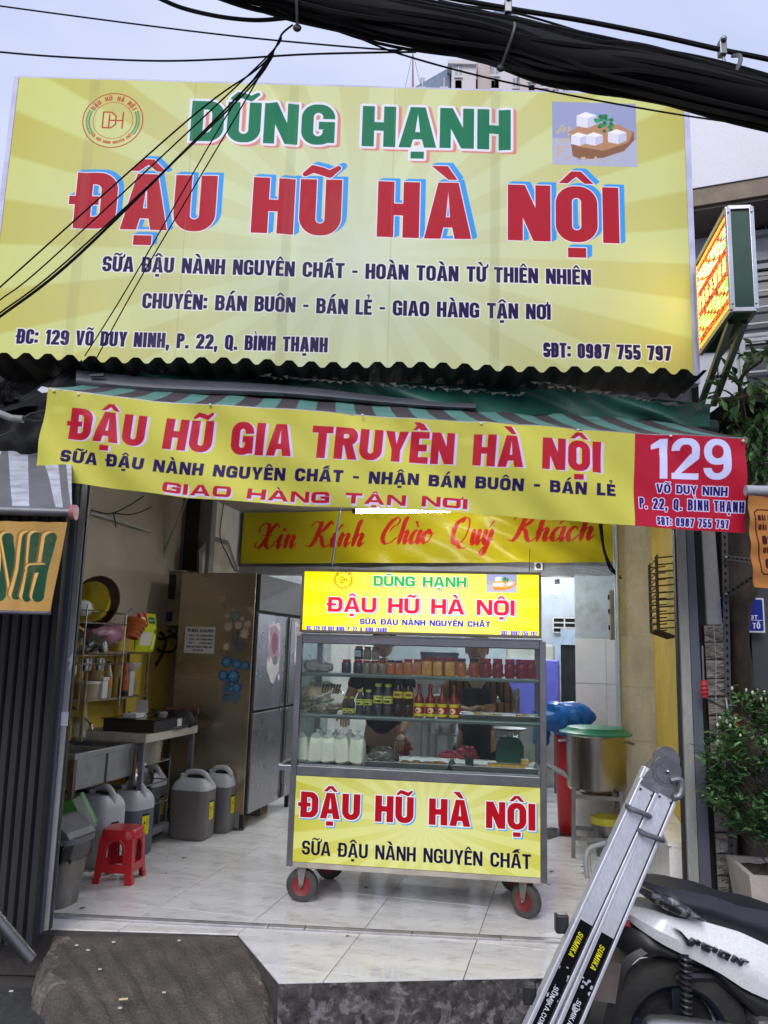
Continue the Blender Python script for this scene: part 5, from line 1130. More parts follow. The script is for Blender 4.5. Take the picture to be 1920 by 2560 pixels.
for (px, py, r_, mi) in ((589, 1540, .045, 5), (571, 1566, .042, 0), (597, 1564, .038, 0), (620, 1560, .036, 0), (612, 1584, .045, 0), (568, 1540, .026, 0), (606, 1546, .022, 0), (566, 1617, .032, 0), (583, 1525, .02, 0)):
    a, b = fl_px(px, py); flower(stk, a, b, r_, yq-.002, mi, mi+1 if mi != 5 else 5)
stk.cur = 8
for px, py, rx, rz in ((587, 1600, .032, .075), (603, 1614, .045, .05)): a, b = fl_px(px, py); disc_poly(stk, a, b, rx, rz, yq-.001, 14)
stk.build('flower_sticker', SM, frg)
stk = MB(); stk.cur = 7
for a, b in (((570, 1715), (560, 1660)), ((575, 1715), (590, 1650)), ((585, 1715), (615, 1665)), ((590, 1730), (612, 1710)), ((580, 1700), (555, 1690)), ((600, 1700), (622, 1695))):
    (x0, z0), (x1, z1) = fl_px(*a), fl_px(*b); stk.bar((x0, yq, z0), (x1, yq, z1), .004, .0006)
for (px, py, r_) in ((567, 1655, .048), (592, 1660, .042), (614, 1664, .036), (558, 1688, .045), (584, 1691, .058), (592, 1719, .045), (578, 1722, .026)):
    a, b = fl_px(px, py); flower(stk, a, b, r_, yq-.002, 3, 2, 9)
stk.cur = 9
for px, py, rx, rz in ((568, 1720, .038, .07), (566, 1745, .04, .035), (588, 1744, .048, .045)): a, b = fl_px(px, py); disc_poly(stk, a, b, rx, rz, yq-.001, 14)
stk.build('flower_sticker', SM, frg)
bf = MB(); bf.cur = 0
for px, py in ((555, 1498), (628, 1526)):
    a, b = fl_px(px, py)
    for sg_ in (-1, 1): disc_poly(bf, a+sg_*.016, b+.012, .016, .022, yq, 8, sg_*-.5); disc_poly(bf, a+sg_*.012, b-.014, .011, .014, yq, 8, sg_*.5)
bf.build('butterfly_sticker', [SM[0]], frg)
# torn decals on the door faces (plane x = +.0145)
def dpx(px, py): P = S(px, py, -2.594); return st(P)[1]-6.34, P.z
def torn(pts, mi):
    dec = MB(); dec.add([(.0156+.0004*mi, *dpx(a, b)) for a, b in pts], [tuple(range(len(pts)))]); dec.build('peeling_decal', [mat('decal_white', (.55, .52, .53)), mat('decal_pink', (.36, .23, .27), var=.5, vs=60), mat('decal_rose', (.22, .08, .12), var=.4, vs=60), SM[8]][mi], frg)
torn([(671, 1555), (676, 1562), (683, 1551), (688, 1560), (696, 1556), (701, 1570), (699, 1600), (701, 1640), (697, 1655), (698, 1675), (690, 1690), (684, 1708), (677, 1708), (673, 1692), (666, 1672), (668, 1640), (672, 1600)], 0)
torn([(673, 1570), (690, 1562), (699, 1580), (697, 1615), (699, 1640), (692, 1660), (682, 1655), (676, 1640), (672, 1655), (668, 1640), (676, 1600)], 1)
torn([(680, 1588), (690, 1580), (696, 1600), (692, 1625), (684, 1640), (678, 1618)], 2); torn([(682, 1642), (692, 1640), (694, 1655), (688, 1664), (681, 1658)], 3)
torn([(738, 1556), (742, 1552), (747, 1565), (752, 1558), (752, 1600), (747, 1640), (749, 1690), (746, 1700), (741, 1680), (736, 1650), (739, 1610)], 0); torn([(740, 1568), (750, 1566), (750, 1598), (742, 1612)], 1)
for p in ([(674, 1472), (678, 1470), (679, 1482), (676, 1488), (673, 1484)], [(674, 1522), (677, 1518), (679, 1526), (675, 1530)], [(697, 1466), (700, 1474), (698, 1480)], [(694, 1687), (699, 1684), (699, 1698), (696, 1702)]): torn(p, 0)
# notice taped to the fridge side
cvq = Canvas(.30, .24, 800, H_('c9c8cc')); K_ = H_('25242a')
def serif(t_, x0, x1, y0, h, sw=.22): cvq.text(t_, x0, x1, y0, h, K_, sw=sw, gap=.1)
serif('TỪ NGÀY 22/5/2022', .02, .285, .192, .026, .24)
for y0, l_, r_ in ((.152, 'ĐẬU HŨ', '3.500Đ/MIẾNG'), (.118, 'ĐẬU BÌ', '5.000Đ/1GRAM'), (.084, 'SỮA', '6.000Đ/BỊCH')):
    cvq.stroke([(.018, y0+.008), (.023, y0+.002), (.033, y0+.02)], .0016, K_); serif(l_, .045, .045+.016*len(l_), y0, .017); serif(r_, .15, .282, y0, .016)
serif('MONG QUÝ KHÁCH THÔNG CẢM', .02, .28, .05, .016); serif('XIN CẢM ƠN!', .09, .2, .02, .016)
a, b = fl_px(460, 1632); a2, b2 = fl_px(539, 1568)
ntc = sthing('price_notice', 'white printed price notice taped on the side of the refrigerator', 'notice', -2.61+a, 6.337, b)
MB().grid(lambda u, v: (u*(a2-a), -.0015-.002*math.sin(u*5), v*(b2-b)), 6, 4).build('paper', mat('notice_paper', (.5, .5, .5), rough=.6, var=0, img=cvq.image('print_notice')), ntc)
# ---- meter box, pipes and wires in the corner
P = T(393, 1565, 6.76); Q = T(472, 1430, 6.76); sx, sz0, sx2, sz1 = P.dot(E1), P.z, Q.dot(E1), Q.z
mt = sthing('meter_box', 'old yellowed electric meter box on the wall left of the refrigerator', 'meter box', sx, 6.64, sz0)
M_mb = mat('meter_plastic', (.33, .28, .17), rough=.5, dirt=.4, dcol=(.12, .09, .05), ds=10); wm_, hm_ = sx2-sx, sz1-sz0
lbox(mt, 'case', M_mb, 0, 0, 0, wm_, .13, hm_*.985, .01); lbox(mt, 'window', M_pane, wm_*.28, -.006, hm_*.48, wm_*.80, .002, hm_*.93, .003); lbox(mt, 'window', M_pane, wm_*.25, -.006, hm_*.08, wm_*.75, .002, hm_*.25, .003)
lbox(mt, 'lid_edge', M_mb, -.006, -.010, hm_*.31, wm_+.006, .0, hm_*.335, .002); lbox(mt, 'rain_lip', M_white, -.01, -.03, hm_*.985, wm_+.03, .13, hm_, .004)
def tubes(par, name, m, lines, r_, n=8):
    for pts in lines: MB().tube([Vector(p) for p in spline([tuple(q_) for q_ in pts], 5)], r_, n).build(name, m, par, smooth=True)
pp = thing('wall_pipes', 'dark conduits and old pipes climbing the corner beside the meter box', 'pipes', (0, 0, 0))
tubes(pp, 'conduit', M_steeld, [[T(385, 1190, 6.6), T(381, 1330, 6.6), T(372, 1480, 6.62), T(365, 1600, 6.62), T(360, 1880, 6.62)]], .018)
tubes(pp, 'drain_pipe', mat('pipe_dark_grey', (.10, .10, .10), rough=.6, dirt=.4), [[T(405, 1190, 6.72), T(398, 1400, 6.72), T(384, 1560, 6.72), T(380, 1860, 6.72)]], .05, 12)
tubes(pp, 'cable', M_cable, [[T(415, 1200, 6.55), T(400, 1330, 6.55), T(372, 1450, 6.55), T(358, 1520, 6.55), T(360, 1600, 6.5)], [T(395, 1195, 6.5), T(388, 1300, 6.5), T(366, 1440, 6.5), T(352, 1540, 6.5), T(372, 1600, 6.5)],
    [T(370, 1560, 6.5), T(382, 1590, 6.5), T(410, 1597, 6.5), T(440, 1585, 6.5)], [T(372, 1570, 6.5), T(392, 1622, 6.5), T(430, 1628, 6.5), T(445, 1600, 6.5), T(420, 1575, 6.5)], [T(400, 1580, 6.5), T(415, 1604, 6.5), T(398, 1650, 6.5), T(375, 1680, 6.5)]], .012)
tubes(pp, 'slanted_pipe', mat('pipe_grey_pale', (.30, .29, .27), rough=.5), [[T(475, 1225, 6.5), T(445, 1300, 6.5), T(415, 1370, 6.5), T(395, 1450, 6.55)]], .012)
tubes(pp, 'tray_rail', mat('rail_pale', (.42, .40, .38), rough=.6), [[S(225, 1280, -3.55), S(300, 1303, -3.55), S(378, 1328, -3.55)]], .014, 6)
tubes(pp, 'hanging_wire', M_cable, [[S(228, 1275, -3.5), S(275, 1284, -3.5), S(320, 1265, -3.5), S(360, 1240, -3.5)], [S(280, 1282, -3.5), S(330, 1286, -3.5), S(378, 1268, -3.5)], [S(284, 1283, -3.5), S(290, 1318, -3.5)], [S(500+60, 1255, -3.34), S(550, 1340, -3.34), S(570, 1390, -3.33), S(588, 1428, -3.33)]], .005, 5)
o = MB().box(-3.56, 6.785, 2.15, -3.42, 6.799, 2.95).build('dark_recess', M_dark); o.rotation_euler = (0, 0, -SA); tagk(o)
# ---- sink
SKs, SKt = -3.58, 4.66
sk = sthing('steel_sink', 'deep double stainless sink on rusty legs against the yellow wall', 'sink', SKs, SKt)
wS, lS, zr = .49, .76, .765
M_sk = mat('sink_steel', (.30, .30, .31), rough=.38, metal=.6, var=.25, vs=5, dirt=.45, dcol=(.10, .07, .05), ds=6)
for a, b, c, d_ in ((0, 0, wS, .035), (0, lS-.035, wS, lS), (0, .035, .035, lS-.035), (wS-.035, .035, wS, lS-.035), (.035, lS/2-.012, wS-.035, lS/2+.012)): lbox(sk, 'rim', M_sk, a, b, zr-.035, c, d_, zr, .003)
for y0 in (.04, lS/2+.015):
    y1 = y0+lS/2-.055; mb = MB()
    for a, b, c, d_ in ((.037, y0, .041, y1), (wS-.012, y0, wS-.008, y1), (.037, y0, wS-.01, y0+.004), (.037, y1-.004, wS-.01, y1)): mb.box(a, b, zr-.22, c, d_, zr-.036)
    mb.box(.037, y0, zr-.226, wS-.008, y1, zr-.2215); mb.build('basin', M_sk, sk)
for x, y in ((.018, .018), (wS-.018, .018), (.018, lS-.018), (wS-.018, lS-.018)): MB().bar((x, y, 0), (x, y, zr-.036), .032).build('leg', mat('rusty_leg', (.14, .10, .075), rough=.7, metal=.3, var=.5, vs=15), sk)
# tap and bottle
P = S(178, 1768, -3.5); tp = thing('curved_tap', 'thin curved chrome tap over the sink', 'tap', (0, 0, 0))
M_chr = mat('chrome', (.42, .42, .42), rough=.2, metal=1, var=.1)
tubes(tp, 'spout', M_chr, [[S(160, 1765, -3.5), S(180, 1768, -3.48), S(205, 1785, -3.45), S(222, 1806, -3.43), S(228, 1815, -3.43)]], .009); e_ = S(228, 1812, -3.43); MB().tube([e_, e_+Vector((.012, 0, -.035))], .017, 10).build('nozzle', M_chr, tp, smooth=True)
def bottle(par, m, r_, h, neck=.35, base=(0, 0, 0), n=14, capm=None, caph=.02, label_m=None, lz=(.3, .6), sh=.75):
    x, y, z = base; pr = [(r_*.9, 0), (r_, h*.03), (r_, h*sh*.75), (r_*.92, h*sh*.85), (r_*neck, h*sh+h*.1), (r_*neck, h-caph)]
    b_ = MB().lathe(pr, base, n).build('glass_body', m, par, smooth=True)
    if capm: MB().lathe([(r_*neck*1.15, h-caph), (r_*neck*1.15, h)], base, n).build('cap', capm, par, smooth=True)
    if label_m: MB().lathe([(r_*1.012, h*lz[0]), (r_*1.012, h*lz[1])], base, n, caps=False).build('label', label_m, par, smooth=True)
M_clr = mat('clear_plastic', (.75, .78, .74), rough=.2, trans=.85, var=0, ior=1.2); M_capw = mat('cap_white', (.6, .6, .58), rough=.4); M_lblw = mat('label_white', (.55, .56, .5), rough=.4, var=.3, vs=60)
b_ = sthing('dish_soap_bottle', 'large clear soap bottle with white cap standing behind the sink', 'bottle', -3.50, 5.30, .77); bottle(b_, mat('cloudy_plastic', (.42, .41, .33), rough=.3, trans=.3, var=.1), .05, .30, .35, capm=M_capw, label_m=M_lblw, lz=(.08, .42))
# ---- counter with stove
ct = sthing('side_counter', 'white topped counter on grey steel frame next to the refrigerator', 'counter', -3.59, 5.38)
M_fr = mat('frame_grey', (.17, .18, .19), rough=.5, metal=.4, var=.2, dirt=.3)
wC, lC = .58, .82
lbox(ct, 'top', mat('counter_white', (.48, .44, .37), rough=.5, dirt=.3, dcol=(.2, .15, .1), ds=7), 0, 0, .765, wC, lC, .825, .003)
for x, y in ((.02, .02), (wC-.03, .02), (.02, lC-.03), (wC-.03, lC-.03)): MB().bar((x, y, 0), (x, y, .76), .035).build('leg', M_fr, ct)
for y in (.02, lC-.03): MB().bar((.02, y, .735), (wC-.03, y, .735), .035).build('cross_rail', M_fr, ct)
MB().bar((wC-.03, .02, .12), (wC-.03, .45, .12), .05, .05).build('cross_rail', M_fr, ct)
sv_ = sthing('gas_stove', 'black gas stove with white price tag on the counter', 'stove', -3.42, 5.42, .827)
lbox(sv_, 'body', M_blackp, 0, .05, .0, .42, .75, .085, .006); lbox(sv_, 'glass_top', mat('stove_glass', (.01, .01, .012), rough=.08, var=0), -.01, .03, .086, .43, .77, .094)
for y in (.22, .55):
    MB().lathe([(.06, .095), (.055, .115), (.02, .118)], (.2, y, 0), 14).build('burner', M_steeld, sv_, smooth=True)
    for k in range(4): a = k*math.pi/2; MB().bar((.2+.05*math.cos(a), y+.05*math.sin(a), .12), (.2+.1*math.cos(a), y+.1*math.sin(a), .125), .008).build('pan_support', M_black, sv_)
lbox(sv_, 'tag', M_lblw, .4205, .40, .02, .4225, .47, .075)
pk = sthing('sauce_box', 'opened white paper box lying on the stove', 'box', -3.28, 5.50, .923); lbox(pk, 'tray', M_white, 0, 0, 0, .11, .17, .03, .003); MB().prism([(0, .03), (.11, .03), (.10, .12), (.01, .12)], 'y', .165, .17).build('lid', M_white, pk)
tw_ = sthing('battery_torch', 'dark red torch lying at the far end of the stove', 'torch', -3.0, 6.10, .95, dr=.3); MB().tube([(-.22, 0, 0), (-.03, 0, 0), (0, 0, 0), (.03, 0, 0)], [.02, .022, .034, .036], 12).build('barrel', mat('torch_dark', (.09, .02, .02), rough=.4), tw_, smooth=True); MB().lathe([(.032, 0), (.032, .004)], (0, 0, 0), 12).xf(Matrix.Translation((.033, 0, 0)) @ Matrix.Rotation(R(90), 4, 'Y')).build('lens', M_chr, tw_)
pl_ = sthing('crumpled_bag', 'dark crumpled bag beside the stove against the refrigerator', 'bag', -3.08, 6.07, .825)
MB().sphere((0, 0, .06), (.11, .1, .075), 14, 9, fn=lambda d_: 1+.14*math.sin(d_.x*9+d_.z*5)+.1*math.sin(d_.y*13)).build('film', M_blackp, pl_, smooth=True)
kn_ = sthing('folded_cloth', 'pale blue folded cloth on the counter edge', 'cloth', -3.06, 5.86, .828); MB().grid(lambda u, v: (.14*u-.07, .22*v-.1, .012+.006*math.sin(u*9+v*5)), 10, 10, thick=.012).build('cloth', mat('cloth_pale', (.34, .37, .45)), kn_, smooth=True)
kn_ = sthing('red_knife', 'red handled knife on the white counter edge', 'knife', -3.035, 5.62, .835, dr=.2); lbox(kn_, 'handle', mat('red_plastic_dull', (.25, .02, .02)), 0, 0, 0, .02, .1, .014, .004); lbox(kn_, 'blade', M_steel, .005, .1, .004, .02, .26, .006)
# blender jar hanging under the counter and metal basket rack
jg = sthing('steel_pot', 'steel pot hooked beneath the counter', 'pot', -3.2, 5.72, .56); MB().lathe([(.09, 0), (.12, .03), (.13, .19), (.135, .19)], (0, 0, 0), 20).build('pan', mat('pot_cream', (.32, .29, .24), rough=.4, metal=.4), jg, smooth=True)
rk = sthing('wire_rack', 'grey wire basket rack crammed with lids and tins under the counter', 'rack', -3.05, 5.42)
for z in (.10, .30, .45, .60):
    for x in (0, -.4): MB().bar((x, 0, z), (x, .42, z), .009).build('wire', M_fr, rk)
    for y in (0, .42): MB().bar((-.4, y, z), (0, y, z), .009).build('wire', M_fr, rk)
for k in range(5): MB().bar((0, k*.105, .06 if k in (0, 4) else .10), (0, k*.105, .62 if k in (0, 4) else .30), .009).build('wire', M_fr, rk)
for k, (y, z, r_) in enumerate(((.08, .52, .10), (.2, .56, .09), (.3, .50, .11), (.13, .46, .07))):
    l_ = sthing('pot_cover', ['round steel lid leaning at the near end of the wire rack', 'small steel lid in the middle of the wire rack', 'largest steel lid at the far end of the wire rack', 'lowest steel lid inside the wire rack'][k], 'lid', -3.12-.03*k, 5.42+y, z, 'lids stored in the wire rack'); M_ = Matrix.Rotation(R(65+8*k), 4, 'Y')
    MB().lathe([(r_, 0), (r_*.98, .012), (r_*.5, .03), (.012, .036)], (0, 0, 0), 22).xf(M_).build('dome', M_chr, l_, smooth=True); MB().sphere((0, 0, .05), .014, 8, 6).xf(M_).build('knob', M_black, l_, smooth=True)
# ---- dish rack and shelf over the sink
ds_ = sthing('wall_shelf', 'rusty steel shelf unit on the yellow wall holding jars and bottles', 'shelf', -3.58, 5.28)
M_rs = mat('rusty_frame', (.26, .20, .13), rough=.6, metal=.3, var=.5, vs=15, dirt=.5, dcol=(.1, .06, .03), ds=9)
z1, z2 = 1.06, 1.40
for z in (z1, z2): lbox(ds_, 'board', M_rs, 0, -.12, z-.012, .2, .72, z)
for x, y in ((0.01, -.12), (.19, -.12), (.01, .72), (.19, .72)): MB().bar((x, y, .78 if y < 0 else .82), (x, y, z2), .018).build('upright', M_rs, ds_)
lbox(ds_, 'side_plate', mat('side_yellow', (.36, .27, .06), rough=.6, dirt=.4), .0, -.10, z1-.12, .18, -.06, z1-.013)
items = [('tub', .03, 1.062, 0.0, 'wide lidded food tub on the left of the wall shelf'), ('tub2', .05, 1.2, .0, 'brown jar stacked on the lidded food tub'), ('whitebox', .13, 1.062, .0, 'white lidded plastic box on the shelf edge'), ('sauce', .22, 1.062, 0, 'clear soy sauce bottle with red label on the wall shelf'), ('coil', .34, 1.062, 0, 'tall ribbed amber bottle on the wall shelf'), ('orange', .46, 1.062, 0, 'orange printed squeeze bottle on the wall shelf'), ('dish', .60, 1.062, 0, 'white bowl on a white box at the right of the wall shelf')]
def si(name, label, cat_, y, z, x=.1): return sthing(name, label, cat_, -3.58+x, 5.28+y, z)
b_ = si('food_tub', items[0][4], 'tub', .05, z1); MB().lathe([(.07, 0), (.082, .11)], (0, 0, 0), 20).build('body', mat('tub_beige', (.34, .29, .19), rough=.3), b_, smooth=True); MB().lathe([(.088, .11), (.088, .128)], (0, 0, 0), 20).build('lid', M_capw, b_, smooth=True)
b_ = si('spice_jar', items[1][4], 'jar', .09, z1+.13); MB().lathe([(.055, 0), (.06, .01), (.06, .1)], (0, 0, 0), 18).build('body', mat('jar_brown', (.20, .13, .07), rough=.25), b_, smooth=True); MB().lathe([(.063, .10), (.063, .125)], (0, 0, 0), 18).build('lid', M_capw, b_, smooth=True)
b_ = si('plastic_box', items[2][4], 'box', .13, z1, .15); lbox(b_, 'body', M_white, -.04, -.03, 0, .04, .04, .13, .006); lbox(b_, 'lid', M_capw, -.045, -.035, .131, .045, .045, .155, .004)
b_ = si('soy_bottle', items[3][4], 'bottle', .24, z1, .14); bottle(b_, mat('soy_plastic', (.42, .38, .27), rough=.2, trans=.3, var=0), .033, .27, .4, capm=M_blackp, label_m=mat('label_redyellow', (.5, .22, .03), var=.5, vs=50), lz=(.3, .55))
b_ = si('ribbed_bottle', items[4][4], 'bottle', .36, z1, .12); MB().lathe([(.030+.004*(k % 2), .0+.016*k) for k in range(16)]+[(.014, .27), (.014, .30)], (0, 0, 0), 16).build('glass_body', mat('amber_plastic', (.20, .13, .02), rough=.15, var=.1), b_, smooth=True); MB().lathe([(.017, .30), (.017, .325)], (0, 0, 0), 12).build('cap', mat('red_cap', (.35, .03, .02)), b_, smooth=True)
b_ = si('squeeze_bottle', items[5][4], 'bottle', .47, z1, .14); MB().lathe([(.036, 0), (.036, .05), (.02, .22), (.012, .26)], (0, 0, 0), 14, sy=.7).build('body', mat('orange_print', (.55, .13, .03), rough=.35, var=.5, vs=40), b_, smooth=True); MB().lathe([(.038, 0), (.038, .04)], (0, 0, 0), 14, sy=.72).build('cap', M_blackp, b_, smooth=True)
b_ = si('white_bowl', items[6][4], 'bowl', .58, z1+.19, .12); MB().lathe([(.03, 0), (.06, .02), (.08, .06), (.085, .06), (.085, .065)], (0, 0, 0), 20).build('bowl', M_white, b_, smooth=True)
b_ = si('white_carton', 'narrow white carton under the bowl on the wall shelf', 'carton', .56, z1, .12); lbox(b_, 'carton', M_white, -.035, -.035, 0, .035, .035, .188, .003)
b_ = si('enamel_plate', 'beige plate standing on edge at the right of the wall shelf', 'plate', .66, z1+.09, .06); MB().lathe([(.02, 0), (.07, .008), (.095, .022)], (0, 0, 0), 22).xf(Matrix.Rotation(R(80), 4, 'Y')).build('plate', mat('plate_beige', (.36, .32, .22), rough=.3), b_, smooth=True)
# dish rack (stands nearer, in front of shelf) 
dk = sthing('dish_rack', 'two tier chrome dish rack packed with bowls above the sink', 'dish rack', -3.46, 4.84)
for z in (1.32, 1.38, 1.60, 1.68):
    for x in (0, .24): MB().tube([(x, 0, z), (x, .50, z)], .006, 6).build('rail', M_chr, dk)
    for y in (0, .50): MB().tube([(0, y, z), (.24, y, z)], .006, 6).build('rail', M_chr, dk)
for z in (1.32, 1.60):
    for k in range(9): MB().tube([(0, .03+k*.055, z), (.24, .03+k*.055, z)], .003, 5).build('wire', M_chr, dk)
for x, y in ((0, .5), (.24, .5), (0, 0), (.24, 0)): MB().tube([(x, y, 1.02 if x else 1.3), (x, y, 1.69), (x+.02, y+(.03 if y else -.03), 1.72)], .005, 6).build('upright', M_chr, dk)
def di(name, label, cat_, x, y, z): return sthing(name, label, cat_, -3.46+x, 4.84+y, z)
def bowl_at(t_, m, r_, h, M_, nm='bowl'): MB().lathe([(r_*.45, 0), (r_*.8, h*.35), (r_, h), (r_*1.04, h), (r_*.85, h*.32), (r_*.42, .004)], (0, 0, 0), 24).xf(M_).build(nm, m, t_, smooth=True)
b_ = di('yellow_basin', 'yellow plastic basin tilted on the top tier of the dish rack', 'basin', .12, .30, 1.72); M_yb = mat('yellow_plastic', (.62, .45, .03), rough=.35); MB().lathe([(.10, 0), (.12, .02), (.145, .10), (.155, .105)], (0, 0, 0), 26).xf(Matrix.Rotation(R(75), 4, 'X') @ Matrix.Rotation(R(0), 4, 'Y')).build('basin', M_yb, b_, smooth=True)
b_ = di('brown_colander', 'round brown perforated colander behind the yellow basin', 'colander', .10, .37, 1.74); bowl_at(b_, mat('brown_plastic', (.11, .07, .055), rough=.5), .19, .07, Matrix.Rotation(R(80), 4, 'X'))
b_ = di('white_scoop', 'white plastic scoop at the left of the top tier', 'scoop', .15, .10, 1.70); MB().sphere((0, 0, 0), (.05, .09, .055), 14, 8).build('scoop', M_white, b_, smooth=True)
b_ = di('black_wok', 'black wok hanging above the dish rack beside the door post', 'wok', .05, .04, 1.93); MB().sphere((0, 0, 0), (.05, .14, .14), 18, 10).build('pan', mat('wok_black', (.02, .02, .024), rough=.3), b_, smooth=True)
MB().bar((.03, .0, -.14), (.04, .02, -.36), .022, .012).build('handle', M_black, b_)
for k, (x, y, z, lb, M_) in enumerate([(.1, .12, 1.42, 'steel cup lying on the lower tier, left one', Matrix.Rotation(R(60), 4, 'Y')), (.14, .20, 1.43, 'steel cup lying on the lower tier, middle one', Matrix.Rotation(R(50), 4, 'Y')), (.14, .40, 1.42, 'steel bowl leaning at the right of the lower tier', Matrix.Rotation(R(35), 4, 'X')), (.12, .22, 1.27, 'upturned steel cup hanging below the lower tier, left one', Matrix.Identity(4)), (.12, .38, 1.27, 'upturned steel cup hanging below the lower tier, right one', Matrix.Identity(4))]):
    b_ = di('steel_cup', lb, 'cup', x, y, z); MB().lathe([(.045, 0), (.05, .03), (.052, .035), (.052, .08), (.055, .085)], (0, 0, 0), 18).xf(M_).build('cup', M_chr, b_, smooth=True)
b_ = di('pink_bundle', 'pink and clear plastic wrapped bundle on the shelf behind the rack', 'bundle', .06, .62, 1.48); M_pk = mat('pink_film', (.33, .14, .22), rough=.3, var=.5, vs=12)
MB().sphere((0, -.1, .05), (.09, .2, .085), 20, 12, fn=lambda d_: 1+.12*math.sin(d_.y*14+d_.z*6)+.08*math.sin(d_.x*19+d_.y*5)).build('film', M_pk, b_, smooth=True)
b_ = di('orange_basket', 'orange perforated plastic basket tilted on the shelf', 'basket', .13, .78, 1.51)
mb = MB(); mb.lathe([(.05, 0), (.085, .13), (.092, .14), (.082, .13), (.046, .004)], (0, 0, 0), 20, caps=False); mb.xf(Matrix.Rotation(R(-20), 4, 'X')); mb.build('basket', mat('orange_plastic', (.50, .13, .02), rough=.4), b_, smooth=True)
hm = MB()
for i in range(4):
    for k in range(20): a = 2*math.pi*(k+.5*(i % 2))/20; r_ = .058+.009*i; hm.sphere((r_*1.0*math.cos(a), r_*math.sin(a), .025+.028*i), (.0045, .0045, .006), 5, 4)
hm.xf(Matrix.Rotation(R(-20), 4, 'X')); o = hm.build('holes', mat('hole_dark', (.05, .012, .005)), b_); o['kind'] = 'stuff'
b_ = di('detergent_bag', 'yellow green printed detergent bag with red corner label', 'bag', .13, .98, 1.405)
cvb = Canvas(.26, .30, 500, H_('b8c022')); cvb.rect(.0, .20, .08, .30, H_('a01822')); cvb.disc(.04, .25, .022, H_('e8d8c0')); cvb.rect(.09, .22, .2, .27, H_('1d5a3a'), r=.02); cvb.text('MATIC', .1, .19, .237, .018, H_('d8e0d0')); cvb.rect(.02, .05, .13, .15, H_('c8c8c0')); cvb.poly([(.15, .02), (.2, .02), (.19, .2), (.16, .2)], H_('e0e080')); cvb.disc(.18, .16, .02, H_('405018'))
M_db = mat('detergent_print', (.5, .5, .1), rough=.3, var=.08, img=cvb.image('print_detergent'))
def dbf(u, v, sgn=1): 
    e_ = math.sin(math.pi*u)**.5*math.sin(math.pi*(.08+.86*v))**.6; return (sgn*.06*e_, -.14+.28*u, .30*v)
MB().grid(lambda u, v: dbf(u, v, 1), 14, 14).build('front', M_db, b_, smooth=True); MB().grid(lambda u, v: dbf(u, v, -1), 14, 14).build('back', mat('bag_green', (.35, .4, .03), rough=.4), b_, smooth=True)
b_ = di('round_tray', 'grey rimmed round tray behind the lower tier', 'tray', .05, .16, 1.46); MB().lathe([(.0, 0), (.09, 0), (.10, .012), (.105, .012)], (0, 0, 0), 22, caps=False).xf(Matrix.Rotation(R(75), 4, 'X')).build('tray', M_steeld, b_, smooth=True)
b_ = di('white_container', 'white lidded box at the left of the lower tier', 'box', .10, .02, 1.25); lbox(b_, 'box', M_white, -.05, -.06, 0, .05, .06, .06, .004)
# ---- jerry cans
M_jw = mat('jerry_white', (.44, .45, .47), rough=.4, trans=.0, var=.08, dirt=.15, sss=.0); M_lq = [mat('liquid_brown', (.135, .118, .115), rough=.35, var=.08, vs=3), mat('liquid_blue', (.085, .10, .13), rough=.35, var=.08, vs=3), mat('liquid_grey', (.13, .13, .135), rough=.35, var=.08)]
cvj = Canvas(.07, .13, 900, H_('d8c81e')); cvj.rect(0, .118, .07, .13, H_('1a1a14')); cvj.poly([(.012, .066), (.024, .09), (.036, .066)], H_('1a1a14')); cvj.disc(.02, .05, .009, H_('c03018'))
for k in range(4): cvj.rect(.04, .06+.011*k, .064, .063+.011*k, H_('5a5210'))
for k in range(4): cvj.rect(.01, .012+.007*k, .04, .0145+.007*k, H_('6a6018'))
M_jl = mat('jerry_label', (.6, .5, .1), rough=.4, var=0, img=cvj.image('print_jerry_label'))
def sq(r_, hx, hy, z, n=28): # rounded rectangle ring
    out = []
    for k in range(n):
        a = 2*math.pi*k/n; c, s_ = math.cos(a), math.sin(a); e = .42; out.append((hx*math.copysign(abs(c)**e, c), hy*math.copysign(abs(s_)**e, s_), z))
    return out
def jerry(label, s, t, liq, fill, w_=.135, dp=.12, h=.47, dr=0, lab_side='x', grp='plastic jerry cans on the floor'):
    j = sthing('jerry_can', label, 'jerry can', s, t, 0, grp, dr)
    body = MB(); body.cur = 0; hb = h*.80; fz = hb*fill
    zl = [(0, .90), (.012, .97), (.03, 1), (fz, 1)]; body.loft([sq(0, w_*f_, dp*f_, z) for z, f_ in zl]); body.build('body_lower', liq if liq else M_jw, j, smooth=True)
    up = MB(); zl = [(fz, 1.002), (hb*.93, 1.0), (hb, .95), (hb+.03, .84), (hb+.055, .66)]; up.loft([sq(0, w_*f_, dp*f_, z) for z, f_ in zl]); up.build('body_upper', M_jw, j, smooth=True)
    hn = MB(); pts = [(-w_*.52, 0, hb+.02), (-w_*.42, 0, hb+.085), (-w_*.1, 0, h), (w_*.35, 0, h), (w_*.72, 0, hb+.06), (w_*.80, 0, hb-.01)]; hn.tube(spline(pts, 5), .021, 10); hn.build('handle', M_jw, j, smooth=True)
    MB().box(-w_*.38, -.012, hb+.05, w_*.5, .012, hb+.072).build('handle_gap', M_dark, j)
    MB().lathe([(.026, 0), (.026, .035)], (-w_*.62, 0, hb+.045), 16).build('cap', M_capw, j, smooth=True); MB().lathe([(.022, 0), (.022, .03)], (-w_*.62, 0, hb+.02), 12).build('neck', M_jw, j)
    f = (lambda u, v: (w_+.002, -.035+.07*u, h*.30+.14*v)) if lab_side == 'x' else (lambda u, v: (w_*.45+.06*u, -dp-.001, h*.30+.13*v))
    MB().grid(f, 1, 1).build('warning_label', M_jl, j); return j
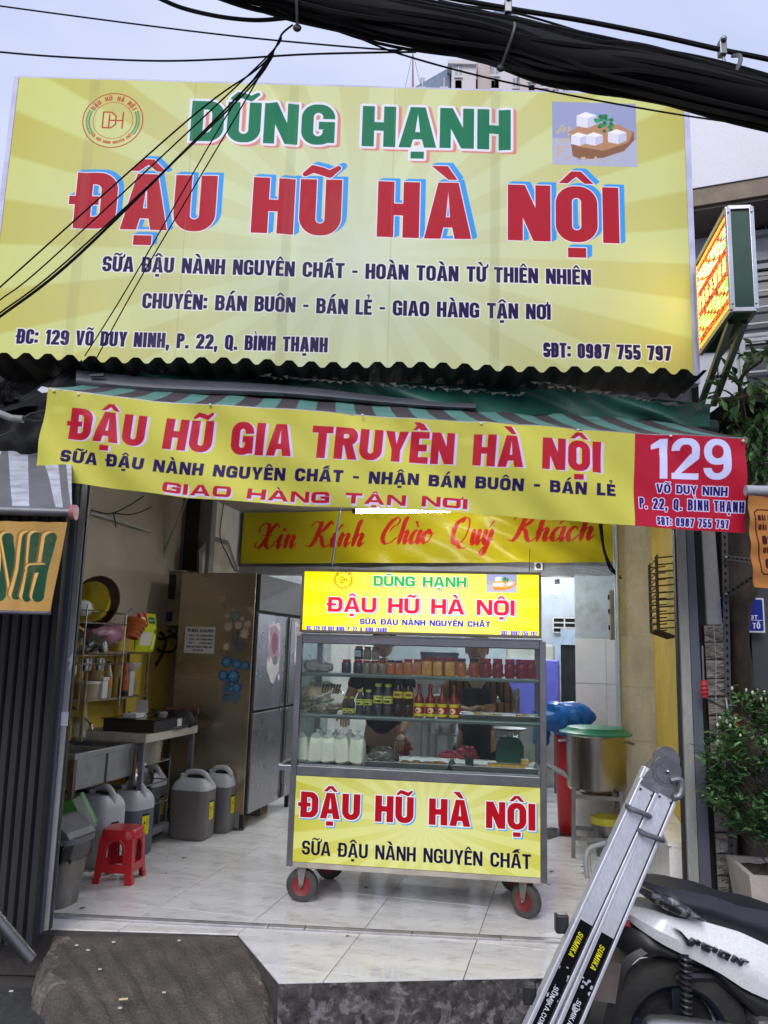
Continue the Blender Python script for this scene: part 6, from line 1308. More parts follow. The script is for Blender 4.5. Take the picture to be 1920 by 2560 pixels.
jerry('brown filled jerry can in front of the refrigerator, nearer of the pair', -2.92, 6.02, M_lq[0], .93, .155, .12, .49)
jerry('grey filled jerry can wedged behind the brown one beside the refrigerator', -2.83, 6.30, M_lq[2], .90, .12, .1, .49)
jerry('empty white jerry can between the sink and the red stool', -3.15, 5.10, None, .7, .14, .12, .50, dr=-.25)
jerry('blue filled jerry can behind the red stool under the sink', -3.10, 5.42, M_lq[1], .82, .13, .12, .48, dr=-.2)
jerry('white jerry can half hidden behind the rubbish bin', -3.42, 5.28, None, .7, .12, .12, .46, dr=-.2)
jerry('smoky grey jerry can with white sticker behind the wire rack', -3.30, 5.98, M_lq[2], .9, .13, .12, .52)
# ---- red stool
M_red = mat('red_plastic', (.47, .018, .022), rough=.28, var=.08, dirt=.1, dcol=(.2, .02, .02))
P = G(298, 2217); sx, ty = st(P); sto = sthing('red_stool', 'small red plastic stool standing on the white tiles', 'stool', sx-.085, ty+.14, 0, dr=.16)
HS, wt, wb = .315, .100, .120
def leg(ax_, ay_):
    mb = MB(); rings = []
    for z, w_ in ((0, wb+.006), (.035, wb+.004), (.036, wb), (HS-.05, wt+.006)):
        cx, cy = ax_*w_, ay_*w_; a = .045; rings.append([(cx, cy, z), (cx-ax_*a, cy, z), (cx-ax_*a, cy-ay_*.010, z), (cx-ax_*.010, cy-ay_*.010, z), (cx-ax_*.010, cy-ay_*a, z), (cx, cy-ay_*a, z)])
    mb.loft(rings); mb.build('leg', M_red, sto, bevel=.003)
for i in (-1, 1):
    for k in (-1, 1): leg(i, k)
top = MB(); top.loft([sq(0, wt+.012, wt+.012, HS-.055, 32), sq(0, wt+.008, wt+.008, HS-.01, 32), sq(0, wt, wt, HS, 32), sq(0, wt*.5, wt*.5, HS+.001, 32)]); top.build('seat', M_red, sto, smooth=True)
for side in range(4):
    M_ = Matrix.Rotation(side*math.pi/2, 4, 'Z'); mb = MB()
    # apron with an arched opening and a low rail
    arch_ = [(-.055*math.cos(a), HS-.145+.080*math.sin(a)) for a in [math.pi*k/12 for k in range(13)]]
    yw = lambda z: -(wb-(wb-wt)*(z/HS))
    outer = [(-.09, HS-.05), (.09, HS-.05)]
    n = len(arch_)
    vs = []; fs = []
    for (x, z) in arch_: vs.append((x, yw(z), z)); vs.append((x*1.0 if abs(x) > .03 else x, yw(HS-.05), HS-.05)); 
    for k in range(n-1): fs.append((2*k, 2*k+1, 2*k+3, 2*k+2))
    b0 = len(vs); vs += [(v[0], v[1]+.006, v[2]) for v in vs]; fs += [tuple(b0+i for i in f)[::-1] for f in fs]
    vs2 = len(vs); 
    for sgn in (-1, 1):
        for z in (.1, HS-.145): vs += [(sgn*.055, yw(z), z), (sgn*(wb-.01-(wb-wt)*z/HS), yw(z), z)]
        o_ = len(vs)-4; fs += [(o_, o_+1, o_+3, o_+2)]
        for z in (HS-.145, HS-.05): vs += [(sgn*.055, yw(z), z), (sgn*(wt-.0), yw(z), z)]
        o_ = len(vs)-4; fs += [(o_, o_+1, o_+3, o_+2)]
    mb.add(vs, fs); mb.box(-wb+.02, yw(.09)-.001, .065, wb-.02, yw(.09)+.010, .115); mb.xf(M_); mb.build('apron', M_red, sto)
    rim = MB(); rim.tube([M_ @ Vector((x*1.15, yw(z)-.002, z+.012)) for x, z in arch_], .005, 6); rim.build('arch_rib', M_red, sto, smooth=True)
# ---- bin
P = G(150, 2285); s_, t_ = st(P); bn = sthing('rubbish_bin', 'grubby grey rubbish bin with pitched lid and black liner beside the door post', 'bin', s_-.14, t_+.15, 0)
M_bin = mat('bin_plastic', (.17, .155, .13), rough=.45, var=.4, vs=6, dirt=.55, dcol=(.32, .32, .33), ds=12, stretch=(1, 1, .5)); M_lid = mat('bin_lid', (.12, .12, .135), rough=.5, dirt=.3, dcol=(.22, .21, .2))
bd = MB(); bd.loft([sq(0, .105, .095, 0), sq(0, .14, .125, .33)]); bd.build('tub', M_bin, bn, smooth=True)
bl = MB(); bl.loft([[(x*(1+.03*math.sin(k*2.3)), y*(1+.03*math.sin(k*1.7)), z+.012*math.sin(k*2.1)) for k, (x, y, z) in enumerate(sq(0, w_, d_, zz_))] for w_, d_, zz_ in ((.140, .126, .25), (.152, .136, .27), (.150, .135, .33), (.155, .14, .345))], caps=False); bl.build('liner', mat('liner_black', (.018, .018, .02), rough=.25, var=.3, bump=.6, bs=25), bn, smooth=True)
ld2 = MB(); ld2.loft([sq(0, .160, .145, .345), sq(0, .160, .145, .375)]); ld2.build('lid_frame', M_lid, bn, smooth=True)
ld2 = MB(); ld2.prism([(-.145, .375), (.145, .375), (.12, .41), (.02, .475), (-.02, .475), (-.12, .41)], 'y', -.13, .13); ld2.build('pitched_lid', M_lid, bn, bevel=.006)
b_ = sthing('green_carton', 'green and white carton sticking out behind the bin', 'carton', s_-.17, t_+.36, .33, dr=.2)
mb = MB(); mb.box(-.16, 0, 0, .12, .05, .2); mb.xf(Matrix.Rotation(R(-32), 4, 'Y')); mb.build('carton', mat('green_card', (.06, .25, .035), rough=.5), b_); mb = MB(); mb.box(.06, -.004, -.02, .125, -.001, .19); mb.xf(Matrix.Rotation(R(-32), 4, 'Y')); mb.build('white_panel', mat('card_cream', (.5, .52, .42)), b_)

# ---- welcome banner
cvw = Canvas(3.75, .52, 320, H_('a19318')); cvw.a *= (1+.06*np.sin(cvw.X*5+cvw.Y*6))[..., None]
tB = 7.55; sA, sB = T(604, 1405, tB).dot(E1), T(1545, 1402, tB).dot(E1)+.01
def wv(px, py): P = T(px, py, tB); return (P.dot(E1)-sA)/(sB-sA)*3.75, (P.z-zb0)
zb0 = T(604, 1409, tB).z+.0; WHT = .52
xh = .135
def wsc(txt, x0, x1, yb): a, b = wv(x0, yb); a2, _ = wv(x1, yb); script(cvw, txt, a, a2, b, xh, H_('a8221c'), sl=.28, wt=.145)
for txt, x0, x1, yb in (('Xin', 636, 740, 1372), ('Kính', 765, 910, 1369), ('Chào', 945, 1080, 1363), ('Quý', 1120, 1230, 1365), ('Khách', 1270, 1484, 1358)): wsc(txt, x0, x1, yb)
wbn = sthing('welcome_banner', 'crumpled dark yellow banner with red script lettering hung across the room', 'banner', sA, tB, zb0)
def wf(u, v): 
    x = u*(sB-sA); y = .02*math.sin(u*31+v*3)*(1-v)*(.4+u)+.015*math.sin(u*47+v*11)*u+.01*math.sin(u*14-v*6); sag = .0
    return x, y-.02, v*WHT+.02*u
MB().grid(wf, 160, 22, thick=.002).build('printed_cloth', mat('welcome_vinyl', (.5, .45, .05), rough=.28, var=.1, vs=3, bump=.5, bs=5, dirt=.12, dcol=(.2, .17, .04), ds=4, img=cvw.image('print_welcome')), wbn, smooth=True)
# ---- lamps that are on
M_tube = mat('tube_light', (1, 1, 1), emit=150, ecol=(.93, .97, 1.0), var=0)
def tubelight(label, s0_, s1_, t_, z, grp=None, along_t=False):
    lt = sthing('fluorescent_tube', label, 'lamp', s0_, t_, z); L_ = s1_-s0_; d_ = Vector((0, 1, 0)) if along_t else Vector((1, 0, 0))
    MB().tube([d_*.03, d_*(L_-.03)], .014, 10).build('tube', M_tube, lt, smooth=True)
    MB().bar(Vector((0, 0, .035)), d_*L_+Vector((0, 0, .035)), .045, .03).build('batten', M_white, lt)
    for k in (0, 1): MB().bar(d_*(k*(L_-.03)), d_*(k*(L_-.03)+.03), .03, .035).build('end_cap', M_blackp, lt)
    return lt
P, Q = T(882, 1279, 6.45), T(1085, 1277, 6.45)
tubelight('lit fluorescent tube hanging just in front of the welcome banner', P.dot(E1), P.dot(E1)+1.2, 6.45, P.z)
tubelight('lit fluorescent tube on the back room ceiling', -2.2, -1.0, 8.6, 3.05); tubelight('lit fluorescent tube deep in the back room near the right wall', -.9, .1, 10.6, 2.92)
M_bulb = mat('bulb_light', (1, 1, 1), emit=200, ecol=(.95, .97, 1.0), var=0)
for lb, px, py, t_, r_ in (('bare lit bulb hanging right beside the light box sign', 1323, 1458, 7.2, .028), ('brightest lit bulb in the right rear passage', 1393, 1474, 8.5, .05), ('small lit bulb above the light box, left of two', 1318, 1421, 8.0, .022), ('small lit bulb above the light box, right of two', 1326, 1413, 8.3, .022)):
    P = T(px, py, t_); b_ = thing('light_bulb', lb, 'bulb', tuple(P), 0, 'bare bulbs near the right pillar'); MB().sphere((0, 0, 0), r_, 14, 10).build('bulb', M_bulb, b_, smooth=True); MB().lathe([(r_*.5, 0), (r_*.55, r_*1.3)], (0, 0, r_*.8), 10).build('socket', M_blackp, b_); MB().tube([(0, 0, r_*2), (.01, .02, r_*2+.25)], .003, 5).build('cord', M_cable, b_)
# CCTV camera
P = T(1346, 1416, 7.6); cm = thing('security_camera', 'small dome camera above the right end of the light box', 'camera', tuple(P), -SA); lbox(cm, 'body', M_white, -.035, -.02, -.035, .04, .06, .04, .006); MB().lathe([(.026, 0), (.022, .015)], (0, 0, 0), 14).xf(Matrix.Translation((0, -.02, 0)) @ Matrix.Rotation(R(90), 4, 'X')).build('lens', M_blackp, cm)
# beam strip just under the banner, thin hanging cords
for k, pts in enumerate([[(1503, 1310), (1510, 1375), (1530, 1420), (1553, 1447)], [(1498, 1310), (1508, 1370), (1526, 1425), (1555, 1440)]]):
    tag(MB().tube([Vector(p) for p in spline([tuple(T(a, b, 7.0)) for a, b in pts], 8)], .012-.005*k, 6).build('hanging_cord', M_cable, smooth=True), ['thick black cord drooping over the right end of the welcome banner', 'thin black cord drooping beside the thick one at the banner end'][k], 'cord')
tag(MB().tube([T(852, 1268, 6.2), T(840, 1340, 6.1), T(829, 1416, 5.9)], .0065, 6).build('blue_string', mat('blue_cord', (.08, .16, .5), rough=.4), smooth=True), 'blue string hanging in front of the welcome banner', 'string')
# ---- right side things
P = T(1490, 1840, 6.55); big = sthing('stock_pot', 'large steel pot with green plastic lid on a tall stand', 'pot', T(1490, 1840, 6.55).dot(E1), 6.62)
zt4, zb4 = T(1490, 1838, 6.55).z, T(1470, 1975, 6.55).z; rp_ = (T(1580, 1850, 6.62).dot(E1)-T(1430, 1850, 6.62).dot(E1))/2
MB().lathe([(rp_*.92, 0), (rp_, .02), (rp_, zt4-zb4-.01), (rp_*1.04, zt4-zb4)], (0, 0, zb4), 36).build('vessel', mat('pot_steel', (.42, .40, .37), rough=.25, metal=.95, var=.1, dirt=.2, dcol=(.2, .15, .08)), big, smooth=True)
M_gl = mat('green_plastic', (.02, .22, .13), rough=.35, var=.1); MB().lathe([(rp_*1.22, 0), (rp_*1.24, .012), (rp_*1.12, .022), (rp_*1.0, .035), (rp_*.95, .05), (rp_*.5, .06), (.01, .062)], (0, 0, zt4+.004), 40).build('lid', M_gl, big, smooth=True)
for k in (-1, 1): MB().tube(spline([(k*rp_, -.05, zt4-.05), (k*(rp_+.05), -.04, zt4-.06), (k*(rp_+.05), .04, zt4-.06), (k*rp_, .05, zt4-.05)], 4), .006, 6).build('handle', M_steel, big, smooth=True)
pst = sthing('pot_stand', 'tall square steel stand carrying the large pot', 'stand', T(1490, 1840, 6.55).dot(E1), 6.62)
M_st = mat('stand_steel', (.24, .24, .24), rough=.5, metal=.5, dirt=.4)
for x in (-.17, .17):
    for y in (-.2, .17): MB().bar((x*1.05, y, 0), (x, y, zb4+.03), .03).build('leg', M_st, pst)
for x0, y0, x1, y1 in ((-.17, -.2, .17, -.2), (-.17, .17, .17, .17), (-.17, -.2, -.17, .17), (.17, -.2, .17, .17)):
    for z in (zb4-.03, .14): MB().bar((x0, y0, z), (x1, y1, z), .028).build('rail', M_st, pst)
MB().lathe([(.1, 0), (.12, .02), (.12, .04)], (0, 0, zb4-.05), 20).build('burner_ring', mat('burnt_ring', (.12, .07, .04), rough=.8, var=.6, vs=25), pst)
jx = T(1440, 2000, 7.0).dot(E1); jg = sthing('white_drum', 'big white plastic drum under the pot stand', 'drum', jx+.14, 7.03); mb = MB(); mb.loft([sq(0, a*.9, b*.9, z) for a, b, z in ((.15, .15, 0), (.165, .16, .03), (.18, .17, .12), (.18, .17, .42), (.165, .16, .48), (.12, .12, .54))]); mb.build('drum', mat('drum_white', (.68, .67, .64), rough=.4, dirt=.3, dcol=(.3, .27, .22)), jg, smooth=True)
bk = sthing('steel_bucket', 'steel bucket with yellow rim beneath the pot stand', 'bucket', st(G(1525, 2120))[0]-.02, 6.55); MB().lathe([(.085, 0), (.12, .24)], (0, 0, 0), 24).build('pail', M_steeld, bk, smooth=True); MB().lathe([(.122, .24), (.132, .235), (.135, .25), (.13, .285), (.118, .285), (.115, .24)], (0, 0, 0), 24, caps=False).build('rim', mat('yellow_rim', (.55, .5, .05), rough=.4), bk, smooth=True)
MB().tube(spline([(-.12, 0, .23), (-.15, -.02, .1), (-.13, -.03, .03)], 5), .003, 5).build('bail', M_steel, bk)
rb_ = sthing('red_barrel', 'red plastic barrel standing behind the large pot', 'barrel', -.035, 7.32); MB().lathe([(.12, 0), (.135, .05), (.15, .5), (.16, .92), (.172, .93), (.172, .96), (.15, .965)], (0, 0, 0), 30).build('barrel', M_red, rb_, smooth=True)
bb = sthing('blue_bag', 'bright blue plastic bag draped over the red barrel', 'bag', -.17, 7.22, .88)
M_bb = mat('blue_film', (.012, .13, .46), rough=.3, var=.25, vs=8, bump=.6, bs=9)
MB().sphere((.06, 0, .06), (.24, .16, .135), 30, 18, fn=lambda d_: 1+.10*math.sin(d_.x*7+d_.z*5)+.07*math.sin(d_.y*13+d_.x*11)+(.15 if d_.x < -.5 and d_.z < 0 else 0)).build('film', M_bb, bb, smooth=True)
MB().sphere((-.13, -.02, -.08), (.075, .06, .13), 18, 12, fn=lambda d_: 1+.14*math.sin(d_.z*11+d_.x*7)).build('film_corner', M_bb, bb, smooth=True)
# folded blue table leaning deep inside
ft_ = sthing('folding_table', 'blue topped folding table standing on edge in the passage', 'table', T(1352, 1700, 9.2).dot(E1)-.35, 9.2)
a, b = T(1388, 1650, 9.2).z, T(1388, 1810, 9.2).z; lbox(ft_, 'top', mat('table_blue', (.09, .10, .42), rough=.4), 0, 0, b, .55, .03, a, .03); lbox(ft_, 'edge', mat('table_red_edge', (.3, .03, .04)), .5505, 0, b+.05, .556, .03, a-.05)
for x in (.1, .5): MB().bar((x, .04, 0), (x, .04, b), .03).build('leg', M_steeld, ft_)
wc = sthing('white_fridge', 'small cream cabinet behind the blue table top', 'cabinet', T(1352, 1600, 9.6).dot(E1)-.4, 9.6); lbox(wc, 'case', mat('cabinet_cream', (.42, .42, .36), rough=.5), 0, 0, 0, .55, .4, T(1380, 1612, 9.6).z, .03)
stt = sthing('steel_table', 'stainless work table with lower shelf in the passage', 'table', -.62, 8.6)
lbox(stt, 'top', M_steel, -.5, 0, .78, .25, .7, .80); lbox(stt, 'shelf', M_steeld, -.48, .02, .25, .23, .68, .27)
for x in (-.47, .22):
    for y in (.03, .67): MB().bar((x, y, 0), (x, y, .78), .035).build('leg', M_steeld, stt)
# wire basket on the yellow wall
wr_ = thing('wire_basket', 'rusty wire basket fixed high on the yellow wall', 'basket', (0, 0, 0)); M_rw = mat('rusty_wire', (.075, .05, .035), rough=.8)
P0, P1 = S(1640, 1425, .61), S(1688, 1405, .61)
zt5, zb5 = 2.10, 1.66
for k in range(11):
    z = zb5+(zt5-zb5)*k/10; MB().tube([W(.61, 5.25, z), W(.50, 5.25, z-.01), W(.50, 5.85, z-.01), W(.61, 5.85, z)], .0045, 5).build('wire', M_rw, wr_)
for t_ in (5.25, 5.35, 5.75, 5.85): MB().tube([W(.50, t_, zb5-.02), W(.50, t_, zt5+.01)], .006, 5).build('wire', M_rw, wr_)
for k in range(7): t_ = 5.25+.1*k; MB().tube([W(.50, t_, zb5-.02), W(.61, t_, zb5-.06)], .004, 5).build('wire', M_rw, wr_)
tag(MB().grid(lambda u, v: W(.612-.004*math.sin(v*7), 5.16+.22*u, 1.30+.34*v), 4, 8).build('paper_strip', mat('strip_paper', (.55, .54, .52), var=.4, vs=50), None), 'torn white paper strip pasted on the yellow wall by the post', 'paper')
eb = sthing('fuse_box', 'brown wooden fuse box on the side of the cream pillar', 'fuse box', .345, 7.15, T(1547, 1600, 7.3).z); lbox(eb, 'box', mat('fuse_brown', (.26, .22, .16), rough=.6), -.06, 0, 0, 0, .25, .42, .006)
for z in (.08, .22, .34): lbox(eb, 'clip', M_black, -.075, .02, z, -.061, .06, z+.04)
pc = thing('pillar_pipes', 'pale blue conduits running up the edge of the cream pillar', 'pipes', (0, 0, 0)); tubes(pc, 'conduit', M_bluew, [[W(.345, 6.98, 0), W(.345, 6.98, 2.7)], [W(.33, 7.05, .9), W(.33, 7.05, 2.7)]], .014)
# back room furniture glimpsed behind the cart
for k, (s_, t_, w_, h_, m, lb) in enumerate([(-2.9, 9.4, .5, 1.9, M_white, 'tall white cabinet deep in the back room'), (-2.25, 10.2, .7, 1.2, M_steeld, 'broad steel cabinet in the back room'), (-1.1, 10.6, .6, 1.0, M_steeld, 'low steel cabinet at the back wall')]):
    c = sthing('storage_cabinet', lb, 'cabinet', s_, t_); lbox(c, 'body', m, 0, 0, 0, w_, .45, h_, .01); lbox(c, 'door', m, .02, -.015, .05, w_/2-.005, -.001, h_-.04, .004); lbox(c, 'door', m, w_/2+.005, -.015, .05, w_-.02, -.001, h_-.04, .004)
shf = sthing('steel_rack', 'open steel rack with pots behind the vendors', 'rack', -1.35, 7.6)
for z in (.35, .7, 1.05): lbox(shf, 'shelf', M_steeld, 0, 0, z, .8, .4, z+.015)
for x in (0, .8):
    for y in (0, .4): MB().bar((x, y, 0), (x, y, 1.15), .028).build('upright', M_steeld, shf)
for k in range(3):
    o_ = sthing('steel_pan', ['left steel pan on the open rack', 'middle steel pan on the open rack', 'right steel pan on the open rack'][k], 'pan', -1.22+.26*k, 7.8, .716 if k != 1 else 1.066, 'pans on the open rack'); MB().lathe([(.09, 0), (.11, .1), (.115, .1)], (0, 0, 0), 18).build('pan', M_steel, o_, smooth=True)
# ================================================================== THE CART
CA = R(8.0); CD = Vector((math.cos(CA), -math.sin(CA), 0)); CN = Vector((math.sin(CA), math.cos(CA), 0)); CO = Vector((.233, 4.897, 0))
def C(px, py, dep=0.0): P = onplane(px, py, CO+CN*dep, CN); q_ = P-CO; return q_.dot(CD), P.z
def cl(u, y, z): return CO+CD*u+CN*y+Vector((0, 0, z))
def cthing(name, label, cat_, u, y, z=0.0, group=None, dr=0.0): return thing(name, label, cat_, cl(u, y, z), -CA+dr, group)
ca = cthing('food_cart', 'stainless glass fronted tofu cart on four rubber wheels in the doorway', 'cart', 0, 0)
HWc, DPc = .735, .60; ZB, ZC, ZM, ZT_ = .205, .72, .79, 1.545
M_cs = mat('cart_steel', (.23, .23, .245), rough=.35, metal=.85, var=.15, vs=4, rvar=.08, dirt=.25, dcol=(.12, .10, .09), ds=6)
M_gls = glass('cart_glass')
for x in (-HWc, HWc):
    for y in (0, DPc): MB().bar((x, y+.0, ZB), (x, y, ZT_), .036).build('post', M_cs, ca, bevel=.002)
def xr(z, y, h=.036, nm='rail', m=M_cs): return MB().bar((-HWc+.019, y, z), (HWc-.019, y, z), .036, h).build(nm, m, ca, bevel=.002)
for y in (0, DPc): xr(ZT_-.02, y, .044); xr(ZC+.028, y, .055)
xr(ZB+.012, 0, .03, 'bottom_rail', mat('cart_base_rail', (.42, .38, .33), rough=.5, dirt=.4, dcol=(.15, .12, .1), ds=8)); xr(ZB+.012, DPc, .03)
for x in (-HWc, HWc):
    for z in (ZB+.015, ZC+.028, ZT_-.02): MB().bar((x, .02, z), (x, DPc-.02, z), .034, .04).build('rail', M_cs, ca, bevel=.002)
lbox(ca, 'worktop', M_steel, -HWc+.02, .02, ZC+.056, HWc-.02, DPc-.02, ZC+.064)
lbox(ca, 'floor_panel', M_steeld, -HWc+.02, .02, ZB+.03, HWc-.02, DPc-.02, ZB+.04)
for x in (-HWc, HWc): lbox(ca, 'side_panel', M_steel, x-.004, .02, ZB+.04, x+.004, DPc-.02, ZC)
lbox(ca, 'roof_panel', M_steeld, -HWc, 0, ZT_+.003, HWc, DPc, ZT_+.012)
Z1, Z2 = 1.325, 1.078
for z in (Z1, Z2):
    lbox(ca, 'shelf_glass', mat('shelf_glass_green', (.35, .45, .42), rough=.1, trans=.6, var=0), -HWc+.02, .022, z-.008, HWc-.02, .40, z); xr(z-.014, .018, .016, 'shelf_rail', mat('shelf_rail_dark', (.12, .14, .135), rough=.3, metal=.7, dirt=.4)); xr(z-.016, .41, .016, 'shelf_rail')
lbox(ca, 'front_glass', M_gls, -HWc+.02, -.006, ZC+.056, HWc-.02, -.003, ZT_-.04)
for x in (-HWc, HWc): lbox(ca, 'side_glass', M_gls, x-.0015, .02, ZC+.056, x+.0015, DPc-.02, ZT_-.04)
# push handle at the left, tray at the right
MB().bar((-HWc-.10, .03, ZC+.035), (-HWc-.02, .03, ZC+.035), .032).build('push_handle', M_steel, ca, bevel=.003); MB().bar((-HWc-.10, .05, ZC+.035), (-HWc-.10, .5, ZC+.035), .032).build('push_handle', M_steel, ca, bevel=.003)
mb = MB(); mb.box(0, 0, 0, .14, .26, .008); mb.xf(Matrix.Translation((HWc+.02, .1, .82)) @ Matrix.Rotation(R(25), 4, 'Y')); mb.build('side_flap', M_steel, ca)
# front print panel
a0, b0 = C(741, 1938), C(1346, 2187); cvc = Canvas(1.43, .51, 700)
zc0 = ZB+.030; wP, hP = 1.43, ZC-.001-zc0
cvc = Canvas(wP, hP, 700); rays(cvc, .78, .26, H_('c9c23e'), H_('dadb74'), H_('dfe29a'), n=46, rad=.9, asp=1.2)
def pv(px, py): u, z = C(px, py); return u+wP/2, z-zc0
stext(cvc, pv, 'ĐẬU HŨ HÀ NỘI', 752, 1339, 2049, 2067, 1985, col=H_('b01420'), sw=.27, gap=.08, out=.006, ocol=H_('f0ecf0'), shadow=(.008, -.006), scol=H_('58a8e0'))
stext(cvc, pv, 'SỮA ĐẬU NÀNH NGUYÊN CHẤT', 756, 1327, 2141, 2163, 2106, col=H_('15103c'), sw=.2, gap=.08)
pn = MB().grid(lambda u, v: (-wP/2+wP*u, -.0215, zc0+hP*v), 2, 2).build('front_print', mat('cart_print', (.5, .5, .2), rough=.3, var=.03, img=cvc.image('print_cart_panel')), ca)
lbox(ca, 'front_panel', M_steeld, -wP/2, -.0205, zc0, wP/2, -.008, zc0+hP)
# wheels
M_tyre = mat('tyre_grey', (.05, .048, .046), rough=.75, var=.3, dirt=.4, dcol=(.12, .11, .10)); M_rim = mat('rim_red', (.20, .015, .02), rough=.5, dirt=.3)
def caster(u, y, swivel, rr_=.093, wd=.05):
    w_ = MB(); prof = [(-.5, .62), (-.5, .9), (-.36, 1.0), (.36, 1.0), (.5, .9), (.5, .62)]; n = 28; vs = []; fs = []
    for k in range(n):
        a = 2*math.pi*k/n
        for (x, r_) in prof: vs.append((x*wd, rr_*r_*math.cos(a), rr_*r_*math.sin(a)))
    m_ = len(prof)
    for k in range(n):
        for i in range(m_-1): fs.append((k*m_+i, k*m_+i+1, ((k+1) % n)*m_+i+1, ((k+1) % n)*m_+i))
    w_.add(vs, fs); rot = Matrix.Translation((u, y, rr_)) @ Matrix.Rotation(swivel, 4, 'Z'); w_.xf(rot); wh = w_.build('wheel', M_tyre, ca, smooth=True)
    r2 = MB(); r2.lathe([(.0, -.3*wd), (rr_*.45, -.3*wd), (rr_*.64, -.48*wd), (rr_*.64, .48*wd), (rr_*.45, .3*wd), (0, .3*wd)], (0, 0, 0), 22, caps=False); r2.xf(rot @ Matrix.Rotation(R(90), 4, 'Y')); r2.build('rim', M_rim, wh, smooth=True)
    fk = MB()
    for sg_ in (-1, 1):
        fk.prism([(-.012, 0), (.012, 0), (.03, rr_*1.22), (-.03, rr_*1.22)], 'x', sg_*(wd/2+.006)-.0025, sg_*(wd/2+.006)+.0025)
    fk.box(-wd/2-.01, -.04, rr_*1.2, wd/2+.01, .04, rr_*1.25); fk.xf(rot); fk.build('fork', mat('fork_steel', (.25, .24, .22), rough=.5, metal=.5, dirt=.5), wh, bevel=.002)
    MB().sphere(rot @ Vector((-(wd/2+.012) if True else 0, 0, 0)), .008, 8, 6).build('axle_nut', M_steel, wh)
uL, uR = C(749, 2266)[0], C(1316, 2284)[0]
caster(uL, .045, R(88)); caster(uR, .045, R(52)); caster(uL+.06, DPc-.05, R(80)); caster(uR-.05, DPc-.05, R(95))
# ---- light box on top
lx0, lz0 = C(757, 1592); lx1, lz1 = C(1352, 1428); lz0, lz1 = 1.566, 1.955; lx0, lx1 = -.735, .728
lbx = cthing('lit_sign_box', 'glowing yellow light box sign standing on top of the food cart', 'light box', 0, 0)
wL, hL = lx1-lx0-.03, lz1-lz0-.03; cvx = Canvas(wL, hL, 700); rays(cvx, .78, .16, H_('eee400'), H_('f4ea22'), H_('f8f29c'), n=48, rad=.8, asp=1.3, amt=.8)
def lv_(px, py): u, z = C(px, py, -.01); return u-lx0-.015, z-lz0-.015
stext(cvx, lv_, 'DŨNG HẠNH', 934, 1166, 1465, 1469, 1440, col=H_('2fae4a'), sw=.27, gap=.09, out=.004, ocol=H_('f4f4f4'), shadow=(.005, -.004), scol=H_('e07a50'))
stext(cvx, lv_, 'ĐẬU HŨ HÀ NỘI', 820, 1287, 1529, 1540, 1492, col=H_('e02440'), sw=.27, gap=.09, out=.004, ocol=H_('f4f0fa'), shadow=(.007, -.004), scol=H_('74a8e0'))
stext(cvx, lv_, 'SỮA ĐẬU NÀNH NGUYÊN CHẤT', 900, 1226, 1561, 1568, 1547, col=H_('2418c8'), sw=.27, gap=.1)
stext(cvx, lv_, 'ĐC: 129 VÕ DUY NINH, P. 22, Q. BÌNH THẠNH', 767, 967, 1576, 1580, 1565, col=H_('4a3cc8'), sw=.2, gap=.09, out=.0012, ocol=H_('f0f0d0'))
stext(cvx, lv_, 'SĐT: 0987 755 797', 1253, 1342, 1588, 1590, 1577, col=H_('4a3cc8'), sw=.2, gap=.09, out=.0012, ocol=H_('f0f0d0'))
a, b = lv_(859, 1450); logo(cvx, a, b, .062, H_('7a4200'), H_('8a6a00')); a, b = lv_(1216, 1481); a2, b2 = lv_(1292, 1436); picture(cvx, a, b, a2, b2, 1)
MB().grid(lambda u, v: (lx0+.015+wL*u, -.018, lz0+.015+hL*v), 2, 2).build('lit_face', mat('lit_print', (.6, .6, .2), rough=.3, var=0, img=cvx.image('print_light_box'), emit=.92, emis_img=True), lbx)
lbox(lbx, 'case', M_steeld, lx0+.004, -.012, lz0, lx1-.004, .13, lz1)
M_brass = mat('frame_champagne', (.30, .25, .16), rough=.35, metal=.8)
for a, b, c, d_ in ((lx0, lz0, lx1, lz0+.015), (lx0, lz1-.015, lx1, lz1), (lx0, lz0+.0151, lx0+.015, lz1-.0151), (lx1-.015, lz0+.0151, lx1, lz1-.0151)): lbox(lbx, 'trim', M_brass, a, -.026, b, c, -.0125, d_, .002)

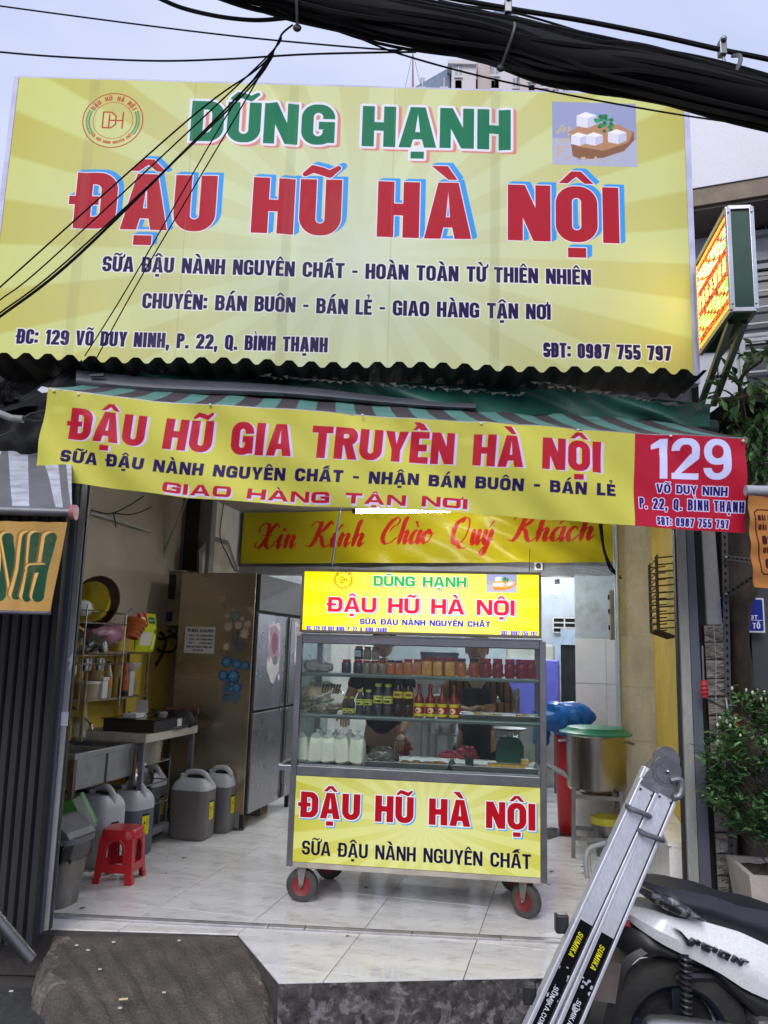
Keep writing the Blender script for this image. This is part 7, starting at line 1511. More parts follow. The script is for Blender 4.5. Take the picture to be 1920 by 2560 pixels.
# ---- goods
def cu(px, dep, z): # local u of a pixel column at a given depth in the cart
    return C(px, 1700, dep)[0]
M_red_lid = mat('red_lid', (.42, .015, .015), rough=.35); M_blk_lid = mat('black_lid', (.03, .02, .02), rough=.35)
def content(nm, c, rough=.12): return mat('jar_'+nm, c, rough=rough, var=.35, vs=30, coat=0, spec=.35)
JC = {'dark': content('dark', (.020, .012, .010)), 'brown': content('brown', (.09, .025, .014)), 'orange': content('orange', (.50, .13, .006)), 'amber': content('amber', (.62, .27, .025)), 'red': content('red', (.24, .004, .010)), 'chili': content('chili', (.38, .06, .006))}
JL = {'dark': 'near black sauce', 'brown': 'dark brown paste', 'orange': 'orange pickle', 'amber': 'golden fermented tofu', 'red': 'deep red sauce', 'chili': 'reddish orange chili'}
_cnt = {}
def jar(px, w_px, h, kind, lid, z=Z1, y=.09, shape='sq', lb=None):
    r_ = w_px/2*.3737/2000*4.93
    u = cu(740+px*.3737, y, z); j = cthing('sauce_jar', lb, 'jar', u, y, z+.001, 'jars along the top shelf of the cart', random.uniform(-.25, .25))
    if shape == 'sq': MB().loft([sq(0, r_*a*.97, r_*a*.97, z_*h, 16) for a, z_ in ((.9, 0), (1, .06), (1, .72), (.82, .82))]).build('body', JC[kind], j, smooth=True)
    else: MB().lathe([(r_*.8, 0), (r_, h*.15), (r_*.92, h*.38), (r_*1.0, h*.5), (r_*.98, h*.66), (r_*.72, h*.82)], (0, 0, 0), 18).build('body', JC[kind], j, smooth=True)
    lw = .84 if shape == 'sq' else .80
    MB().lathe([(r_*lw, h*.825), (r_*lw*1.04, h*.84), (r_*lw*1.04, h*.99), (r_*lw*.94, h)], (0, 0, 0), 18).build('lid', M_red_lid if lid == 'r' else M_blk_lid, j, smooth=True)
    return j
ordn = ['leftmost', 'second', 'third', 'fourth', 'fifth']
jar(335, 62, .082, 'dark', 'r', lb='small jar of near black sauce standing alone at the left end of the jar row')
jar(413, 60, .082, 'dark', 'r', lb='jar of near black sauce directly under the white labelled jar')
jar(470, 52, .080, 'brown', 'r', lb='brown jar in the bottom row, second under the stacked jars'); jar(524, 52, .080, 'brown', 'r', lb='brown jar in the bottom row, under the right one of the stacked jars'); jar(577, 52, .080, 'brown', 'r', lb='brown jar right of the stacked ones, beside the first black lidded jar')
j = jar(415, 54, .082, 'dark', 'r', z=Z1+.083, lb='stacked dark jar with a white printed label')
cvt = Canvas(.05, .04, 900, H_('b8b8c4')); cvt.rect(.012, .02, .038, .024, H_('5a6a9a')); cvt.rect(.008, .01, .042, .013, H_('8090b0')); MB().grid(lambda u, v: (-.022+.044*u, -.029, .018+.038*v), 1, 1).build('label', mat('jar_label_print', (.5, .5, .55), rough=.4, var=0, img=cvt.image('print_jar_label')), j)
jar(473, 52, .080, 'brown', 'r', z=Z1+.083, lb='unlabelled brown jar in the middle of the three stacked jars'); jar(527, 52, .080, 'brown', 'r', z=Z1+.083, lb='unlabelled brown jar at the right of the three stacked jars')
for px, w_, k, l_, h, lb in ((632, 56, 'orange', 'b', .085, 'orange pickle jar with black lid, left one of two'), (686, 56, 'orange', 'b', .085, 'orange pickle jar with black lid, right one of two'), (748, 64, 'orange', 'r', .095, 'orange pickle jar with red lid, left one of two'), (812, 60, 'orange', 'r', .095, 'orange pickle jar with red lid, right one of two'),
                             (878, 68, 'amber', 'r', .108, 'tall golden jar with red lid, left of three under the grey basket'), (950, 66, 'amber', 'r', .108, 'tall golden jar with red lid, middle of three under the grey basket'), (1026, 70, 'amber', 'r', .108, 'tall golden jar with red lid, right of three')):
    jar(px, w_, h, k, l_, lb=lb)
jar(1105, 70, .108, 'orange', 'b', shape='r', lb='round orange jar with brown lid, left one of two'); jar(1190, 70, .108, 'chili', 'b', shape='r', lb='round orange jar with brown lid, right one of two')
for k, px in enumerate((1272, 1350, 1430, 1510, 1572)): jar(px, 72, .112, 'red', 'r', shape='r', lb='%s barrel shaped dark red jar counted from the brown lidded round jars' % ['first', 'second', 'third', 'fourth', 'fifth'][k])
for k, px in enumerate((1255, 1345, 1435, 1500)): jar(px, 66, .112, 'red', 'r', shape='r', y=.19, lb='red lidded jar in the back row, hidden behind barrel shaped jar %s' % ['one', 'two', 'three', 'four'][k])
# grey basket on jars
bs = cthing('grey_colander', 'grey slotted plastic colander upturned behind the jar row', 'colander', cu(740+957*.3737, .26, 0), .27, Z1+.002)
MB().lathe([(.10, 0), (.115, .12), (.125, .125), (.12, .14)], (0, 0, 0), 40).build('bowl', mat('grey_plastic', (.38, .37, .38), rough=.4), bs, smooth=True)
sb = MB()
for k in range(40): a = 2*math.pi*k/40; sb.bar((.1125*math.cos(a), .1125*math.sin(a), .085), (.1185*math.cos(a), .1185*math.sin(a), .118), .007, .004)
sb.build('slots', mat('slot_pale', (.42, .41, .42)), bs)['kind'] = 'stuff'
M_film = mat('clear_film', (.70, .72, .70), rough=.22, trans=.55, var=.1, bump=.8, bs=25, ior=1.15)
for k, (px, r_) in enumerate(((110, .050), (195, .040))):
    o = cthing('white_bag', ['larger tied white plastic bag at the left of the top shelf', 'smaller tied white plastic bag beside the larger one'][k], 'bag', cu(740+px*.3737, .12, 0), .12, Z1+.001)
    MB().sphere((0, 0, r_*.72), (r_*1.25, r_, r_*.75), 18, 12, fn=lambda d_: 1+.10*math.sin(d_.x*9+k)+.08*math.sin(d_.z*11+d_.y*6)).build('film', mat('milky_film', (.42, .43, .40), rough=.25, trans=.2, bump=.6, bs=18), o, smooth=True); MB().tube([(0, 0, r_*1.3), (-.01, 0, r_*1.6), (-.025, 0, r_*2.1)], [.006, .003, .007], 6).build('knot', M_film, o)
# middle shelf: wafer bag, bottles, tray
wf_ = cthing('cracker_bag', 'clear bag heaped with pale rolled tofu skins on the middle shelf', 'bag', cu(740+175*.3737, .14, 0), .13, Z2+.001)
M_ck = mat('cracker', (.42, .32, .24), rough=.7, var=.3, vs=25, bump=.3); rg = random.Random(5)
for k in range(46):
    x, y, z = rg.uniform(-.125, .11), rg.uniform(-.05, .06), 0; z = .012+rg.random()**1.3*(.10 if x < .06 else .05)+.0; a, b = rg.uniform(0, 3.14), rg.uniform(-.5, .5)
    mb = MB(); mb.box(-.034, -.009, -.006, .034, .009, .006); mb.xf(Matrix.Translation((x, y, z)) @ Matrix.Rotation(a, 4, 'Z') @ Matrix.Rotation(b, 4, 'Y')); mb.build('roll', M_ck, wf_, bevel=.003)
for k in range(7): mb = MB(); mb.box(-.0, -.035, -.03, .008, .035, .03); mb.xf(Matrix.Translation((.0+.017*k, .02, .145)) @ Matrix.Rotation(R(14), 4, 'Y')); mb.build('wafer', M_ck, wf_, bevel=.003)
mb = MB(); mb.lathe([(0, -.006), (.05, -.005), (.05, .005), (0, .006)], (0, 0, 0), 18); mb.xf(Matrix.Translation((-.045, -.01, .125)) @ Matrix.Rotation(R(80), 4, 'X')); mb.build('wafer', M_ck, wf_)
MB().sphere((0, 0, .085), (.155, .09, .10), 22, 14, fn=lambda d_: 1+.08*math.sin(d_.x*9+d_.z*6)+.05*math.sin(d_.y*17)).build('film', glass('bag_film', (.97, .97, .95), .86), wf_, smooth=True)
def lblimg(nm, bg_, fn): c = Canvas(.16, .07, 500, H_(bg_)); fn(c); return mat('label_'+nm, (.5, .5, .3), rough=.4, var=0, img=c.image('print_'+nm))
def uvlathe(par, name, m, r_, z0, z1): return MB().grid(lambda u, v: (r_*math.cos(2*math.pi*u-math.pi*1.0), r_*math.sin(2*math.pi*u-math.pi*1.0), z0+(z1-z0)*v), 24, 1).build(name, m, par, smooth=True)
L_p = lblimg('plum', 'b8b44a', lambda c: [c.rect(.02, .03, .14, .06, H_('d0cc70')), c.rect(.03, .045, .07, .055, H_('5a5030')), c.disc(.045, .02, .012, H_('3a4a20')), c.disc(.03, .02, .008, H_('5a3a30'))])
L_c = lblimg('cola', 'c9b040', lambda c: [c.disc(.04, .035, .015, H_('7a4a18')), c.rect(.06, .03, .1, .04, H_('8a5a20'))])
L_h = lblimg('chili', 'a81818', lambda c: [c.rect(0, .052, .16, .07, H_('cdb820')), c.rect(0, 0, .16, .014, H_('cdb820')), c.disc(.04, .032, .016, H_('e0c8a0')), c.disc(.034, .03, .006, H_('903018')), c.rect(.08, .02, .11, .045, H_('d8c070'))])
M_gr = content('plum', (.06, .05, .06)); M_co = content('cola', (.035, .015, .008)); M_yc = mat('yellow_cap', (.48, .44, .04), rough=.35)
def bott(px, w_px, h, m, capm, lab, lz, nm, lb, neck=.42, sh=.72, y=.09):
    r_ = w_px/2*.3737/2000*4.93; b_ = cthing(nm, lb, 'bottle', cu(740+px*.3737, y, 0), y, Z2+.001, 'bottles on the middle shelf of the cart', random.uniform(-.4, .1))
    MB().lathe([(r_*.9, 0), (r_, .01), (r_, h*.3), (r_*.94, h*.32), (r_, h*.34), (r_, h*sh*.86), (r_*neck, h*sh+h*.12), (r_*neck, h*.91)], (0, 0, 0), 18).build('body', m, b_, smooth=True)
    MB().lathe([(r_*neck*1.35, h*.90), (r_*neck*1.35, h)], (0, 0, 0), 14).build('cap', capm, b_, smooth=True); uvlathe(b_, 'label', lab, r_*1.02, h*lz[0], h*lz[1]); return b_
for px, w_, h, lb in ((336, 38, .104, 'smallest yellow capped bottle, left one'), (380, 42, .104, 'smallest yellow capped bottle, right one'), (433, 54, .150, 'medium yellow capped bottle, left one'), (488, 54, .150, 'medium yellow capped bottle, right one'), (553, 66, .190, 'tall yellow capped bottle, left one'), (618, 66, .188, 'tall yellow capped bottle, right one beside the cola bottles')):
    bott(px, w_, h, M_gr, M_yc, L_p, (.06, .33) if h < .12 else (.38, .62), 'plum_bottle', lb, neck=.5)
bott(687, 68, .215, M_co, M_blk_lid, L_c, (.50, .68), 'cola_bottle', 'big dark brown bottle with yellow band, left one', sh=.80); bott(755, 66, .215, M_co, M_blk_lid, L_c, (.50, .68), 'cola_bottle', 'big dark brown bottle with yellow band, right one', sh=.80)
M_ch = content('ketchup', (.20, .012, .008))
for k, px in enumerate((827, 903, 981, 1060)): bott(px, 66, .195, M_ch, M_red_lid, L_h, (.03, .42), 'chili_sauce_bottle', ['chili sauce bottle with red cap nearest the cola bottles', 'second chili sauce bottle from the cola bottles', 'third chili sauce bottle from the cola bottles', 'chili sauce bottle nearest the tray of tofu'][k], neck=.30, sh=.62)
M_tr = mat('tray_steel', (.22, .22, .23), rough=.42, metal=.9, var=.12); M_tf = mat('fried_tofu', (.46, .26, .06), rough=.6, var=.35, vs=30, bump=.3); M_tf2 = mat('fried_tofu_pale', (.50, .36, .17), rough=.6, var=.3, vs=25, bump=.3)
def tray(label, u0, u1, y0, y1, z):
    t_ = cthing('steel_tray', label, 'tray', (u0+u1)/2, (y0+y1)/2, z, 'shallow steel trays in the cart'); a, b = (u1-u0)/2, (y1-y0)/2
    mb = MB(); r_ = lambda f_, g_, z_: [(a*f_*sx_, b*g_*sy_, z_) for sx_, sy_ in ((-1, -1), (1, -1), (1, 1), (-1, 1))]
    mb.loft([r_(.94, .9, .002), r_(.985, .96, .026), r_(1.01, 1.01, .028), r_(1.01, 1.01, .024), r_(.95, .92, -.0)], caps=False); mb.add(r_(.94, .9, .002), [(0, 1, 2, 3)]); mb.build('pan', M_tr, t_, bevel=.002); return t_
tray('narrow steel tray of tofu cubes on the middle shelf', cu(1152, .14, 0), .715, .05, .30, Z2+.002)
rg = random.Random(8)
for k in range(20):
    px = rg.choice([1190+rg.random()*60, 1195+rg.random()*50, 1280+rg.random()*50]); t_ = cthing('tofu_piece', 'golden tofu piece heaped on the middle shelf tray', 'tofu', cu(px, .14, 0), .09+rg.random()*.14, Z2+.006+rg.random()*.016, 'tofu pieces on the middle shelf tray', rg.random())
    lbox(t_, 'piece', M_tf2 if k % 2 else M_tf, -.016, -.012, 0, .016, .012, .015, .003)
# bottom deck
ZD = ZC+.066
cu0 = lambda px_: cu(740+px_*.3737, .10, 0)
for k, px in enumerate((58, 146, 240, 338, 430)):
    o = cthing('soy_milk_bag', ['tied bag of white soy milk against the left glass', 'second tied soy milk bag from the left glass', 'middle tied bag of white soy milk in the row of five', 'fourth tied soy milk bag, between the middle and the last bag', 'tied bag of white soy milk nearest the dark sausage bag'][k], 'bag', cu0(px), .085, ZD, 'soy milk bags standing in a row', random.uniform(-.2, .2))
    r_ = .046
    Mx = Matrix.Rotation(R(random.uniform(-6, 6)), 4, 'Y') @ Matrix.Rotation(R(random.uniform(-20, 20)), 4, 'Z'); wob = random.uniform(0, 6)
    rg_ = lambda f_, g_, z: [(x*(1+.05*math.sin(q_*1.3+wob+z*30)), y, z+.004*math.sin(q_*.8+wob)) for q_, (x, y, _) in enumerate(sq(0, r_*f_, r_*g_, z, 20))]
    MB().loft([rg_(*t) for t in ((.70, .45, .003), (.96, .72, .014), (1.04, .80, .06), (1.0, .74, .115), (.93, .62, .140), (.80, .45, .150))]).xf(Mx).build('milk', mat('soy_milk', (.66, .63, .53), rough=.35, sss=.2, var=.06), o, smooth=True)
    MB().lathe([(r_*.93, .140), (r_*.84, .158), (r_*.55, .170), (.006, .178), (.014, .190), (.018, .196)], (0, 0, 0), 11, sy=.62, caps=False).xf(Mx).build('film', M_film, o, smooth=True)
for k, px in enumerate((180, 280, 375)):
    o = cthing('soy_milk_bag', ['back row soy milk bag behind the second bag', 'back row soy milk bag behind the middle bag', 'back row soy milk bag behind the fourth bag'][k], 'bag', cu(740+px*.3737, .2, 0), .20, ZD, 'soy milk bags standing in a row')
    MB().lathe([(.025, 0), (.038, .015), (.04, .06), (.038, .12), (.004, .124)], (0, 0, 0), 16, sy=.8).build('milk', MATS['soy_milk'], o, smooth=True); MB().lathe([(.038, .124), (.036, .15), (.006, .178), (.010, .19)], (0, 0, 0), 12, sy=.8, caps=False).build('film', M_film, o, smooth=True)
tray('steel tray with brown patties at the middle of the deck', cu(740+500*.3737, .12, 0), cu(740+1035*.3737, .12, 0), .04, .34, ZD)
tray('steel tray with a row of golden tofu at the right of the deck', cu(740+1045*.3737, .12, 0), .712, .04, .34, ZD)
sg2 = cthing('sausage_bag', 'clear bag of dark brown sausages lying on the left tray', 'bag', cu(740+600*.3737, .14, 0), .15, ZD+.006)
for k in range(14): x, y, z = rg.uniform(-.06, .06), rg.uniform(-.05, .05), .014+rg.random()*.055; MB().tube([(x-.035, y-.01, z), (x, y, z+.008), (x+.035, y+.012, z-.006)], .012, 8).build('sausage', mat('sausage', (.07, .03, .02), rough=.35, var=.3, vs=30), sg2, smooth=True)
MB().sphere((0, 0, .045), (.092, .075, .055), 20, 12, fn=lambda d_: 1+.09*math.sin(d_.x*11+d_.z*7)+.06*math.sin(d_.y*15)).build('film', MATS.get('bagfilm2') or glass('bag_film_b', (.95, .95, .95), .8), sg2, smooth=True)
for k, (px, a) in enumerate(((742, .032), (812, .032), (898, .05), (960, .05))): o = cthing('fried_patty', ['small round patty nearest the sausage bag', 'small round patty in the middle of the tray', 'large oval patty, inner one', 'large oval patty at the right end of the tray'][k], 'patty', cu(740+px*.3737, .1, 0), .12+.03*(k % 2), ZD+.006, 'brown patties on the tray'); MB().sphere((0, 0, .012), (a, .034, .014), 16, 8).build('patty', mat('patty', (.25, .13, .05), rough=.7, var=.4, vs=40, bump=.6, bs=80), o, smooth=True)
for k in range(7):
    px = 1310+k*40 if k < 6 else 1530; o = cthing('tofu_block', ['golden tofu block at the left end of the row', 'second golden tofu block in the row', 'third golden tofu block in the row', 'fourth golden tofu block in the row', 'fifth golden tofu block in the row', 'golden tofu block at the right end of the row', 'golden tofu block stacked on top of the row'][k], 'tofu', cu(740+px*.3737, .1, 0), .12, ZD+.006+(.032 if k == 6 else 0), 'golden tofu blocks in a row'); lbox(o, 'block', M_tf, -.0225, -.04, 0, .0225, .04, .031, .005)
tg_ = cthing('black_tongs', 'black tongs standing in the right tray', 'tongs', cu(740+1130*.3737, .15, 0), .15, ZD+.01); mb = MB(); mb.bar((-.05, 0, .085), (.03, 0, .045), .012, .004); mb.bar((-.05, 0, .085), (.045, .02, .03), .012, .004); mb.add([(.0, 0, .07), (.055, .0, .05), (.06, 0, .0), (.01, 0, .005)], [(0, 1, 2, 3)]); mb.build('blades', M_blackp, tg_)
M_tow = mat('pink_towel', (.42, .075, .10), rough=.9, var=.2, vs=30, bump=.9, bs=120)
tl = cthing('pink_towel', 'crumpled pink towel lying behind the right tray', 'towel', cu(740+1090*.3737, .42, 0), .42, ZD+.0)
MB().sphere((0, 0, .03), (.115, .07, .035), 30, 16, fn=lambda d_: 1+.16*math.sin(d_.x*9+d_.y*7)+.10*math.sin(d_.x*21+d_.z*9)).build('cloth', M_tow, tl, smooth=True); MB().sphere((.055, .0, .055), (.062, .05, .042), 24, 14, fn=lambda d_: 1+.15*math.sin(d_.x*13+d_.y*5)+.08*math.sin(d_.z*17)).build('fold', M_tow, tl, smooth=True)
gs = cthing('green_scale', 'dark green kitchen scale behind the right tray', 'scale', cu(740+1430*.3737, .40, 0), .40, ZD); MB().loft([[(x*a, y*.07, z) for x, y in ((-1, -1), (1, -1), (1, 1), (-1, 1))] for a, z in ((.085, 0), (.085, .12), (.055, .165), (.05, .17))]).build('body', mat('scale_green', (.008, .075, .045), rough=.35), gs, bevel=.008); MB().lathe([(.02, .17), (.02, .20)], (0, 0, 0), 10).build('stem', M_steel, gs); MB().lathe([(.03, .2), (.10, .212), (.105, .222)], (0, 0, 0), 24).build('pan', M_tr, gs, smooth=True)

# ================================================================== PEOPLE behind the cart
M_skin = mat('skin', (.42, .26, .18), rough=.5, var=.08, vs=20, sss=.15)
def skinned(name, verts, edges, radii, m, par, root=0, sub=2):
    me = bpy.data.meshes.new(name); me.from_pydata([tuple(v) for v in verts], edges, []); o = bpy.data.objects.new(name, me); COL.objects.link(o); o.parent = par; me.materials.append(m)
    md = o.modifiers.new('skin', 'SKIN'); sv2 = me.skin_vertices[0].data if me.skin_vertices else None
    if sv2 is None:
        bpy.context.view_layer.objects.active = o; bm = bmesh.new(); bm.from_mesh(me); bm.verts.layers.skin.verify(); bm.to_mesh(me); bm.free(); sv2 = me.skin_vertices[0].data
    for i, r_ in enumerate(radii):
        sv2[i].radius = r_ if isinstance(r_, tuple) else (r_, r_); sv2[i].use_root = (i == root)
    md.use_smooth_shade = True; sb_ = o.modifiers.new('sub', 'SUBSURF'); sb_.levels = sub; sb_.render_levels = sub; return o
def headmesh(par, c, k=1.0, tilt=0.0):
    def fn(d_):
        q_ = 1.0
        if d_.y < 0:
            q_ += .10*math.exp(-((d_.x/.12)**2+((d_.z+.05)/.16)**2))*1.5      # nose
            q_ += .035*math.exp(-((d_.x/.25)**2+((d_.z+.42)/.07)**2))        # lips
            q_ -= .05*math.exp(-(((abs(d_.x)-.35)/.16)**2+((d_.z-.12)/.12)**2))  # sockets
        if d_.z < -.3: q_ -= .10*abs(d_.x)
        return q_
    mb = MB(); mb.sphere((0, 0, 0), (.078*k, .098*k, .118*k), 40, 30, fn=fn)
    for sg_ in (-1, 1): mb.sphere((sg_*.078*k, .012, -.005), (.012, .022, .034), 10, 8)
    mb.xf(Matrix.Translation(c) @ Matrix.Rotation(tilt, 4, 'X')); hd_ = mb.build('head', M_skin, par, smooth=True)
    for sg_ in (-1, 1):
        e = MB(); e.sphere((sg_*.030*k, -.086*k, .014), (.013, .008, .007), 10, 6); e.xf(Matrix.Translation(c) @ Matrix.Rotation(tilt, 4, 'X')); e.build('eye', mat('eye_dark', (.03, .02, .02), rough=.2), hd_, smooth=True)
        e = MB(); e.tube([(sg_*.014, -.093*k, .032), (sg_*.03, -.094*k, .040), (sg_*.046, -.083*k, .035)], .0035, 5); e.xf(Matrix.Translation(c) @ Matrix.Rotation(tilt, 4, 'X')); e.build('eyebrow', mat('hair_black', (.012, .01, .01), rough=.5), hd_)
    e = MB(); e.tube([(-.024*k, -.094*k, -.052), (0, -.102*k, -.050), (.024*k, -.094*k, -.052)], .0045, 6); e.xf(Matrix.Translation(c) @ Matrix.Rotation(tilt, 4, 'X')); e.build('mouth', mat('lips', (.22, .07, .06), rough=.4), hd_)
    return hd_
def hand(par, base, d_, side, curl=.6, m=M_skin):
    """palm and five separate bent fingers; d_ = pointing direction"""
    d_ = Vector(d_).normalized(); sx_ = d_.cross(Vector((0, 0, 1))); sx_ = (sx_.normalized() if sx_.length > .1 else Vector((1, 0, 0)))*side; nz_ = d_.cross(sx_).normalized()
    if nz_.z > 0: nz_ = -nz_
    b = Vector(base); v = [b, b+d_*.04, b+d_*.075]; skinned('palm', v, [(0, 1), (1, 2)], [(.022, .020), (.036, .017), (.034, .014)], m, par)
    for k, ln in enumerate((.066, .074, .070, .056)):
        o_ = b+d_*.065+sx_*(-.027+.018*k); p = [o_]; dd = d_
        for q_ in (.45, .32, .25): dd = (dd+nz_*curl*.5).normalized(); p.append(p[-1]+dd*ln*q_)
        skinned('finger', p, [(0, 1), (1, 2), (2, 3)], [.0095, .0088, .008, .0065], m, par)
    o_ = b+d_*.02-sx_*.026; p = [o_, o_+(d_*.5-sx_*.8).normalized()*.034, o_+(d_*.5-sx_*.8).normalized()*.034+(d_*.9-sx_*.1+nz_*.4).normalized()*.03]; skinned('thumb', p, [(0, 1), (1, 2)], [.012, .0105, .0085], m, par)
def person(label, P, rz, shirt, trousers, H=1.62, armL=None, armR=None, hair=True, lean=.0, tilt=0.0, sleeves=.55, cap=None):
    """upright adult; arms given as shoulder, elbow, wrist points in local space (x to the viewer's right, -y toward the viewer)"""
    p = thing('person', label, 'person', P, rz); k = H/1.62
    hip, wst, chs, nk, hd0 = Vector((0, 0, .84*k)), Vector((0, -.01-lean*.3, 1.0*k)), Vector((0, -lean*.7, 1.20*k)), Vector((0, -lean, 1.36*k)), Vector((0, -lean-.01, 1.40*k))
    V = [hip, wst, chs, nk, hd0]; E_ = [(0, 1), (1, 2), (2, 3), (3, 4)]; Rr = [(.125, .10), (.12, .095), (.14, .10), (.055, .055), (.05, .05)]
    for sg_, arm in ((-1, armL), (1, armR)):
        sh_ = Vector((sg_*.165*k, -lean*.85, 1.31*k)); el, wr__ = (Vector(arm[0]), Vector(arm[1])); i0 = len(V); V += [sh_, sh_.lerp(el, .5), el, el.lerp(wr__, .55), wr__]
        E_ += [(2, i0), (i0, i0+1), (i0+1, i0+2), (i0+2, i0+3), (i0+3, i0+4)]; Rr += [.055, .046, .038, .034, .024]
    for sg_ in (-1, 1):
        i0 = len(V); V += [Vector((sg_*.09, 0, .76*k)), Vector((sg_*.10, -.01, .45*k)), Vector((sg_*.10, .01, .08)), Vector((sg_*.11, -.10, .03))]; E_ += [(0, i0), (i0, i0+1), (i0+1, i0+2), (i0+2, i0+3)]; Rr += [.085, .055, .038, .032]
    skinned('body', V, E_, Rr, M_skin, p, 0)
    # shirt over torso and upper arms
    V2 = V[:4]; V2 = [hip+Vector((0, 0, -.03)), wst, chs, nk-Vector((0, 0, .045))]; E2_ = [(0, 1), (1, 2), (2, 3)]; R2 = [(.15, .125), (.145, .12), (.16, .118), (.075, .07)]
    for sg_, arm in ((-1, armL), (1, armR)):
        sh_ = Vector((sg_*.165*k, -lean*.85, 1.31*k)); el, wr__ = Vector(arm[0]), Vector(arm[1]); i0 = len(V2); V2 += [sh_, sh_.lerp(el, .6)]; R2 += [.070, .062]; E2_ += [(2, i0), (i0, i0+1)]
        if sleeves > .5: V2 += [el, el.lerp(wr__, (sleeves-.5)*2*.9)]; R2 += [.052, .042]; E2_ += [(i0+1, i0+2), (i0+2, i0+3)]
    skinned('shirt', V2, E2_, R2, shirt, p, 0)
    V3 = [hip]; E3 = []; R3 = [(.14, .115)]
    for sg_ in (-1, 1): i0 = len(V3); V3 += [Vector((sg_*.09, 0, .74*k)), Vector((sg_*.10, -.01, .45*k)), Vector((sg_*.10, .01, .10))]; E3 += [(0, i0), (i0, i0+1), (i0+1, i0+2)]; R3 += [.10, .072, .06]
    skinned('trousers', V3, E3, R3, trousers, p, 0)
    hc = Vector((0, -lean-.03, 1.515*k)); headmesh(p, hc, k, tilt)
    if hair: mb = MB(); mb.sphere((0, .018, .030), (.086*k, .098*k, .108*k), 24, 16); mb.xf(Matrix.Translation(hc) @ Matrix.Rotation(tilt, 4, 'X')); mb.build('hair', mat('hair_black', (.012, .01, .01)), p, smooth=True)
    if cap: mb = MB(); mb.sphere((0, .0, .055), (.093*k, .108*k, .075*k), 24, 14); mb.lathe([(.10, .035), (.12, .03), (.10, .04)], (0, -.03, 0), 24, caps=False); mb.xf(Matrix.Translation(hc)); mb.build('hat', cap, p, smooth=True)
    for sg_, arm in ((-1, armL), (1, armR)):
        el, wr__ = Vector(arm[0]), Vector(arm[1]); hand(p, wr__, (wr__-el).normalized() if len(arm) < 3 else arm[2], sg_, .5)
    return p
M_navy = mat('navy_cloth', (.012, .016, .032), rough=.85, var=.25, vs=8, bump=.3, bs=30); M_trs = mat('dark_trousers', (.02, .02, .024), rough=.9)
P1 = T(955, 1650, 5.95); h1 = person('vendor in a dark navy shirt leaning forward and wiping with a pink cloth', (P1.x+.03, P1.y, 0), -CA-.05, M_navy, M_trs, 1.64, armL=((-.27, -.12, 1.06), (-.22, -.34, 1.0)), armR=((.22, -.16, 1.08), (.20, -.42, .90)), lean=.07, tilt=.25, sleeves=.5)
# pink cloth in the hand
pc_ = thing('pink_rag', 'small pink rag held in the hand of the vendor in navy', 'rag', T(1012, 1868, 5.62), -CA); MB().sphere((0, 0, 0), (.05, .035, .06), 20, 14, fn=lambda d_: 1+.2*math.sin(d_.x*9+d_.z*6)+.1*math.sin(d_.z*19)).build('cloth', M_tow, pc_, smooth=True)
# striped shirt cloth
M_str = bpy.data.materials.new('striped_cloth'); M_str.use_nodes = True; _n = M_str.node_tree; _p = _n.nodes['Principled BSDF']; _p.inputs['Roughness'].default_value = .85
_tc = _n.nodes.new('ShaderNodeTexCoord'); _w = _n.nodes.new('ShaderNodeTexWave'); _w.wave_type = 'BANDS'; _w.bands_direction = 'X'; _w.inputs['Scale'].default_value = 6.5; _w.inputs['Distortion'].default_value = .8; _w.inputs['Detail'].default_value = 1
_c = _n.nodes.new('ShaderNodeValToRGB'); _e = _c.color_ramp.elements; _e[0].position = .12; _e[0].color = (.018, .014, .014, 1); _e[1].position = .25; _e[1].color = (.16, .085, .055, 1)
_n.links.new(_tc.outputs['Object'], _w.inputs[0]); _n.links.new(_w.outputs['Fac'], _c.inputs[0]); _n.links.new(_c.outputs[0], _p.inputs['Base Color'])
P2 = T(1185, 1650, 6.05); h2 = person('vendor in a brown striped shirt with pale hat standing behind the cart', (P2.x+.02, P2.y, 0), -CA+.05, M_str, M_trs, 1.60, armL=((-.24, -.10, 1.08), (-.03, -.24, 1.06)), armR=((.25, -.08, 1.08), (.04, -.25, 1.09)), lean=.03, sleeves=.9, cap=mat('hat_white', (.5, .5, .48), rough=.8))
MB().prism([(-.07, 1.28), (0, 1.16), (.07, 1.28), (.05, 1.34), (-.05, 1.34)], 'y', -.158, -.15).build('collar', mat('collar_cream', (.42, .36, .28)), h2); MB().tube([(-.055, -.128, 1.515), (-.02, -.142, 1.512), (.02, -.142, 1.512), (.055, -.128, 1.515)], .005, 5).build('glasses', M_blackp, h2)
MB().box(-.1, -.19, .75, .1, -.152, 1.22).build('dark_apron', M_navy, h2, bevel=.02)

# ================================================================== LADDER
M_la = mat('ladder_alu', (.64, .65, .72), rough=.34, metal=.5, var=.08, vs=5, rvar=.06, dirt=.18, dcol=(.22, .22, .24), ds=8, bump=.05, bs=60, stretch=(1, 1, .4))
la = thing('folding_ladder', 'folded aluminium hinged ladder leaning over the back of the motorbike', 'ladder', (0, 0, 0))
YN = 2.78; YN2 = 2.92   # lower end nearer the viewer
def lad(px, py): # points on the near rail plane, leaning back a little
    return onplane(px, py, Vector((0, YN, ST)), Vector((0, 1, -.10)).normalized())
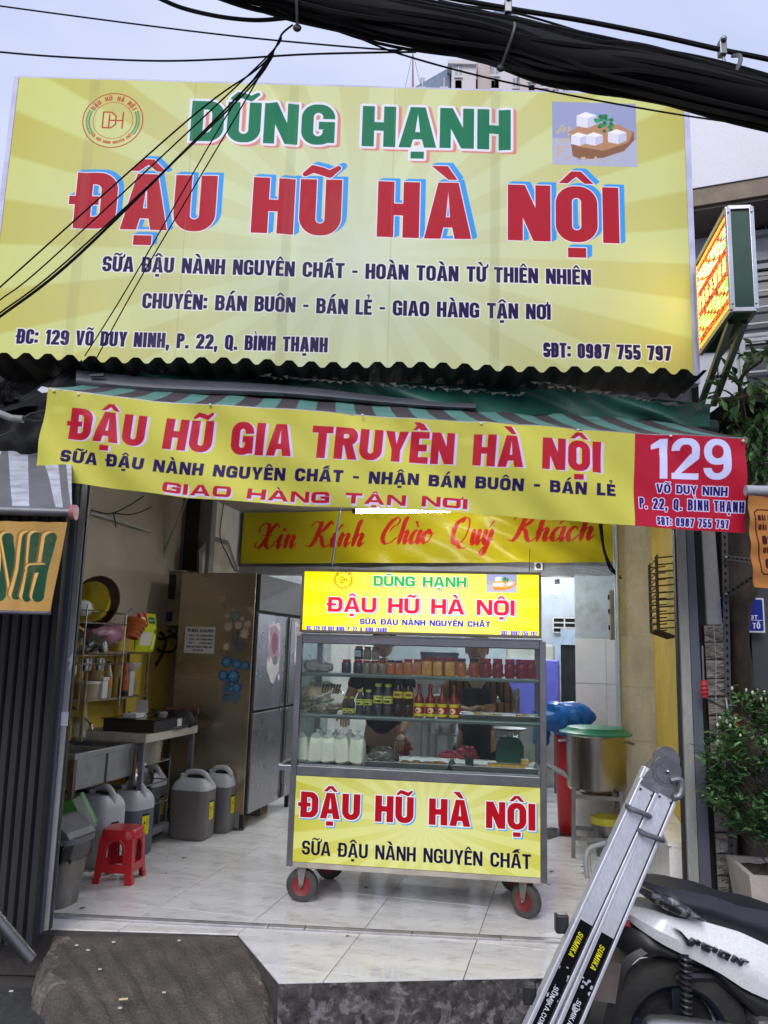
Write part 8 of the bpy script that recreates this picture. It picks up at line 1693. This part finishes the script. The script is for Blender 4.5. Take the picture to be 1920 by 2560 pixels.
# centre lines of the four near rails (two legs seen, each a wide C channel)
def centre(t_, k):   # k 0 left leg, 1 right leg; t 0 top .. 1 bottom of frame (y=2560)
    a, b = ((1623, 1956), (1346, 2560)) if k == 0 else ((1671, 1975), (1422, 2560)); return a[0]+(b[0]-a[0])*t_, a[1]+(b[1]-a[1])*t_
dep = Vector((.11, .30, 0))   # the rungs run back from the viewer
RW = .080
rails = []
for k in (0, 1):
    A_, B_ = lad(*centre(0, k))+Vector((0, .005*k, 0)), lad(*centre(1, k))+Vector((0, .005*k, 0)); d_ = (B_-A_).normalized(); n_ = (ST+.01-A_.z)/d_.z; B2 = A_+d_*n_; rails.append((A_, B2, d_))
    for j, off in enumerate((Vector((0, 0, 0)), dep)):
        A3, B3 = A_+off, B2+off; side = d_.cross(Vector((0, 1, 0))).normalized(); w_ = RW*(.62 if k == 0 or True else .6)
        # C channel: web flanked by two ribs
        rl_ = MB().bar(A3, B3, RW*.62, .022, up=(0, 1, 0)).build('rail', M_la, la, bevel=.002)
        for sg_ in (-1, 1): MB().bar(A3+side*sg_*RW*.40, B3+side*sg_*RW*.40, .012, .034, up=(0, 1, 0)).build('rail_rib', M_la, rl_, bevel=.003)
        MB().bar(A3+side*RW*.31+Vector((0, -.012, 0)), B3+side*RW*.31+Vector((0, -.012, 0)), .004, .004, up=(0, 1, 0)).build('rail_groove', M_dark, rl_)
    nR = 6
    for r_ in range(nR):
        t_ = .10+.16*r_; P = A_.lerp(B2, t_); MB().bar(P+Vector((0, .01, 0)), P+dep, .030, .026).build('rung', M_la, la, bevel=.003)
    ft = B2; 
    for off in (Vector((0, 0, 0)), dep): MB().bar(ft+off-d_*.05, ft+off+d_*.004, RW*.95, .05, up=(0, 1, 0)).build('foot', M_black, la, bevel=.004)
# hinge head
hc = lad(1662, 1926); M_hg = mat('hinge_grey', (.16, .16, .18), rough=.45, metal=.6, var=.2, vs=30, dirt=.3, dcol=(.4, .4, .42), ds=14)
for off in (Vector((0, -.012, 0)), dep):
    mb = MB(); mb.lathe([(.050, -.012), (.050, .012)], (0, 0, 0), 30); mb.lathe([(.040, .012), (.040, .016)], (0, 0, 0), 30); mb.xf(Matrix.Translation(hc+off) @ Matrix.Rotation(R(90), 4, 'X')); hb_ = mb.build('hinge_disc', M_hg, la, smooth=True)
    for k in (0, 1):
        A_ = rails[k][0]; mb = MB(); d2 = rails[k][2]; s2 = d2.cross(Vector((0, 1, 0))).normalized(); h0 = hc; mb.loft([[h0+off+s2*.046+Vector((0, -.006, 0)), h0+off-s2*.046+Vector((0, -.006, 0)), h0+off-s2*.046+Vector((0, .006, 0)), h0+off+s2*.046+Vector((0, .006, 0))], [A_+off+d2*.02+s2*.035+Vector((0, -.006, 0)), A_+off+d2*.02-s2*.035+Vector((0, -.006, 0)), A_+off+d2*.02-s2*.035+Vector((0, .006, 0)), A_+off+d2*.02+s2*.035+Vector((0, .006, 0))]]); mb.build('hinge_plate', M_hg, la)
    MB().sphere(hc+off+Vector((0, -.018, 0)), .008, 10, 8).build('hinge_pin', M_chr, la, smooth=True)
lk = [lad(a, b)+Vector((0, -.03, 0)) for a, b in ((1668, 1948), (1690, 1945), (1697, 1962), (1690, 1985), (1676, 1990))]; MB().tube(spline([tuple(p) for p in lk], 4), [.012]*17, 8).build('hinge_lock', M_hg, la, smooth=True)
for k in (0, 1):
    A_, B_, d_ = rails[k]; s2 = d_.cross(Vector((0, 1, 0))).normalized()
    for a in (-.022, .022): MB().sphere(A_+d_*.035+s2*a+Vector((0, -.014, 0)), .0045, 8, 6).build('rivet', M_black, la)
    P = A_+d_*(.10 if k == 0 else .16)
    hk = [P-s2*-.05+Vector((0, .0, .0)), P-s2*-.03+Vector((0, -.035, 0)), P+Vector((0, -.045, -.004)), P-s2*.035+Vector((0, -.04, -.01)), P-s2*.045+Vector((0, -.015, -.01))]
    MB().tube(spline([tuple(p) for p in hk], 5), .009, 8).build('hook', M_hg, la, smooth=True)
# printed labels on the near rails
for k in (0, 1):
    A_, B_, d_ = rails[k]; s2 = d_.cross(Vector((0, 1, 0))).normalized(); s2 = s2 if s2.x > 0 else -s2
    cvs = Canvas(.62, .046, 1000, H_('0c0c0f'))
    cvs.text('SUMIKA', .035, .115, .012, .020, H_('d8d020'), sw=.18, gap=.14, slant=.2)
    cvs.text('WWW.SUMIKA.COM.VN', .16, .385, .014, .017, H_('d8d8e0'), sw=.17, gap=.14)
    rg = random.Random(3+k)
    for q_ in range(26):
        cx2, cy2 = rg.choice([.17, .25, .41, .5, .55])+rg.uniform(-.02, .02), rg.uniform(0, .046); cvs.disc(cx2, cy2, rg.uniform(.002, .008), H_('a8a8b4'), ry=rg.uniform(.002, .006))
    cvs.poly([(.40, .0), (.62, 0), (.62, .03), (.50, .02), (.44, .03)], H_('9a9aa8'))
    st_ = (lad(1478, 2312)-A_).dot(d_) if k == 0 else (lad(1524, 2340)-A_).dot(d_)
    P0 = A_+d_*st_; MB().grid(lambda u, v: P0+d_*(.62*u)+s2*(-.022+.044*v)+Vector((0, -.0125, 0)), 2, 1).build('brand_label', mat('ladder_label_%d' % k, (.02, .02, .02), rough=.35, var=0, img=cvs.image('print_ladder_%d' % k)), la)
# stay hoop and brackets on the left side
hp = [lad(1500, 2196)+Vector((0, .06, 0)), lad(1481, 2150)+Vector((0, .08, 0)), lad(1490, 2125)+Vector((0, .12, 0)), lad(1530, 2112)+Vector((0, .15, 0))]; hp = [lad(1478, 2206)+Vector((0, .05, 0)), lad(1474, 2160)+Vector((0, .05, 0)), lad(1485, 2130)+Vector((0, .05, 0)), lad(1520, 2112)+Vector((0, .02, 0))]
MB().tube(spline([tuple(p) for p in hp], 5), .009, 8).build('stabiliser_hoop', mat('hoop_grey', (.27, .28, .26), rough=.5), la, smooth=True)
for px, py in ((1412, 2320), (1330, 2500)): P = lad(px, py)+Vector((0, .05, 0)); MB().box(P.x-.022, P.y-.02, P.z-.03, P.x+.022, P.y+.02, P.z+.03).build('lock_bracket', M_blackp, la, bevel=.006)

# ================================================================== MOTORBIKE
MY = 3.12
mbk = thing('motorbike', 'white and black step through motorbike parked on the street in front of the right post', 'motorbike', (0, 0, 0))
M_wp = mat('bike_white', (.78, .79, .80), rough=.22, coat=.6, var=.04, dirt=.14, dcol=(.35, .34, .32), ds=7); M_bp = mat('bike_black', (.016, .016, .018), rough=.35, var=.3, dirt=.25, dcol=(.06, .055, .05), ds=9); M_seat = mat('seat_vinyl', (.020, .022, .03), rough=.45, var=.15, bump=.15, bs=90)
def mp(px, py, y=MY): return Y(px, py, y)
def shell(name, top, bot, m, half, crown=.03, n=26, inner=.0, yc=None, bulge=.03):
    """side body between two pixel outlines on the viewer's side, mirrored across the centre plane"""
    yc = MY+.14 if yc is None else yc; rings = []
    for i in range(n+1):
        u = i/n; (ax_, ay_), (bx_, by_) = lerp_list(top, u), lerp_list(bot, u); tp_, bt_ = mp(ax_, ay_, yc-half), mp(bx_, by_, yc-half); hw = half*min(1, .15+u*3.2)
        pr = []
        for j in range(9): v = j/8; P = tp_.lerp(bt_, v); o_ = bulge*math.sin(math.pi*v) if name != 'tail_cover' else bulge*(v/.62 if v < .62 else (1-v)/.38)**.9; pr.append((P, o_))
        rings.append([Vector((P.x, yc-hw-o_, P.z)) for P, o_ in pr]+[Vector((P.x, yc+hw+o_, P.z)) for P, o_ in reversed(pr)])
    return MB().loft(rings).build(name, m, mbk, smooth=True)
cov_top = [(1560, 2279), (1630, 2279), (1700, 2296), (1765, 2306), (1850, 2330), (1920, 2363), (2060, 2430)]; cov_bot = [(1562, 2290), (1598, 2325), (1664, 2365), (1731, 2398), (1799, 2432), (1866, 2476), (2060, 2560)]
shell('tail_cover', cov_top, cov_bot, M_wp, .11, bulge=.022)
seat_t = [(1598, 2212), (1640, 2216), (1700, 2224), (1785, 2241), (1850, 2266), (1920, 2278), (2070, 2330)]; seat_b = [(1600, 2232), (1650, 2262), (1700, 2285), (1765, 2303), (1850, 2332), (1920, 2363), (2070, 2430)]
shell('seat', seat_t, seat_b, M_seat, .10, bulge=.03)
gr_t = [(1585, 2226), (1625, 2229), (1680, 2246), (1724, 2270), (1765, 2302)]; gr_b = [(1588, 2232), (1625, 2252), (1670, 2278), (1715, 2296), (1766, 2306)]
shell('grab_rail', gr_t, gr_b, mat('scraped_black', (.018, .018, .02), rough=.2, coat=.5, var=.3, dirt=.8, dcol=(.5, .5, .55), ds=26), .155, bulge=.012)
und_t = [(1545, 2322), (1600, 2330), (1664, 2366), (1731, 2398), (1799, 2432), (1866, 2476), (2060, 2560)]; und_b = [(1530, 2372), (1590, 2398), (1650, 2390), (1700, 2402), (1770, 2415), (1850, 2500), (2060, 2700)]
shell('under_tray', und_t, und_b, M_bp, .085, bulge=.01)
shell('tail_light', [(1543, 2290), (1560, 2290), (1570, 2300)], [(1545, 2318), (1560, 2322), (1572, 2318)], mat('tail_red', (.38, .008, .015), rough=.15, coat=.8), .09)
# rear mudguard
mgp = [(1600, 2352), (1565, 2372), (1540, 2405), (1528, 2450), (1510, 2520), (1490, 2600)]
pts = [mp(a, b, MY+.14) for a, b in mgp]; mb = MB(); rings = []
for i, P in enumerate([Vector(p) for p in spline([tuple(p) for p in pts], 6)]): rings.append([P+Vector((-.02, -.075, 0)), P+Vector((.012, -.085, -.01)), P+Vector((.012, .085, -.01)), P+Vector((-.02, .075, 0))])
mb.loft(rings); mb.build('mudguard', M_bp, mbk, smooth=True)
A_, B_ = mp(1510, 2400, MY+.02), mp(1494, 2500, MY+.0); MB().bar(A_, B_, .028, .16).build('number_plate', mat('plate_edge', (.16, .13, .11), rough=.6, dirt=.5), mbk)
# rear wheel
wc_ = mp(1690, 2618, MY+.14); Rw = .285; wc_.z = ST+Rw
def wheel(cx, cz, nm='wheel'):
    prof = [(-.42, .66), (-.5, .80), (-.44, .93), (-.18, 1.0), (.18, 1.0), (.44, .93), (.5, .80), (.42, .66)]; n = 56; vs = []; fs = []; m_ = len(prof); wd = .09
    for k in range(n):
        a = 2*math.pi*k/n
        for x, r_ in prof: rr_ = Rw*r_*(1-(.018 if (k % 2 and abs(x) in (.44, .18)) else 0)); vs.append((cx+rr_*math.cos(a), MY+.14+x*wd, cz+rr_*math.sin(a)))
    for k in range(n):
        for i in range(m_-1): fs.append((k*m_+i, k*m_+i+1, ((k+1) % n)*m_+i+1, ((k+1) % n)*m_+i))
    w_ = MB().add(vs, fs).build(nm, mat('bike_tyre', (.022, .021, .021), rough=.7, var=.3, dirt=.4, dcol=(.07, .06, .05), bump=.3), mbk, smooth=True)
    rm = MB(); rm.lathe([(Rw*.665, -.037), (Rw*.62, -.03), (Rw*.58, -.012), (Rw*.58, .012), (Rw*.62, .03), (Rw*.665, .037)], (0, 0, 0), 48, caps=False); rm.xf(Matrix.Translation((cx, MY+.14, cz)) @ Matrix.Rotation(R(90), 4, 'X')); rm.build('rim', mat('rim_blue_black', (.03, .04, .06), rough=.3, metal=.6), w_, smooth=True)
    for k in range(5):
        a = 2*math.pi*k/5+.3; c_, s_ = math.cos(a), math.sin(a); MB().bar((cx+.03*c_, MY+.12, cz+.03*s_), (cx+Rw*.62*c_, MY+.125, cz+Rw*.62*s_), .04, .02, up=(0, 1, 0)).build('spoke', MATS['rim_blue_black'], w_, bevel=.004)
    hb = MB(); hb.lathe([(.06, -.06), (.10, -.04), (.10, .05)], (0, 0, 0), 26); hb.xf(Matrix.Translation((cx, MY+.14, cz)) @ Matrix.Rotation(R(90), 4, 'X')); hb.build('hub', M_blackp, w_, smooth=True); bp_ = MB(); bp_.lathe([(Rw*.57, 0), (Rw*.57, .006)], (0, 0, 0), 40); bp_.xf(Matrix.Translation((cx, MY+.19, cz)) @ Matrix.Rotation(R(90), 4, 'X')); bp_.build('inner_disc', M_blackp, w_)
wheel(wc_.x, wc_.z); wheel(wc_.x+1.24, wc_.z)
# muffler and shock
m0, m1 = mp(1612, 2575, MY-.02), mp(1800, 2600, MY-.02); mfl = MB(); d_ = (m1-m0).normalized(); mfl.tube([m0, m0+d_*.02, m0+d_*.10, m0+d_*.35, m1+d_*.2], [.035, .05, .058, .055, .02], 20); mfl.build('muffler', mat('muffler_silver', (.50, .49, .47), rough=.3, metal=.9, var=.15), mbk, smooth=True)
sp0, sp1 = mp(1714, 2385, MY+.03), mp(1716, 2560, MY+.03); mb = MB(); n = 120; mb.tube([sp0.lerp(sp1, k/n)+Vector((.019*math.cos(k*.62), .019*math.sin(k*.62), 0)) for k in range(n)], .006, 6); mb.build('shock_spring', M_bp, mbk, smooth=True); MB().tube([sp0, sp1], .011, 10).build('shock_rod', M_blackp, mbk, smooth=True)
MB().bar(mp(1712, 2560, MY+.03), mp(1990, 2640, MY+.03), .07, .05).build('swing_arm', M_bp, mbk, bevel=.01); MB().box(mp(1900, 2600).x, MY+.02, -.06, mp(1900, 2600).x+.35, MY+.26, .2).build('engine', mat('engine_grey', (.12, .12, .12), rough=.5, metal=.5, dirt=.4), mbk, bevel=.03)
MB().tube([mp(1690, 2446, MY+.1), mp(1700, 2440, MY+.1), mp(1790, 2440, MY+.1), mp(1860, 2500, MY+.1)], .02, 8).build('frame_tube', M_bp, mbk, smooth=True)
# badge on the side cover
vb = MB(); pl = lambda a, b: (mp(a, b, MY+.0).x, mp(a, b, MY+.0).z)
bd_ = Vector(pl(1880, 2414))-Vector(pl(1727, 2351)) if False else None
def badge(pts): vb.prism([pl(a, b) for a, b in pts], 'y', MY-.014, MY+.01)
badge([(1686, 2320), (1700, 2326), (1724, 2352), (1731, 2345), (1742, 2350), (1727, 2364), (1715, 2362), (1702, 2334)])
def lin(a): return 1742+a, 2350+a*.425
bx = 0
for wch in 'ISION':
    x, y_ = lin(bx)
    if wch == 'I': badge([(x+3, y_), (x+9, y_+2), (x+3, y_+13), (x-3, y_+11)]); bx += 13
    elif wch == 'S': badge([(x+5, y_+1), (x+26, y_+10), (x+24, y_+13), (x+8, y_+7), (x+6, y_+8), (x+20, y_+15), (x+14, y_+24), (x-2, y_+17), (x, y_+13), (x+12, y_+18), (x+14, y_+16), (x-1, y_+10)]); bx += 29
    elif wch == 'O':
        badge([(x+6, y_+1), (x+28, y_+10), (x+26, y_+13), (x+9, y_+6), (x+3, y_+14), (x+18, y_+21), (x+16, y_+24), (x-3, y_+15)]); badge([(x+28, y_+10), (x+18, y_+26), (x+14, y_+24), (x+24, y_+9)]); bx += 33
    else: badge([(x+6, y_+1), (x+10, y_+3), (x+2, y_+17), (x-2, y_+15)]); badge([(x+6, y_+1), (x+12, y_+3), (x+18, y_+24), (x+14, y_+23)]); badge([(x+24, y_+9), (x+40, y_+14), (x+36, y_+17), (x+27, y_+13), (x+20, y_+25), (x+15, y_+23)]); bx += 30
vb.build('side_badge', mat('badge_dark', (.05, .055, .07), rough=.2, metal=.7), mbk)
# front half of the bike, beyond the frame
fx = wc_.x
shell('floor_board', [(2060, 2560), (2300, 2640)], [(2060, 2620), (2300, 2700)], M_bp, .1, n=4)
for sgy in (-.045, .045): MB().tube([(fx+1.24, MY+.14+sgy, wc_.z), (fx+1.02, MY+.14+sgy, .62)], .018, 8).build('front_fork', M_steel, mbk, smooth=True)
mb = MB(); mb.loft([[(fx+1.0+a*.1, MY+.14-w_, z), (fx+1.12+a*.1, MY+.14-w_*.4, z), (fx+1.12+a*.1, MY+.14+w_*.4, z), (fx+1.0+a*.1, MY+.14+w_, z)] for a, w_, z in ((-.6, .14, .05), (-.2, .20, .3), (0, .2, .5), (-.6, .13, .78))]); mb.build('leg_shield', M_wp, mbk, smooth=True)
MB().tube([(fx+.92, MY-.2, .84), (fx+.98, MY, .80), (fx+.98, MY+.28, .80), (fx+.92, MY+.48, .84)], .014, 8).build('handlebar', M_black, mbk, smooth=True); MB().sphere((fx+1.06, MY+.14, .74), (.09, .13, .09), 18, 12).build('headlight_cowl', M_wp, mbk, smooth=True)
for k in (-1, 1): MB().tube([(fx+.95, MY+.14+k*.26, .83), (fx+.97, MY+.14+k*.30, .98)], .006, 6).build('mirror_stem', M_black, mbk); MB().sphere((fx+.97, MY+.14+k*.31, 1.02), (.02, .055, .035), 12, 8).build('mirror', M_blackp, mbk, smooth=True)
MB().bar((fx+.42, MY+.05, -.02), (fx+.36, MY-.03, ST+.005), .025).build('side_stand', M_steeld, mbk)
